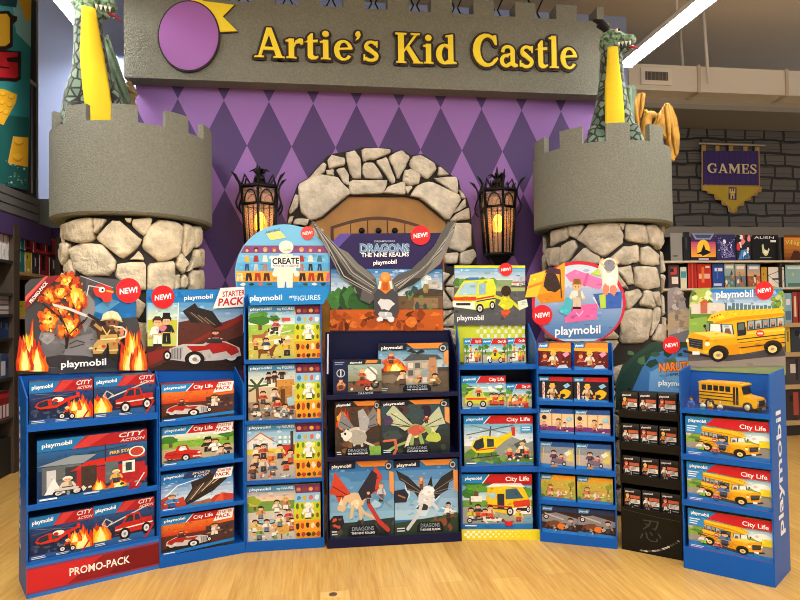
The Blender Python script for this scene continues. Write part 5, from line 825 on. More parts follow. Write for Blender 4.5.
# ---- the GAMES wall on the right
YG = 7.75; xg = X(640, YG)
def cell_wall():
    m, N, L, b = newmat('painted_slatwall'); tc = N.new('ShaderNodeTexCoord'); sp = N.new('ShaderNodeSeparateXYZ'); L.new(tc.outputs['Object'], sp.inputs['Vector'])
    n = N.new('ShaderNodeTexNoise'); n.inputs['Scale'].default_value = 2.2; L.new(tc.outputs['Object'], n.inputs['Vector']); cb = N.new('ShaderNodeCombineXYZ'); L.new(sp.outputs['X'], cb.inputs['X']); L.new(sp.outputs['Z'], cb.inputs['Y'])
    sc = N.new('ShaderNodeVectorMath'); sc.operation = 'MULTIPLY_ADD'; sc.inputs[1].default_value = (.12, .10, 0); L.new(n.outputs['Color'], sc.inputs[0]); L.new(cb.outputs['Vector'], sc.inputs[2])
    br = N.new('ShaderNodeTexBrick'); br.offset = .43; br.squash = 1.4; br.squash_frequency = 3
    for k, v in (('Scale', 1), ('Brick Width', .30), ('Row Height', .18), ('Mortar Size', .019), ('Mortar Smooth', .25)): br.inputs[k].default_value = v
    br.inputs['Color1'].default_value = rgb('#5d5954'); br.inputs['Color2'].default_value = rgb('#56524e'); br.inputs['Mortar'].default_value = rgb('#141313'); L.new(sc.outputs['Vector'], br.inputs['Vector'])
    wv = N.new('ShaderNodeMath'); wv.operation = 'FRACT'; dv = N.new('ShaderNodeMath'); dv.operation = 'DIVIDE'; dv.inputs[1].default_value = .088; L.new(sp.outputs['Z'], dv.inputs[0]); L.new(dv.outputs[0], wv.inputs[0])
    lt = N.new('ShaderNodeMath'); lt.operation = 'LESS_THAN'; lt.inputs[1].default_value = .08; L.new(wv.outputs[0], lt.inputs[0]); mx = N.new('ShaderNodeMix'); mx.data_type = 'RGBA'; mx.inputs['B'].default_value = rgb('#2a2826'); L.new(lt.outputs[0], mx.inputs['Factor']); L.new(br.outputs['Color'], mx.inputs['A']); L.new(mx.outputs['Result'], b.inputs['Base Color']); b.inputs['Roughness'].default_value = .7; return m
zg = Z(720, 129, YG)
q = MB(); q.box(xg-.6, 11, YG, YG+.1, 0, zg, cell_wall()); struct(q, 'wall_games')
q = MB(); q.box(xg-.6, 11, YG-.75, YG+.1, zg, zg+.06, mat('soffit_grey', '#8d8c87', .9)); q.box(xg-.6, 11, YG-.75, YG-.7, zg+.06, zg+.3, mat('soffit_face', '#a0978a', .9)); struct(q, 'trim_soffit')
YD = 6.75; xd = X(634, YD); q = MB(); za, zb_ = Z(700, 92, YD), Z(700, 66.5, YD); q.box(xd, 9, YD, YD+.5, za, zb_, mat('duct_beige', '#d6d2c8', .6))
for px in (704.5, 793): xx = X(px, YD); q.box(xx-.02, xx+.02, YD-.015, YD+.5, za-.015, zb_+.015, OFFW)
dt = q.obj('air_duct', label='long beige rectangular air duct under the ceiling at right', cat='air duct')
q = MB(); x0_, x1_ = X(645.5, YD), X(676, YD); z0_, z1_ = Z(660, 85.5, YD), Z(660, 69, YD); q.box(x0_, x1_, YD-.03, YD, z0_, z1_, WHITE); vg = q.obj('vent_frame', dt); q = MB(); e = .05; q.box(x0_+e, x1_-e, YD-.034, YD-.031, z0_+e, z1_-e, mat('vent_dark', '#5a5450', .6))
for k in range(6): xx = x0_+e+(x1_-x0_-2*e)*(k+.5)/6; q.box(xx-.004, xx+.004, YD-.04, YD-.034, z0_+e, z1_-e, mat('vent_bar', '#8a847c', .5))
q.obj('vent_grille', vg)
for px, Y in ((714.5, YD-.05), (690.5, YD+.55)): q = MB(); xx = X(px, Y); q.tube([(xx, Y, za+.1), (xx-.05, Y, 5.3)], .018, WHITE); q.obj('hanger_rod', dt)
# ---- fluorescent fixtures hung from the ceiling, running away from the viewer
TUBE = emit('lamp_tube_glow', '#fffaf2', 62); ZF = 4.05
def fixture(x, y0, y1, label):
    t = empty('ceiling_light', (x, (y0+y1)/2, ZF), label=label, cat='ceiling light', group='long fluorescent ceiling lights'); l = (y1-y0)/2
    q = MB(); q.prism([(-.075, .0), (-.04, .075), (.04, .075), (.075, .0)], -l, l, WHITE); q.obj('housing', t)
    q = MB(); q.box(-.065, .065, -l+.02, l-.02, -.02, -.001, TUBE); q.obj('tube', t)
    for s in (-.8, 0, .8): q = MB(); q.tube([(0, s*l, .07), (0, s*l, 5.3-ZF)], .01, WHITE, 6); q.obj('hanger', t)
def fx(px, py): P = hit(px, py, (0, 0, ZF), (0, 0, 1)); return P
r0, r1 = fx(616, 66), fx(712, 3); l0, l1 = fx(110, 58), fx(66, 3)
XR = (r0.x+r1.x)/2; XLf = (l0.x+l1.x)/2
fixture(XR, -3.6, r0.y, 'long white fluorescent light running back above the right tower'); fixture(XLf, -3.6, l0.y, 'long white fluorescent light behind the left plush dragon')
dx = XR-XLf
for k, (xx, t) in enumerate(((XLf+dx/2, 'added unseen fluorescent light above the middle of the floor'),)): fixture(xx, -6, 2.6, t)  # added lamp out of view, lights the display fronts from behind the camera
# ---- stones laid on a plane or round a shaft
def stones(q, polys, P, m, h=.035, seed=1):
    """polys: outlines in surface coordinates (s, z); P(s, z, height) gives the point in space"""
    R = random.Random(seed)
    for pl in polys:
        n = len(pl); pts = []
        for i in range(n):                                          # cut the corners
            a, b = pl[i], pl[(i+1) % n]
            for t in (.1, .5, .9): pts.append((a[0]+(b[0]-a[0])*t+R.uniform(-.004, .004), a[1]+(b[1]-a[1])*t+R.uniform(-.004, .004)))
        cx = sum(p[0] for p in pts)/len(pts); cz = sum(p[1] for p in pts)/len(pts); rad = sum(math.hypot(p[0]-cx, p[1]-cz) for p in pts)/len(pts); e = min(.018, rad*.2)/max(rad, .01)
        hh = h*R.uniform(.75, 1.15); rings = []
        for sc_, hz in ((1, 0), (1-e*.25, hh*.7), (1-e, hh), (.6, hh), (.25, hh)):
            rings.append([P(cx+(p[0]-cx)*sc_*1.055, cz+(p[1]-cz)*sc_*1.055, hz+(R.uniform(-.006, .006) if sc_ < .9 else 0)) for p in pts])
        q.loft(rings, m)
def auto_stones(taken, s0, s1, z0, z1, size, seed):
    R = random.Random(seed); out = []; ns = max(1, int((s1-s0)/size)); nz = max(1, int((z1-z0)/(size*.8))); bb = [(min(p[0] for p in t), max(p[0] for p in t), min(p[1] for p in t), max(p[1] for p in t)) for t in taken]
    V = {}
    def vert(i, j):
        if (i, j) not in V: V[(i, j)] = (s0+(s1-s0)*(i+(.5 if j % 2 else 0))/ns+R.uniform(-.22, .22)*size, z0+(z1-z0)*j/nz+R.uniform(-.18, .18)*size)
        return V[(i, j)]
    for j in range(nz):
        for i in range(-1, ns):
            pl = [vert(i, j), vert(i+1, j), vert(i+1, j+1), vert(i, j+1)]; cx = sum(p[0] for p in pl)/4; cz = sum(p[1] for p in pl)/4; pl = [(cx+(p[0]-cx)*.9, cz+(p[1]-cz)*.9) for p in pl]
            a = (min(p[0] for p in pl), max(p[0] for p in pl), min(p[1] for p in pl), max(p[1] for p in pl))
            mids = pl+[(cx, cz)]+[((pl[k][0]+pl[k-1][0])/2, (pl[k][1]+pl[k-1][1])/2) for k in range(4)]
            if any(any(inside(v[0], v[1], t) for v in mids) or any(inside(v[0], v[1], pl) for v in t) for t in taken): continue
            out.append(pl)
    return out
# ---- the stone arch round the door
ARCH = [[(73,170),(140,132),(215,142),(262,195),(262,205),(160,290),(118,303),(80,270)],[(265,155),(408,152),(405,170),(390,205),(268,207)],[(390,203),(415,175),(475,158),(478,208)],[(497,212),(525,175),(570,160),(690,215),(640,308),(535,222)],[(312,32),(420,35),(418,50),(365,72),(315,82)],[(250,48),(285,42),(307,70),(308,142),(280,145),(265,120)],[(322,88),(358,86),(392,140),(385,147),(320,143),(314,110)],[(365,82),(408,66),(440,160),(425,165)],[(413,62),(465,40),(493,65),(475,110),(450,150)],[(180,80),(200,57),(245,72),(248,92),(190,110)],[(105,150),(165,85),(178,95),(170,125),(108,153)],[(177,115),(205,112),(205,135),(178,132)],[(213,112),(245,105),(263,135),(262,172),(240,160)],[(492,90),(505,65),(540,60),(590,90),(593,110),(560,150),(500,110)],[(470,140),(475,115),(500,112),(535,135),(530,165),(495,175),(470,160)],[(475,175),(505,178),(485,208)],[(605,100),(648,133),(600,137)],[(588,145),(672,142),(678,175),(675,207),(600,160)],[(680,187),(708,220),(690,222)],[(655,282),(705,222),(708,255),(660,280)],[(645,312),(665,285),(720,258),(722,302)],[(640,320),(727,318),(730,400),(695,425),(645,412)],[(625,432),(680,428),(672,470),(630,472)],[(685,430),(735,415),(748,440),(725,473),(685,473)],[(58,208),(70,210),(68,258),(38,285),(35,270)],[(35,293),(52,292),(40,318),(30,318)],[(60,298),(110,300),(100,325),(50,322)]]
YA = YF-.05; AZ = lambda p: (lambda P: (P.x, P.z))(on_y(280+p[0]/3.81, 140+p[1]/3.81, YA-.02))
ap = [[AZ(p) for p in pl] for pl in ARCH]
xj = [AZ((30, 330)), AZ((108, 330)), AZ((630, 480)), AZ((748, 480))]
jl = auto_stones([], xj[0][0]-.04, xj[1][0], .02, xj[0][1]-.03, .2, 4); jr = auto_stones([], xj[2][0]-.05, xj[3][0]+.0, .02, xj[2][1]-.03, .2, 5)
q = MB(); back = [(26, 330), (30, 268), (55, 200), (68, 165), (103, 146), (160, 82), (180, 60), (205, 50), (250, 42), (285, 36), (310, 26), (424, 30), (430, 46), (465, 34), (500, 56), (545, 52), (605, 92), (655, 132), (682, 150), (690, 186), (714, 222), (726, 260), (734, 330), (752, 440), (752, 480), (640, 480), (636, 312), (530, 226), (495, 218), (480, 213), (264, 212), (166, 296), (122, 310), (108, 330)]
q.prism([AZ(p) for p in back], YA-.005, YF-.001, MORTAR)
q.prism([(xj[0][0]-.08, 0), (xj[1][0], 0), (xj[1][0], xj[1][1]+.02), (xj[0][0]-.02, xj[0][1]+.02)], YA-.005, YF-.001, MORTAR); q.prism([(xj[2][0], 0), (xj[3][0]+.02, 0), (xj[3][0]+.02, xj[3][1]+.02), (xj[2][0], xj[2][1]+.02)], YA-.005, YF-.001, MORTAR)
stones(q, ap+jl+jr, lambda s, z, h: (s, YA-.005-h, z), STONE_A, .04, 7)
q.obj('stone_arch', label='arch of pale rough stones round the wooden door', cat='stone arch')
# ---- the arched wooden door
dz = empty('door_1', (0, YF, 0)); dz['kind'] = 'structure'
DP = lambda x, y, Y=YF: (lambda P: (P.x, P.z))(on_y(280+x/3.81, 140+y/3.81, Y))
q = MB(); fr_ = [DP(110, 330), DP(122, 308), DP(166, 292), DP(262, 206), DP(480, 206), DP(500, 214), DP(640, 308), DP(645, 480)]; q.prism([(DP(108, 330)[0], 0)]+fr_+[(DP(645, 480)[0], 0)], YF-.03, YF-.002, WOOD); o = q.obj('door_frame', None); o.parent = dz; o.location.y = -YF
arc = [DP(192+(x-192), 332-38*math.sin(PI*(x-192)/358)) for x in range(192, 551, 22)]; arc2 = [(p[0]*.0+DP(200+(i*342/(len(arc)-1)), 340-34*math.sin(PI*i/(len(arc)-1)))[0], DP(200, 340-34*math.sin(PI*i/(len(arc)-1)))[1]) for i in range(len(arc))]
q = MB(); q.prism([(arc[0][0], .02)]+arc+[(arc[-1][0], .02)], YF-.034, YF-.031, mat('door_shadow_wood', '#4e2c12', .6)); o = q.obj('door_reveal', dz); o.location.y = -YF
xs = [202, 268, 332, 406, 472, 540]
for i in range(5):
    q = MB(); pts = [DP(xs[i]+2+(xs[i+1]-xs[i]-4)*k/4, 342-34*math.sin(PI*(xs[i]+(xs[i+1]-xs[i])*k/4-200)/342)) for k in range(5)]; q.prism([(pts[0][0], .02)]+pts+[(pts[-1][0], .02)], YF-.05, YF-.033, WOOD); o = q.obj('door_plank', dz); o.location.y = -YF
IRON = mat('black_iron', '#141312', .45, .6)
for x in (311, 375, 437): q = MB(); P = DP(x, 346, YF-.055); q.tube([(P[0], YF-.048, P[1]), (P[0], YF-.07, P[1])], .026, IRON, 14); o = q.obj('door_stud', dz); o.location.y = -YF
# ---- towers
TL = [[(105,150),(170,128),(228,122),(228,225),(160,232),(102,218)],[(235,125),(292,125),(240,200)],[(243,215),(320,135),(350,140),(450,215),(430,255),(360,305)],[(372,125),(408,122),(400,148)],[(412,130),(498,122),(498,150),(465,205),(410,160)],[(480,165),(530,135),(600,138),(642,165),(625,290),(540,315),(460,255)],[(395,310),(440,268),(468,308)],[(120,260),(170,240),(265,240),(330,310),(325,350),(290,378),(200,380),(140,345)],[(330,385),(345,325),(473,322),(473,440),(440,445)],[(482,330),(608,318),(600,448),(480,448)],[(85,235),(115,235),(110,290),(95,340),(85,290)],[(95,360),(120,300),(140,360),(135,375)],[(95,150),(103,150),(100,205),(90,215)],[(648,150),(685,160),(692,250),(650,300),(640,265)],[(690,160),(725,165),(725,240),(700,255)],[(620,300),(635,278),(668,325),(645,372),(615,340)],[(660,365),(695,285),(690,345)],[(700,265),(730,262),(730,345),(690,342)],[(680,360),(730,355),(730,445),(675,445)],[(605,380),(625,372),(625,440),(603,440)],[(632,395),(650,375),(665,400),(650,440),(630,430)],[(425,480),(475,505),(440,570),(425,560)]]
TR = [[(75,45),(150,25),(145,75),(75,110)],[(150,20),(215,18),(185,75),(150,60)],[(185,75),(240,15),(350,12),(375,60),(370,95),(295,148),(225,105)],[(355,12),(382,12),(375,40)],[(385,15),(465,20),(480,95),(385,80)],[(470,20),(510,20),(540,85),(525,118),(488,90)],[(55,115),(115,110),(110,185),(65,185)],[(118,105),(170,78),(185,110),(145,170),(115,175)],[(150,175),(215,108),(280,150),(275,175),(180,172)],[(325,150),(375,108),(440,100),(440,165),(395,178),(340,175)],[(448,165),(455,110),(480,105),(522,140),(525,180),(470,180)],[(345,195),(410,182),(418,255),(400,260)],[(425,185),(515,190),(525,265),(470,280),(425,260)],[(350,210),(400,275),(375,270),(350,250)],[(385,290),(440,275),(458,300),(390,365)],[(445,330),(468,282),(490,285),(505,355),(450,340)],[(495,290),(525,285),(530,345),(512,340)],[(370,375),(405,352),(498,358),(480,470),(455,492),(365,490)],[(505,345),(530,350),(525,400),(490,470)],[(500,480),(535,410),(545,470),(540,490)]]
def tower(pxl, pxr, spl, spr, yb, ytop, merlons, mtop, traced, zx, zy, sc, smat, label, seed):
    def bear(px, py): d = ray(px, py); return math.atan2(d.x, d.y)
    b0, b1 = bear(pxl, 180), bear(pxr, 180); bc = (b0+b1)/2; half = (b1-b0)/2; sh = (bear(spr, 260)-bear(spl, 260))/2
    bw_ = bc-0; Dc = (YF-.02)/(math.cos(bc)+math.sin(half)); C = Vector((Dc*math.sin(bc), Dc*math.cos(bc), 0)); R = Dc*math.sin(half); Rs = Dc*math.sin(sh)
    def onc(px, py, r):
        d = ray(px, py); dx, dy = d.x, d.y; A = dx*dx+dy*dy; B = -(dx*C.x+dy*C.y); disc = B*B-A*(C.x**2+C.y**2-r*r); t = (-B-math.sqrt(max(0, disc)))/A
        P = CP+d*t; return math.atan2(P.x-C.x, -(P.y-C.y)), P.z      # angle 0 faces -y
    t = empty('castle_tower', C, 0, label=label, cat='castle tower')
    mid = (pxl+pxr)/2; zb = onc(mid, yb, R)[1]; zt = onc(mid, ytop, R)[1]; zm = onc(*mtop, R)[1]
    pt = lambda a, z, r: (r*math.sin(a), -r*math.cos(a), z)
    q = MB(); n = 72
    q.loft([[pt(2*PI*i/n, z, r) for i in range(n)] for z, r in ((0, Rs-.035), (zb+.06, Rs-.035))], MORTAR)
    tr = [[(lambda a, z: (a*Rs, z))(*onc(zx+x/sc, zy+y/sc, Rs)) for x, y in pl] for pl in traced]
    ex = auto_stones(tr, -PI*.62*Rs, PI*.62*Rs, .02, zb-.0, .22, seed); ex = [p for p in ex if max(v[1] for v in p) < zb+.03]
    stones(q, tr+ex, lambda s, z, h: pt(s/Rs, z, Rs-.034+h), smat, .036, seed); q.obj('stone_shaft', t)
    q = MB(); n = 96; prof = [(Rs-.02, zb), (R-.015, zb), (R, zb+.015), (R, zt), (R-.045, zt), (R-.045, zt-.25), (.02, zt-.25)]
    q.loft([[pt(2*PI*i/n, z, r) for i in range(n)] for r, z in prof], STUCCO, smooth=False); q.obj('stucco_cap', t, bevel=0)
    for (xa, xb) in merlons:
        a0 = onc(xa, ytop, R)[0] if not isinstance(xa, tuple) else xa[0]; a1 = onc(xb, ytop, R)[0] if not isinstance(xb, tuple) else xb[0]
        k = max(3, int(abs(a1-a0)/.06)); q = MB()
        o_ = [pt(a0+(a1-a0)*i/k, 0, R-.001) for i in range(k+1)]+[pt(a1+(a0-a1)*i/k, 0, R-.044) for i in range(k+1)]
        q.prism([(p[0], p[1]) for p in o_], zt-.01, zm, STUCCO, 'z'); q.obj('merlon', t)
    return C, R, zt, zm
def merl(px_pairs, back): return list(px_pairs)+[((a,), (b,)) for a, b in back]
bk = [(1.35, 1.72), (2.1, 2.47), (2.85, 3.22), (-1.72, -1.35), (-2.47, -2.1)]
CL, RLt, ztL, zmL = tower(49, 212, 60, 205, 213.5, 121.5, merl([(51.5, 53.5), (65.5, 86), (111, 138), (165.5, 188.5), (203.5, 211.5)], bk[:3]), (125, 104), TL, 40, 190, 4.444, STONE_W, 'round castle tower of cream stones with grey battlements at left', 11)
CRt, RR, ztR, zmR = tower(533, 672, 545, 668, 221, 141, merl([(534, 544), (559.5, 582), (606, 630.5), (650, 663.5)], bk[1:4]), (618, 122.5), TR, 530, 220, 4, STONE_G, 'round castle tower of tan stones with grey battlements at right', 12)
# ---- the big sign with battlements
YS = YF-.17; sp_ = lambda px, py: (lambda P: (P.x, P.z))(on_y(px, py, YS)); q = MB()
sl, sr = sp_(124, 77)[0], sp_(612, 96)[0]; zsb = (sp_(124, 77)[1]+sp_(610, 95.6)[1])/2; zgap = (sp_(332, 7)[1]+sp_(546, 18)[1])/2; zmt = sp_(566, 5)[1]
per = (sp_(546, 18)[0]-sp_(332, 7)[0])/5; g0 = sp_(332, 7)[0]; gw = (sp_(344, 7)[0]-sp_(321, 7)[0]); top = []
k = math.floor((sr-g0)/per); xs_ = []
for i in range(-5, 6): xs_.append(g0+per*i)
out = [(sl, zsb), (sr, zsb), (sr, zgap), (sp_(604, 19)[0], zgap), (sp_(604, 19)[0], zmt), (sp_(597, 19)[0], zmt), (sp_(597, 19)[0], zgap), (sp_(577, 19)[0], zgap)]; right = sp_(577, 19)[0]
out.append((right, zmt))
for x in reversed(xs_):
    if x+gw/2 > right or x-gw/2 < sl+.05: continue
    out += [(x+gw/2, zmt), (x+gw/2, zgap), (x-gw/2, zgap), (x-gw/2, zmt)]
out.append((sl, zmt))
sg = empty('castle_sign', ((sl+sr)/2, YS, zsb), label='grey battlemented sign board over the purple wall with yellow lettering', cat='sign'); off = Vector(((sl+sr)/2, YS, zsb))
def rel(o, par): o.parent = par; o.location = -off; return o
q.prism(out, YS, YS+.16, STUCCO); rel(q.obj('sign_board'), sg)
# wrought iron scrolls in the gaps
for x in xs_:
    if x < sl+.2 or x > right+.1: continue
    q = MB()
    for s in (-1, 1):
        q.tube([(x+s*gw*.34, YS+.25, zgap-.05), (x+s*.02, YS+.25, zgap+.05), (x+s*.045, YS+.25, zgap+.12), (x+s*.015, YS+.25, zgap+.18), (x+s*gw*.36, YS+.25, zgap+.3)], .008, IRON, 6); q.tube([(x+s*gw*.3, YS+.25, zgap+.04), (x+s*gw*.22, YS+.25, zgap+.1), (x+s*gw*.34, YS+.25, zgap+.13)], .007, IRON, 6)
    o = rel(q.obj('iron_scroll'), sg)
q = MB(); q.box(sl+.1, right+.0, YS+.24, YS+.26, zgap-.06, zgap-.03, IRON); rel(q.obj('iron_rail'), sg)
# round emblem at the left of the lettering
PUR = mat('sign_purple', '#9a5fb0', .5); SY = mat('sign_yellow', '#fbe22c', .5); SD = mat('sign_outline', '#2a1a20', .6)
SZ = lambda zx, zy: sp_(120+zx/4, zy/4)
q = MB(); cr = [(285, -4), (360, -20), (330, 8), (458, 24), (412, 70), (470, 128), (404, 132), (360, 100), (300, 60)]; q.prism([SZ(*p) for p in cr], YS-.02, YS-.004, SY); q.prism([SZ(370+(x-370)*1.05, 55+(y-55)*1.06) for x, y in cr], YS-.012, YS-.001, SD); rel(q.obj('emblem_crest'), sg)
q = MB(); el = lambda cx, cy, rx, ry, n=40: [SZ(cx+rx*math.cos(2*PI*i/n), cy+ry*math.sin(2*PI*i/n)) for i in range(n)]
q.prism(el(278, 150, 124, 142), YS-.028, YS-.001, SD); q.prism(el(278, 150, 118, 136), YS-.034, YS-.02, PUR); o = rel(q.obj('emblem_disc'), sg); o['label'] = 'plain purple oval emblem with a yellow crest behind it'
# ---- serif lettering
def arc_pts(cx, cy, rx, ry, a0, a1, n=14): return [(cx+rx*math.cos(math.radians(a0+(a1-a0)*i/n)), cy+ry*math.sin(math.radians(a0+(a1-a0)*i/n))) for i in range(n+1)]
def crescent(cx, cy, rx, ry, ix, iy, a0, a1, dx=0): return arc_pts(cx, cy, rx, ry, a0, a1)+arc_pts(cx+dx, cy, ix, iy, a1, a0)
def stem(x0, x1, y0, y1, foot=True, flag=True, sf=.07):
    P = [[(x0, y0), (x1, y0), (x1, y1), (x0, y1)]]
    if foot: P.append([(x0-sf, y0), (x1+sf, y0), (x1+sf*.9, y0+.055), (x0-sf*.9, y0+.055)])
    if flag: P.append([(x0-sf*1.3, y1-.1), (x1, y1-.14), (x1, y1), (x1-.03, y1), (x0-sf*1.3, y1-.055)])
    return P
XH = .66
GL = {
 'A': (.86, [[(.36, 1), (.5, 1), (.82, 0), (.64, 0)], [(.36, 1), (.44, 1), (.44, .8), (.18, 0), (.10, 0)], [(.22, .26), (.64, .26), (.62, .36), (.25, .36)], [(0, 0), (.28, 0), (.28, .055), (.02, .055)], [(.54, 0), (.88, 0), (.86, .055), (.56, .055)]]),
 'r': (.52, stem(.1, .26, 0, XH)+[[(.24, .44), (.3, .6), (.42, .68), (.52, .66), (.53, .5), (.46, .46), (.42, .52), (.32, .5), (.26, .38)]]),
 't': (.42, [[(.1, .12), (.12, .04), (.22, -.02), (.34, 0), (.42, .08), (.4, .12), (.32, .09), (.26, .14), (.26, .86), (.2, .86), (.1, .74)], [(0, .56), (.1, .62), (.4, .66), (.4, .57), (0, .56)]]),
 'i': (.38, stem(.1, .26, 0, XH)+[arc_pts(.18, .86, .1, .1, 0, 350, 14)]),
 'e': (.58, [crescent(.29, .33, .28, .35, .14, .27, 10, 325, .02), [(.1, .34), (.56, .37), (.56, .44), (.12, .40)]]),
 '\u2019': (.24, [[(.04, .92), (.1, 1.0), (.18, .98), (.2, .86), (.14, .74), (.04, .68), (.1, .8), (.04, .84)]]),
 's': (.48, [crescent(.24, .49, .21, .2, .1, .11, 20, 250), crescent(.22, .17, .24, .2, .12, .1, -160, 75), [(.08, .42), (.2, .28), (.42, .12), (.44, .24), (.28, .4), (.14, .52)], [(.36, .66), (.44, .68), (.43, .46), (.39, .46)], [(0, .0), (.04, 0), (.06, .2), (.01, .22)]]),
 'K': (.84, stem(.12, .3, 0, 1, True, False)+[[(.04, 1), (.39, 1), (.37, .945), (.05, .945)], [(.28, .42), (.6, .92), (.72, .96), (.3, .36)], [(.34, .52), (.46, .58), (.8, .02), (.62, 0)], [(.5, 1), (.8, 1), (.78, .945), (.52, .945)], [(.56, 0), (.88, 0), (.86, .055), (.58, .055)]]),
 'd': (.64, [crescent(.28, .33, .28, .35, .13, .26, 60, 300, .03), [(.38, .04), (.54, .04), (.54, 1), (.5, 1), (.38, .95)], [(.3, .95), (.5, 1.0), (.5, .9), (.3, .9)], [(.38, 0), (.64, .02), (.63, .075), (.5, .1), (.38, .1)], [(.26, -.02), (.42, .12), (.42, .2), (.26, .06)], [(.26, .68), (.42, .56), (.42, .48), (.26, .6)]]),
 'C': (.84, [crescent(.44, .5, .43, .52, .25, .41, 38, 322, .05), [(.68, .98), (.76, .98), (.78, .68), (.72, .68), (.62, .86)], [(.7, .12), (.82, .24), (.78, .3), (.66, .2)]]),
 'a': (.6, [crescent(.2, .19, .2, .21, .1, .12, 60, 330, .02), [(.34, .06), (.48, .06), (.48, .5), (.34, .5)], arc_pts(.26, .48, .22, .2, 0, 150, 10)+arc_pts(.25, .48, .1, .1, 150, 0, 10), [(.04, .46), (.14, .44), (.16, .54), (.06, .56)], [(.2, .32), (.36, .38), (.36, .44), (.16, .38)], [(.34, .06), (.44, -.02), (.58, .02), (.57, .08), (.48, .12)], [(.2, -.02), (.36, .1), (.36, .18), (.2, .08)]]),
 'l': (.34, stem(.09, .25, 0, 1.02)),
 'G': (.86, [crescent(.44, .5, .43, .52, .27, .41, 38, 325, .04), [(.68, .98), (.76, .98), (.78, .68), (.72, .68), (.62, .86)], [(.6, .1), (.76, .06), (.76, .42), (.6, .42)], [(.5, .38), (.86, .38), (.86, .44), (.5, .44)]]),
 'M': (1.06, stem(.1, .2, 0, 1, True, False)+stem(.8, .96, 0, 1, True, False)+[[(.02, 1), (.3, 1), (.56, .3), (.5, .04)], [(.8, 1), (1.04, 1), (1.04, .945), (.84, .9), (.5, .04), (.5, .3)]]),
 'E': (.72, stem(.12, .28, 0, 1, True, False)+[[(.04, 1), (.66, 1), (.66, .72), (.6, .72), (.56, .92), (.04, .945)], [(.04, 0), (.68, 0), (.7, .3), (.64, .3), (.58, .08), (.04, .055)], [(.28, .46), (.5, .46), (.5, .36), (.55, .36), (.55, .68), (.5, .68), (.5, .54), (.28, .54)]]),
 'S': (.62, [crescent(.31, .73, .27, .28, .14, .18, 25, 262), crescent(.29, .26, .29, .28, .16, .18, -160, 80), [(.08, .66), (.2, .48), (.5, .22), (.57, .36), (.4, .54), (.14, .74)], [(.48, .98), (.55, .98), (.56, .68), (.5, .68)], [(.02, .02), (.08, .02), (.1, .32), (.03, .32)]])}
def thick(poly, w):
    """the outline of a glyph piece, fattened: quads and discs along its border"""
    out = []; n = len(poly)
    for i in range(n):
        (ax, ay), (bx, by) = poly[i], poly[(i+1) % n]; l = math.hypot(bx-ax, by-ay)
        if l > 1e-5: dx, dy = -(by-ay)/l*w, (bx-ax)/l*w; out.append([(ax+dx, ay+dy), (bx+dx, by+dy), (bx-dx, by-dy), (ax-dx, ay-dy)])
        out.append([(ax+w*math.cos(t*PI/4), ay+w*math.sin(t*PI/4)) for t in range(8)])
    return out
def letters(word, L, Rr, h, Yf, parent_fn, fill, edge, w, gap=.03, nm='letter', th=.03):
    tot = sum(GL[ch][0]+gap for ch in word)-gap; x = 0
    sx = (Rr[0]-L[0])/tot
    for ch in word:
        wd, polys = GL[ch]; q = MB()
        T = lambda p: (L[0]+(x+p[0])*sx, L[1]+(Rr[1]-L[1])*(x/tot)+p[1]*h)
        for ip, pl in enumerate(polys):
            q.prism([T(p) for p in pl], Yf-th-.0007*ip, Yf-th*.2, fill)
            if edge:
                for it, tp in enumerate(thick(pl, w)): q.prism([T(p) for p in tp], Yf-th*.6-.0002*(ip+it % 7), Yf-.001, edge)
        parent_fn(q.obj(nm)); x += wd+gap
LP = lambda px, py: sp_(px, py)
for w_, a, b, h_ in (('Artie\u2019s', (254.5, 58.5), (379, 62.5), 30), ('Kid', (394, 64), (456, 65.5), 30), ('Castle', (472, 67), (576.5, 70), 32)):
    A_, B_ = LP(*a), LP(*b); hh = LP(a[0], a[1]-h_)[1]-A_[1]; letters(w_, A_, B_, hh, YS, lambda o: rel(o, sg), SY, SD, .075)
# ---- GAMES banner
YGB = YG-.06; gz = lambda x, y: (lambda P: (P.x, P.z))(on_y(600+x/4, 130+y/4, YGB))
gb = empty('hanging_banner', (gz(525, 60)[0], YGB, gz(525, 60)[1]), label='purple and gold banner reading GAMES on the dark stone patterned wall', cat='banner'); off_g = gb.location.copy()
def relg(o): o.parent = gb; o.location = -off_g; return o
def flat_obj(c, name, Y): return link(name, c.mesh(name), None, (0, Y, 0))
c = Cv(gz); c.card([(408, 84), (408, 60), (424, 60), (424, 84), (464, 84), (464, 62), (478, 62), (478, 84), (518, 84), (518, 63), (532, 63), (532, 84), (576, 84), (576, 66), (590, 66), (590, 84), (622, 84), (622, 68), (638, 68), (640, 226), (648, 228), (646, 246), (632, 250), (630, 262), (606, 264), (604, 280), (578, 284), (576, 302), (552, 306), (548, 326), (532, 334), (516, 326), (512, 304), (490, 300), (486, 282), (462, 278), (458, 258), (432, 254), (428, 244), (408, 242)], '#a8823a', .01)
c.poly([(412, 84), (634, 84), (636, 222), (412, 218)], '#3a2766'); 
for i in range(11): c.line([(414+21*i, 86), (414+21*i, 218)], 5, '#33225a')
c.poly([(412, 222), (640, 228), (628, 244), (604, 262), (574, 284), (546, 306), (532, 326), (514, 304), (488, 282), (460, 258), (430, 244), (412, 238)], '#b89a2c'); c.poly([(514, 228), (546, 230), (546, 280), (514, 278)], '#3a2766')
for x in (518, 527, 536): c.rect(x, 234, x+5, 246, '#d8b848')
c.rect(518, 246, 541, 254, '#d8b848'); c.rect(522, 256, 538, 276, '#d8b848'); c.rect(527, 262, 533, 276, '#3a2766'); relg(flat_obj(c, 'banner_cloth', YGB)).location.y += YGB
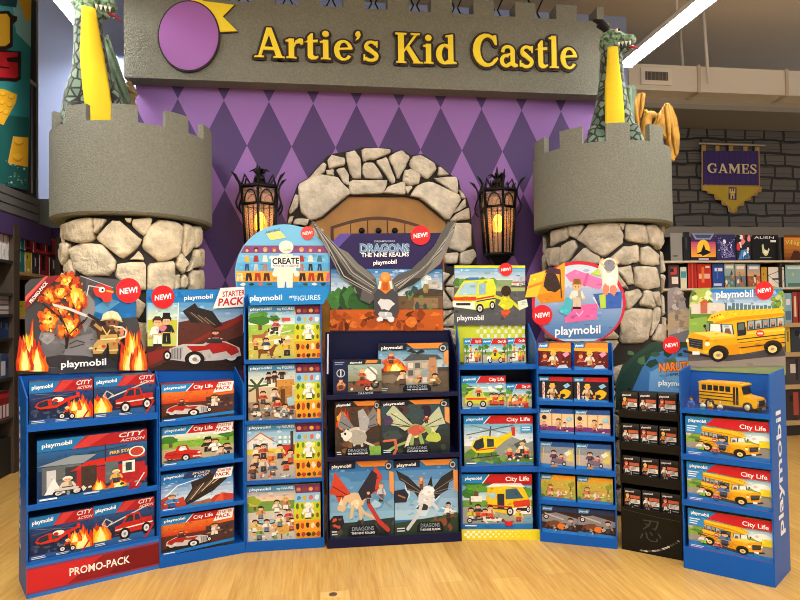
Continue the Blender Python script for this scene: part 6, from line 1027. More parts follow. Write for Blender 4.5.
q = MB(); a, b = gz(398, 54), gz(662, 62); q.tube([(a[0], YGB-.0, a[1]), (b[0], YGB, b[1])], .015, mat('banner_rod', '#b8a890', .4, .5)); relg(q.obj('banner_rod'))
A_, B_ = gz(428, 172), gz(626, 176); letters('GAMES', A_, B_, gz(428, 134)[1]-A_[1], YGB-.006, relg, mat('gold_letter', '#d8c49a', .5), None, 0, .06, th=.006)
# ---- lanterns on the facade
AMB, N, L, b = newmat('amber_glass'); b.inputs['Base Color'].default_value = rgb('#e8b890'); b.inputs['Roughness'].default_value = .25; b.inputs['Alpha'].default_value = .34; b.inputs['Transmission Weight'].default_value = 0; b.inputs['Subsurface Weight'].default_value = 0
FLAME = emit('flame_bulb', '#ff8a1c', 3); FLAME2 = emit('flame_bulb_hot', '#ffc02a', 9)
def lantern(pxc, py_top, py_bot, py_fin, label):
    Yl = YF-.24; P = on_y(pxc, (py_top+py_bot)/2, Yl); zt, zb = Z(pxc, py_top, Yl), Z(pxc, py_bot, Yl); zf = Z(pxc, py_fin, Yl); Hh = zt-zb
    t = empty('wall_lantern', (P.x, Yl, zb), label=label, cat='wall lantern'); rt, rb = .155, .118
    hexp = lambda r, z: [(r*math.cos(PI/6+PI/3*i), r*math.sin(PI/6+PI/3*i), z) for i in range(6)]
    q = MB(); a, b2 = hexp(rb, 0), hexp(rt, Hh); rz_ = lambda f: rb+(rt-rb)*f
    for i in range(6): q.tube([a[i], b2[i]], .012, IRON, 6)
    for i in range(6):                                              # thinner bars between the corners
        for f in (.33, .67):
            p0 = Vector(a[i]).lerp(Vector(a[(i+1) % 6]), f); p1 = Vector(b2[i]).lerp(Vector(b2[(i+1) % 6]), f); q.tube([p0, p0.lerp(p1, .76)], .004, IRON, 5)
    for f, th in ((0, .016), (.74, .012), (1, .018)):
        h = hexp(rz_(f), Hh*f); q.tube(h+[h[0]], th, IRON, 6, cap=False)
    for i in range(6):                                              # arched head of each pane
        h0 = Vector(hexp(rz_(.76), Hh*.76)[i]); h1 = Vector(hexp(rz_(.76), Hh*.76)[(i+1) % 6]); q.tube([h0.lerp(h1, .5-.38*math.cos(PI*k/8))+Vector((0, 0, Hh*.19*math.sin(PI*k/8))) for k in range(9)], .006, IRON, 5)
    q.obj('cage', t)
    q = MB()
    for i in range(6): h0, h1 = hexp(rb-.008, .01), hexp(rt-.01, Hh-.01); q.add([h0[i], h0[(i+1) % 6], h1[(i+1) % 6], h1[i]], [(0, 1, 2, 3)], AMB)
    q.obj('glass', t)
    q = MB()
    for i in range(6):                                              # domed ribs to the finial
        h = Vector(hexp(rt, Hh)[i]); q.tube([h, h*.82+Vector((0, 0, Hh*.36)), h*.45+Vector((0, 0, Hh*.58)), Vector((0, 0, Hh+.11))], .01, IRON, 6)
    q.tube([(0, 0, Hh+.06), (0, 0, Hh+.1), (0, 0, Hh+.115), (0, 0, Hh+.13), (0, 0, Hh+.15), (0, 0, zf-zb)], [.05, .04, .02, .034, .014, .004], IRON, 10)
    for i in range(6): d = Vector((math.cos(PI/3*i), math.sin(PI/3*i), 0)); q.tube([Vector((0, 0, Hh+.12))+d*.02, Vector((0, 0, Hh+.15))+d*.05, Vector((0, 0, Hh+.135))+d*.08], [.012, .01, .003], IRON, 5)
    q.obj('crown', t)
    for i in range(6):
        d = Vector(hexp(1, 0)[i]); q = MB(); LF = ((.01, .62), (.035, .68), (.045, .76), (.03, .84), (.012, .92), (.012, 1.0), (.026, 1.08), (.05, 1.15), (.085, 1.2)) if i % 3 != 1 else ((.004, .9), (.006, 1.0), (.016, 1.1), (.026, 1.18), (.05, 1.28)); q.tube([d*(rt+a)+Vector((0, 0, Hh*f)) for a, f in LF], [.004]+[.008]*(len(LF)-3)+[.013, .003], IRON, 6); q.obj('iron_leaf', t)
    q = MB(); q.loft([hexp(rb, 0), hexp(rb*.8, -.04), hexp(.03, -.1), hexp(.02, -.14)], IRON, smooth=False); q.tube([(0, .02, -.06), (0, .12, -.1), (0, .235, -.06)], .018, IRON); q.obj('bracket', t)
    q = MB(); q.ball((0, 0, Hh*.5), (.042, .042, .08), FLAME2); q.ball((.036, 0, Hh*.46), (.02, .02, .05), FLAME); q.ball((-.036, -.01, Hh*.46), (.02, .02, .05), FLAME); q.tube([(0, 0, 0), (0, 0, Hh*.36)], .02, mat('candle_sleeve', '#a88a6a', .6), 10); q.obj('flame_bulb', t)
    la = bpy.data.lights.new('lantern_light', 'POINT'); la.energy = 1.6; la.color = (1, .55, .2); la.shadow_soft_size = .05; o = bpy.data.objects.new('lantern_light', la); COL.objects.link(o); o.location = (P.x, Yl, zb+Hh*.62)
lantern(260, 188.5, 255, 166, 'black iron wall lantern left of the stone arch'); lantern(498, 192, 255, 167, 'black iron wall lantern right of the stone arch')
# ---- floor outlet
q = MB(); P = floor_pt(333, 595); w_ = .055; q.box(-w_, w_, -.035, .035, 0, .003, mat('outlet_tan', '#d8b470', .5)); fo = q.obj('floor_outlet', None, P, label='small brass floor outlet cover at the front edge of the wood floor', cat='floor outlet'); q = MB(); q.tube([(0, 0, .003), (0, 0, .005)], .022, mat('outlet_brown', '#5a4028', .4), 18); q.obj('outlet_cap', fo)
# ------------------------------------------------------------------ plush dragons on the towers
def scale_mat():
    m, N, L, b = newmat('green_scale_plush'); tc = N.new('ShaderNodeTexCoord'); out = []
    v = N.new('ShaderNodeTexVoronoi'); v.feature = 'DISTANCE_TO_EDGE'; v.inputs['Scale'].default_value = 17; L.new(tc.outputs['Object'], v.inputs['Vector'])
    v2 = N.new('ShaderNodeTexVoronoi'); v2.inputs['Scale'].default_value = 17; L.new(tc.outputs['Object'], v2.inputs['Vector'])
    r = N.new('ShaderNodeValToRGB'); r.color_ramp.elements[0].position = .06; r.color_ramp.elements[1].position = .16; r.color_ramp.elements[0].color = rgb('#101a18'); r.color_ramp.elements[1].color = (1, 1, 1, 1); L.new(v.outputs['Distance'], r.inputs['Fac'])
    r2 = N.new('ShaderNodeValToRGB'); r2.color_ramp.elements[0].color = rgb('#3c5648'); r2.color_ramp.elements[1].color = rgb('#7f9784'); L.new(v2.outputs['Color'], r2.inputs['Fac'])
    mx = N.new('ShaderNodeMix'); mx.data_type = 'RGBA'; mx.blend_type = 'MULTIPLY'; mx.inputs['Factor'].default_value = 1; L.new(r2.outputs['Color'], mx.inputs['A']); L.new(r.outputs['Color'], mx.inputs['B']); sp = N.new('ShaderNodeSeparateXYZ'); L.new(tc.outputs['Object'], sp.inputs['Vector']); mr = N.new('ShaderNodeMapRange'); mr.inputs['From Min'].default_value = .83; mr.inputs['From Max'].default_value = .9; L.new(sp.outputs['Z'], mr.inputs['Value'])
    nz = N.new('ShaderNodeTexNoise'); nz.inputs['Scale'].default_value = 38; L.new(tc.outputs['Object'], nz.inputs['Vector']); r3 = N.new('ShaderNodeValToRGB'); r3.color_ramp.elements[0].position = .38; r3.color_ramp.elements[1].position = .62; r3.color_ramp.elements[0].color = rgb('#26402e'); r3.color_ramp.elements[1].color = rgb('#8aab86'); L.new(nz.outputs['Fac'], r3.inputs['Fac'])
    m2 = N.new('ShaderNodeMix'); m2.data_type = 'RGBA'; L.new(mr.outputs['Result'], m2.inputs['Factor']); L.new(mx.outputs['Result'], m2.inputs['A']); L.new(r3.outputs['Color'], m2.inputs['B'])
    L.new(m2.outputs['Result'], b.inputs['Base Color']); b.inputs['Roughness'].default_value = .9; b.inputs['Sheen Weight'].default_value = .3; return m
SCALE = scale_mat(); HEADG = mat('green_plush', '#587a5c', .9, vary=.35, vscale=22); BELLY = mat('yellow_plush', '#e6c41c', .85, bump=.2, bscale=30); HORN = mat('black_felt', '#151416', .9); TOOTH = mat('white_felt', '#efeae0', .8)
def skin_obj(q, name, parent, voxel=.014, **k):
    o = q.obj(name, parent, **k); r = o.modifiers.new('union', 'REMESH'); r.mode = 'VOXEL'; r.voxel_size = voxel; r.use_smooth_shade = True
    s = o.modifiers.new('soft', 'SMOOTH'); s.iterations = 4; s.factor = .5; return o
def plush(P, sc, lean, label, headdir=1, bw=.06, rz=0, fat=1):
    t = empty('plush_dragon', P, rz, label=label, cat='plush dragon'); k = sc
    sl = [(-.24, .20*fat, .19), (0, .205*fat, .19), (.13, .2*fat, .18), (.3, .165*fat, .16), (.48, .13, .13), (.66, .105, .11), (.82, .094, .1), (.93, .08, .085)]
    cxf = lambda z: lean*max(0, z)*(1.0-.3*max(0, z)); cyf = lambda z: -.02-.06*max(0, min(z, .9))
    q = MB(); n = 20
    q.loft([[(k*(cxf(z)+rx*math.cos(2*PI*i/n)), k*(cyf(z)+ry*math.sin(2*PI*i/n)), k*z) for i in range(n)] for z, rx, ry in sl], SCALE)
    for s in (-1, 1):
        q.ball((k*s*.17*fat, k*-.02, k*-.02), (k*.10, k*.15, k*.2), SCALE); q.tube([(k*s*.15, k*-.1, k*.22), (k*s*.17, k*-.17, k*.06), (k*s*.16, k*-.2, k*-.22)], [k*.06, k*.07, k*.075], SCALE, 10)
    q.tube([(0, k*.1, k*-.1), (k*.14, k*.2, k*-.12), (k*.2, k*.14, k*-.2)], [k*.1, k*.07, k*.03], SCALE, 10)
    hx = cxf(.95); hy = cyf(.95); d = Vector((headdir*.94, -.34, -.12)).normalized(); sd = Vector((-d.y, d.x, 0)).normalized(); up = d.cross(sd); up = up if up.z > 0 else -up
    hp = lambda a, b, c: tuple((Vector((hx, hy, .98))+d*a+sd*b+up*c)*k)
    q.loft([[hp(a, rx*math.cos(2*PI*i/14), oz+rz_*math.sin(2*PI*i/14)) for i in range(14)] for a, rx, rz_, oz in ((-.09, .03, .03, 0), (-.075, .075, .075, 0), (0, .095, .095, .01), (.07, .08, .075, .01), (.12, .06, .045, .0), (.18, .058, .042, -.004), (.205, .03, .02, -.004))], HEADG)
    q.loft([[hp(a, rx*math.cos(2*PI*i/12), oz+rz_*math.sin(2*PI*i/12)) for i in range(12)] for a, rx, rz_, oz in ((-.04, .05, .03, -.06), (.06, .055, .026, -.075), (.13, .045, .022, -.085), (.165, .02, .012, -.085))], HEADG)
    q.tube([tuple(Vector((hx, hy, .9))*k), hp(-.04, 0, 0)], [k*.075, k*.08], SCALE, 12)
    skin_obj(q, 'body', t, .013)
    q = MB(); rings = []
    for j in range(22):
        z = -.2+1.1*j/21; i0 = max(i for i in range(len(sl)-1) if sl[i][0] <= z); f = (z-sl[i0][0])/(sl[i0+1][0]-sl[i0][0]); rx = sl[i0][1]*(1-f)+sl[i0+1][1]*f; ry = sl[i0][2]*(1-f)+sl[i0+1][2]*f; w = math.asin(min(.95, bw*(1+.25*math.sin(PI*min(1, (z+.2)/.9)))*(1 if z > .15 else max(.15, .4+.6*(z+.05)/.2))*(1 if z < .6 else 1-.35*(z-.6)/.3)/rx/1.07))
        rr = 1.07+.012*math.sin(j*2.6); A = [-w+2*w*i/10 for i in range(11)]
        rings.append([(k*(cxf(z)+rr*rx*math.sin(a)), k*(cyf(z)-rr*ry*math.cos(a)), k*z) for a in A]+[(k*(cxf(z)+.9*rx*math.sin(a)), k*(cyf(z)-.9*ry*math.cos(a)), k*z) for a in A[::-1]])
    q.loft(rings, BELLY); q.obj('belly_patch', t)
    for s in (-1, 1):
        q = MB(); q.tube([hp(-.02, s*.05, .085), hp(-.08, s*.065, .15), hp(-.15, s*.06, .18)], [k*.026, k*.03, k*.012], HORN, 8); q.obj('horn', t)
        q = MB(); q.ball(hp(.06, s*.062, .06), k*.02, TOOTH, 10, 7); e = q.obj('eye', t); q = MB(); q.ball(hp(.075, s*.07, .064), k*.011, HORN, 8, 6); q.obj('pupil', e)
        q = MB()
        for i in range(5): p0 = Vector(hp(.05+.03*i, s*.05, -.035)); q.tube([p0, p0-Vector((0, 0, k*.035))], [k*.012, k*.003], TOOTH, 6)
        q.obj('teeth', t)
    q = MB(); q.tube([hp(.12, 0, -.06), hp(.2, 0, -.07), hp(.25, .0, -.1)], [k*.012, k*.01, k*.004], mat('red_felt', '#a8323a', .8), 6); q.obj('tongue', t)
    return t
def wingcard(t, pts, Y, m, rib, name='wing', th=.03):
    q = MB(); P = [(lambda A: (A.x, A.z))(on_y(x, y, Y)) for x, y in pts]; q.prism(P, Y, Y+th, m)
    for a, b in rib: A, B = on_y(*a, Y), on_y(*b, Y); q.tube([(A.x, Y, A.z), ((A.x+B.x)/2, Y-.015, (A.z+B.z)/2), (B.x, Y, B.z)], [.022, .018, .01], m, 8)
    o = q.obj(name, t, bevel=.01); o.matrix_parent_inverse = (Matrix.Translation(t.location) @ Matrix.Rotation(t.rotation_euler.z, 4, 'Z')).inverted(); return o
def base_at(px, C, zt, dy): P = on_y(px, 120, C.y+dy); return Vector((P.x, C.y+dy, zt))
PL = base_at(99, CL, ztL+.0, -.06); d1 = plush(PL, .98, -.12, 'green scaled plush dragon with yellow belly on the left tower', 1, bw=.07, rz=math.radians(24), fat=1.2); CWING = mat('wing_plush', '#6d8470', .9, vary=.3, vscale=14); TANW = mat('tan_plush', '#8f7a54', .9, vary=.2)
wingcard(d1, [(103, 40), (108, 34), (114, 52), (121, 72), (129, 96), (132, 112), (118, 112), (112, 80)], CL.y+.12, CWING, [((104, 40), (131, 110)), ((106, 44), (122, 112))]); wingcard(d1, [(124, 84), (130, 80), (137, 92), (134, 100), (138, 112), (124, 112)], CL.y+.2, TANW, [((125, 86), (136, 94))], 'wing_lining')
PR = base_at(611.5, CRt, ztR+.0, -.06); d2 = plush(PR, .93, -.0, 'green scaled plush dragon with yellow belly on the right tower', 1, bw=.062, rz=math.radians(-20), fat=1.08)
wingcard(d2, [(622, 92), (628, 85), (634, 85), (637, 92), (634, 104), (636, 140), (624, 140)], CRt.y+.12, CWING, [((629, 88), (628, 136))])
# golden dragon behind
GOLD = mat('gold_velvet', '#ad7f28', .7, vary=.35, vscale=12, bump=.3, bscale=14); GOLDY = mat('gold_yellow', '#d8ac2c', .75, vary=.2)
YV = CRt.y+.28; g = empty('plush_dragon', on_y(650, 140, YV), 0, label='golden winged plush dragon at the right edge of the right tower', cat='plush dragon')
wingcard(g, [(631, 142), (632, 118), (633, 100), (637, 94), (643, 92), (645, 96), (641, 108), (640, 122), (646, 141)], YV+.02, GOLD, [((634, 100), (638, 140)), ((643, 94), (640, 118))]); wingcard(g, [(654, 125), (660, 113), (667, 102), (672, 106), (677, 118), (680, 136), (679, 152), (674, 161), (670, 158), (668, 140), (660, 130)], YV-.1, GOLD, [((667, 104), (676, 156)), ((666, 106), (670, 156)), ((660, 114), (656, 126))])
q = MB(); W = lambda x, y, dy=0: on_y(x, y, YV+dy); q.ball(W(650, 146), (.12, .1, .16), GOLD); q.tube([W(648, 136), W(646, 124), W(648, 117)], [.07, .045, .045], GOLD, 10); q.ball(W(650, 115.5), (.06, .055, .04), GOLD); q.tube([W(652, 115, -.02), W(656, 115.5, -.04), W(657, 119, -.05)], [.034, .026, .01], GOLD, 8); b = skin_obj(q, 'body', g, .012); b.location = -Vector(g.location)
for s in (-1, 1): q = MB(); q.tube([W(647+s, 113, s*.03), W(645+s, 109.5, s*.04)], [.014, .004], GOLDY, 6); o = q.obj('horn', g); o.location = -Vector(g.location)
# ------------------------------------------------------------------ goods on the far shelves
def goods(name, P, rz, w, h, d, art, label, cat, group, side='#3a3836', seed=1, col='#888888'):
    c = Cv(lambda x, y: ((x/100-.5)*w, (1-y/100)*h), seed); c.solid_box(-w/2, w/2, d, 0, h, col, side); art(c)
    c.V = [(min(max(x, -w/2), w/2), y, min(max(z, 0), h)) for x, y, z in c.V]
    return link(name, c.mesh(name), None, P, rz, label=label, cat=cat, group=group)
YR = floor_pt(795, 436).y
xr0, xr1 = X(640, YR), X(880, YR); sw = mat('shelf_dark', '#2c2824', .6); zs = [Z(725, 260.5, YR), Z(725, 288, YR), Z(790, 323, YR), Z(790, 352.5, YR), Z(790, 385, YR), Z(795, 421, YR)]
rt_ = empty('shelf_unit', ((xr0+xr1)/2, YR, 0), 0, label='long dark shelf unit of board games along the right back wall', cat='shelving'); o_ = Vector(rt_.location)
def relr(o): o.parent = rt_; o.location = -o_; return o
q = MB(); q.box(xr0, xr1, YR+.40, YR+.42, 0, Z(720, 237, YR), sw); relr(q.obj('back_panel')); q = MB(); q.box(xr0, xr1, YR+.05, YR+.41, Z(720, 236.5, YR), Z(720, 226, YR), mat('shelf_top_grey', '#605b54', .7)); relr(q.obj('top_panel'))
for x in (xr0, X(782, YR+.02)-.0, xr1): q = MB(); q.box(x-.012, x+.012, YR+.02, YR+.40, 0, Z(720, 237, YR), sw); relr(q.obj('upright'))
for i, z in enumerate(zs):
    q = MB(); th = .022 if i < 2 else .05; q.box(xr0, xr1, YR, YR+.40, z-th, z, WODD if False else (mat('shelf_cream', '#cfc4ac', .5) if i < 2 else WOODL)); relr(q.obj('shelf'))
q = MB(); q.box(xr0, xr1, YR+.03, YR+.40, 0, zs[5]-.05, NEAR_BLACK); relr(q.obj('kick_base'))
def rgood(row, x0, x1, yt, art, label, cat='board game', d=.2, off=.05, col='#808080', name='board_game', side='#2c2a2c'):
    Y = YR+off; a, b = on_y(x0, yt, Y), on_y(x1, yt, Y); h = (a.z+b.z)/2-zs[row]; w = b.x-a.x-.004
    goods(name, Vector(((a.x+b.x)/2, Y, zs[row])), 0, w, h, d, art, label, cat, 'games on the right back shelves', side, int(x0), col)
def plain(col, *bits):
    def f(c):
        c.rect(0, 0, 100, 100, col)
        for b in bits: (c.rect if len(b) == 5 else c.blob)(*b)
    return f
def a_jet(c):
    c.rect(0, 0, 100, 100, '#3a2a62'); c.grad(0, 30, 100, 86, '#c8487a', '#f2a82a'); c.ell(50, 54, 26, 32, '#f8c83a'); c.poly([(4, 0), (96, 0), (80, 22), (18, 22)], '#8a90a8'); c.poly([(14, 4), (86, 4), (76, 16), (24, 16)], '#3a4a72'); c.poly([(20, 74), (40, 66), (52, 38), (58, 58), (82, 68), (64, 76), (46, 82), (40, 76)], '#141016'); c.rect(0, 86, 100, 100, '#2a1430'); c.rect(30, 90, 70, 96, '#c8b8d0')
def a_stars(c):
    c.rect(0, 0, 100, 100, '#2c2a5c'); c.ell(42, 28, 8, 10, '#f2f2fa')
    for i in range(9): c.line([(c.R.uniform(5, 95), c.R.uniform(20, 90)) for _ in range(3)], 2, c.R.choice(('#8a8ac8', '#b8a8d8', '#5a5aa0')))
    c.specks(6, 10, 94, 95, 26, ('#e8e8f8', '#7a7ab8'), 3)
def a_comic(c):
    c.rect(0, 0, 100, 100, '#26222a'); c.specks(4, 4, 96, 60, 14, ('#d8384a', '#f0e4dc', '#1c1a20', '#e88a8a'), 16); c.poly([(10, 96), (30, 60), (70, 54), (96, 90)], '#4a8ac8'); c.specks(10, 60, 90, 96, 8, ('#e8f0f8', '#2a5a9a', '#c83a3a'), 10)
def a_egg(c):
    c.rect(0, 0, 100, 100, '#141416'); c.text('ALIEN', 8, 14, 84, 14, 9, '#f0f0f0', .0); c.poly([(36, 40), (42, 34), (46, 56), (56, 64), (62, 50), (66, 56), (58, 78), (48, 82), (38, 68)], '#d8d8a8'); c.blob(50, 66, 8, 8, '#f2f0c8'); c.rect(28, 86, 72, 89, '#8a8a8a'); c.rect(70, 20, 92, 28, '#e8e8e8')
def a_village(c): c.rect(0, 0, 100, 100, '#6a3a14'); c.grad(0, 10, 100, 100, '#d88a2a', '#7a3c10'); c.text('Villagers', 6, 36, 96, 38, 18, '#f2c85a', .02, stroke='#3a1c0a', sw=.03); c.poly([(20, 100), (40, 60), (60, 62), (80, 100)], '#4a240c')
def a_spines(cols):
    def f(c):
        for i, col in enumerate(cols): n = len(cols); c.rect(100*i/n, 0, 100*(i+1)/n, 100, col); c.rect(100*i/n, 0, 100*i/n+1.5, 100, '#1c1818')
    return f
def a_scene(sky, mid, low, seed=0):
    def f(c):
        c.rect(0, 0, 100, 100, low); c.grad(0, 0, 100, 50, sky, mid); c.specks(6, 36, 94, 92, 12, (mid, low, '#e8dcc8', '#3a3a44', '#c86a3a'), 12); c.rect(12, 8, 88, 20, '#f0ece4')
    return f
def a_tri(c):
    c.rect(0, 0, 100, 100, '#e8e0d4'); c.line([(0, 40), (100, 10)], 3, '#3a3634'); c.line([(0, 40), (90, 100)], 3, '#3a3634'); c.line([(70, 100), (100, 60)], 3, '#3a3634'); c.text('MOSAIC', 22, 66, 80, 58, 12, '#3a3634', .02) if False else c.rect(24, 54, 78, 62, '#3a3634')
rgood(0, 670, 682, 233, plain('#8a8680', (40, 50, 40, 40, '#a8a49c'), (20, 80, 60, 84, '#3a3836')), 'grey game box beside the right tower on the top shelf', d=.25); rgood(0, 683, 689.5, 232, plain('#1c1c1e', (30, 20, 60, 60, '#3a3c40')), 'thin black game box between the grey box and the sunset box')
rgood(0, 690.5, 715.5, 233.5, a_jet, 'purple game box with a black jet before an orange sun'); rgood(0, 716, 735.3, 234.5, a_stars, 'navy game box with star constellations and a moon'); rgood(0, 736, 750.5, 235, a_comic, 'red white and black comic style game box on the top shelf'); rgood(0, 752, 778, 235, a_egg, 'black game box with a pale glowing shape under white capitals'); rgood(0, 783.5, 808, 235, a_village, 'orange brown game box with a gold title at the right end of the top shelf')
rgood(1, 668, 679, 265, plain('#4a3a3a', (20, 10, 80, 40, '#c8484a'), (30, 50, 90, 80, '#e8dcd0'), (50, 30, 20, 14, '#2a2a30')), 'small red and black boxed game at the left end of the second shelf', d=.12); rgood(1, 680, 686.5, 267, plain('#d8d8c8', (10, 20, 90, 50, '#4a9aa0'), (20, 64, 80, 92, '#e8dcb0')), 'thin white and teal game box on the second shelf')
rgood(1, 687.5, 696.5, 263, a_spines(('#c8382c', '#b02a26', '#d8503a', '#a82420', '#c8302a')), 'row of red game spines standing left of the red box'); rgood(1, 697, 711, 264, plain('#c8301e', (10, 40, 90, 60, '#e8b8a0'), (50, 76, 30, 12, '#e87a3a'), (60, 8, 90, 16, '#f2ece4')), 'bright red game box on the second shelf'); rgood(1, 712, 723.5, 264, plain('#2a4a9a', (20, 16, 90, 30, '#e0e4f0'), (50, 60, 40, 18, '#4a7ac8'), (10, 80, 80, 90, '#c8d4e8')), 'blue game box right of the red box on the second shelf')
rgood(1, 724, 734.5, 263.5, a_scene('#a8b8b8', '#8aa8a0', '#5a7a80'), 'grey green illustrated game box, right of the blue box'); rgood(1, 735, 745.5, 264, a_scene('#b8c0b0', '#c89a6a', '#6a7a8a'), 'tan illustrated game box left of the dark gap on the second shelf'); rgood(1, 747, 760, 264.5, a_scene('#7a9ab8', '#d8a87a', '#8a5a4a'), 'blue and brown illustrated game box on the second shelf'); rgood(1, 761, 767, 267, plain('#c8962a', (40, 40, 30, 30, '#2a2420'), (20, 76, 80, 90, '#e8d8a0')), 'thin gold game box beside the white patterned box'); rgood(1, 768, 784, 267, a_tri, 'white game box with dark crossing lines'); rgood(1, 785, 806, 265, plain('#8ab0b0', (40, 50, 34, 34, '#e8c84a'), (10, 6, 90, 18, '#d8e4e0'), (10, 80, 90, 96, '#5a7a6a')), 'teal game box with a yellow disc at the right end of the second shelf')
rgood(2, 784, 791.5, 293, plain('#8ab0c4', (20, 20, 80, 40, '#e8e8e0'), (10, 60, 90, 90, '#5a7a94')), 'pale blue game box standing beside red boxes on the third shelf'); rgood(2, 792, 797.5, 292, plain('#a83a2c', (30, 14, 70, 80, '#e8c8a0')), 'dark red game box on the third shelf, left of two'); rgood(2, 798, 806, 292, plain('#8a2c26', (30, 20, 70, 70, '#d8a878')), 'dark red game box on the third shelf, right of two')
rgood(3, 785, 790, 326, plain('#d8b83a', (30, 20, 70, 60, '#8a6a2a')), 'thin yellow box on the fourth shelf beside the bus display'); rgood(3, 790.5, 812, 325, plain('#3a3c44', (50, 50, 40, 34, '#8a929c'), (40, 40, 20, 20, '#1c1c20')), 'dark grey figure box on the fourth shelf at the right edge')
rgood(4, 784.5, 811, 356, plain('#4a4240', (50, 50, 36, 36, '#a89a8a'), (50, 60, 20, 28, '#d8d0c4'), (50, 84, 40, 10, '#2a2626')), 'figure box with a pale armoured figure on the fifth shelf at right'); rgood(5, 785, 811, 389, plain('#3a302c', (50, 50, 34, 40, '#6a5248'), (50, 40, 16, 20, '#1a1616'), (50, 84, 30, 10, '#a84a3a')), 'figure box with a dark hooded figure on the lowest shelf at right')
# ---- left shelving along the left aisle
yP = on_x(14.5, 300, XL).y; yE = on_x(60, 270, XL).y; y0A = 4.6
lu = empty('shelf_unit', (XL-.25, (y0A+yP)/2, 0), 0, label='dark shelf unit of toys at the left edge behind the fire display', cat='shelving'); lo = Vector(lu.location); lb = empty('shelf_unit', (XL-.25, (yP+yE)/2, 0), 0, label='farther wood edged shelf unit of red packs beside the left tower', cat='shelving'); lo2 = Vector(lb.location)
def rela(o, u, v): o.parent = u; o.location = -v; return o
zA = [on_x(7, y, XL).z for y in (260, 293, 314, 338, 378, 419)]; zB = [on_x(30, y, XL).z for y in (273, 316, 352)]; ztp = on_x(20, 226, XL).z
for u, v, ya, yb, zz, ed in ((lu, lo, y0A, yP, zA, sw), (lb, lo2, yP+.05, yE, zB, WOODL)):
    q = MB(); q.box(XL-.5, XL-.48, ya, yb, 0, ztp, sw); rela(q.obj('back_panel'), u, v); q = MB(); q.box(XL-.48, XL-.02, ya, yb, 0, on_x(7, 438, XL).z, NEAR_BLACK); rela(q.obj('kick_base'), u, v)
    for z in zz: q = MB(); q.box(XL-.48, XL, ya, yb, z-.03, z, ed); rela(q.obj('shelf'), u, v)
    for y in (ya, yb): q = MB(); q.box(XL-.48, XL+.01, y-.03, y+.03, 0, ztp, mat('upright_brown', '#4a3c30', .6)); rela(q.obj('upright'), u, v)
def lgood(z0, x0, x1, yt, art, label, cat='toy pack', off=.04, d=.1, name='toy_pack', side='#c8c4be', mid=None):
    Xp = XL-off; a, b = on_x(x0, yt, Xp), on_x(x1, yt, Xp); h = on_x((x0+x1)/2, yt, Xp).z-z0; w = abs(b.y-a.y)-.006
    goods(name, Vector((Xp, (a.y+b.y)/2, z0)), PI/2, w, h, d, art, label, cat, 'toys on the left shelves', side, int(x0*3+yt))
pack = plain('#e4e0dc', (50, 40, 30, 14, '#c83a3a'), (44, 62, 60, 84, '#4a4a50'), (10, 6, 90, 16, '#c8302e'))
for i, (a, b) in enumerate(((-3, 1.5), (2, 6), (6.5, 9.5), (10, 13))): lgood(zA[0], a, b, 229+i*1.5, pack, 'white hanging toy pack, %s of four on the top left shelf' % ('first', 'second', 'third', 'fourth')[i])
lgood(zA[1], -2, 11, 297, plain('#b8aca8', (0, 20, 100, 30, '#7a7070'), (0, 50, 100, 60, '#7a7070'), (0, 78, 100, 86, '#7a7070')), 'pale striped pack on the second left shelf', d=.2) if False else lgood(zA[2], -2, 11, 296, plain('#c2b6b2', (0, 16, 100, 26, '#847a7a'), (0, 44, 100, 54, '#847a7a'), (0, 74, 100, 82, '#6a6060')), 'pale striped pack at the left edge below the white packs', d=.2)
lgood(zA[3], -2, 9, 317, plain('#24365e', (30, 50, 24, 26, '#d8c03a'), (66, 30, 90, 60, '#4a6a9a')), 'dark blue pack with a yellow mark at the left edge', d=.2); lgood(zA[4], 0, 9, 354, plain('#3a4a72', (10, 30, 60, 90, '#d8d4d4'), (70, 20, 95, 60, '#22305a')), 'blue and white pack on the lower left shelf', d=.2)
lgood(zA[5], -2, 10, 391, plain('#8a2226', (8, 50, 30, 96, '#e0d8d4'), (40, 50, 60, 96, '#e0d8d4'), (70, 50, 92, 96, '#e0d8d4'), (0, 8, 100, 26, '#b82e30')), 'dark red carton with white bottles on the lowest left shelf', d=.2)
redp = plain('#b02a30', (50, 34, 34, 22, '#e8dcd8'), (46, 66, 36, 18, '#4a6a9a'), (60, 80, 20, 12, '#26262c'), (10, 2, 90, 12, '#d8383a')); greyp = plain('#3a3638', (40, 30, 26, 20, '#b83a3e'), (56, 62, 30, 24, '#c8c4c0'), (40, 80, 30, 14, '#5a4a4a'))
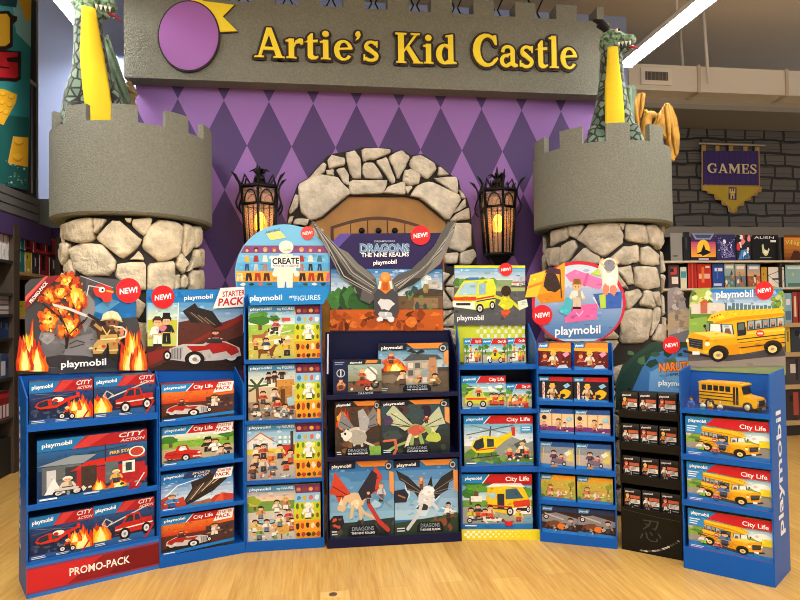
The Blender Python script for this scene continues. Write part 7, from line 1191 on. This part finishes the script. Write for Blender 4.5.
for a, b, yt, z, art, t in ((18, 24.5, 234, 0, plain('#2a8078', (50, 40, 30, 20, '#4ab0b8'), (40, 74, 34, 20, '#c8d8c0')), 'teal toy pack on the wood edged shelf by the left tower'), (25.5, 31.5, 249, 0, plain('#d8b82a', (40, 40, 24, 26, '#3a3a2a'), (30, 80, 70, 92, '#f0e0a0')), 'yellow toy pack on the wood edged shelf by the left tower'), (32, 39, 253, 0, greyp, 'grey and red toy pack right of the yellow pack'), (39.5, 49, 251, 0, redp, 'red toy pack with a white bubble, second from the tower on the wood edged shelf'), (49.5, 58, 255, 0, greyp, 'grey toy pack nearest the left tower on the wood edged shelf')):
    lgood(zB[0], a, b, yt, art, t)
# upper hanging row
q = MB(); zz = on_x(40, 253, XL).z; zB2 = zz; q.box(XL-.48, XL-.03, yP+.08, yE, zz-.012, zz, sw); rela(q.obj('shelf'), lb, lo2)
for a, b, yt, t in ((24.8, 33, 232.5, 'red and white toy pack, left of three on the upper row by the tower'), (33.6, 45, 233, 'red and white toy pack, middle of three on the upper row by the tower'), (45.6, 56, 238, 'red and white toy pack, right of three on the upper row by the tower')): lgood(zB2, a, b, yt, redp, t, d=.08)
lgood(zB[1], 18, 26, 301, plain('#c8b42a', (50, 40, 30, 30, '#5a5a30')), 'yellow pack on the dark shelf behind the fire header card', d=.12)
# ------------------------------------------------------------------ light and camera
w = bpy.data.worlds.new('store_light'); S.world = w; w.use_nodes = True; w.node_tree.nodes['Background'].inputs['Color'].default_value = (1, .965, .92, 1); w.node_tree.nodes['Background'].inputs['Strength'].default_value = .7
cam = bpy.data.cameras.new('camera'); co = bpy.data.objects.new('camera', cam); COL.objects.link(co); S.camera = co
co.matrix_world = Matrix.Translation(CP) @ CR.to_4x4(); cam.sensor_width = 36; cam.lens = FPX/800*36; cam.clip_start = .05
S.view_settings.view_transform = 'Standard'; S.view_settings.look = 'None'; S.view_settings.gamma = 1; S.view_settings.use_curve_mapping = False; S.view_settings.exposure = 0
S.cycles.use_denoising = True; S.cycles.filter_width = 1.0; S.cycles.max_bounces = 6; S.cycles.transparent_max_bounces = 12
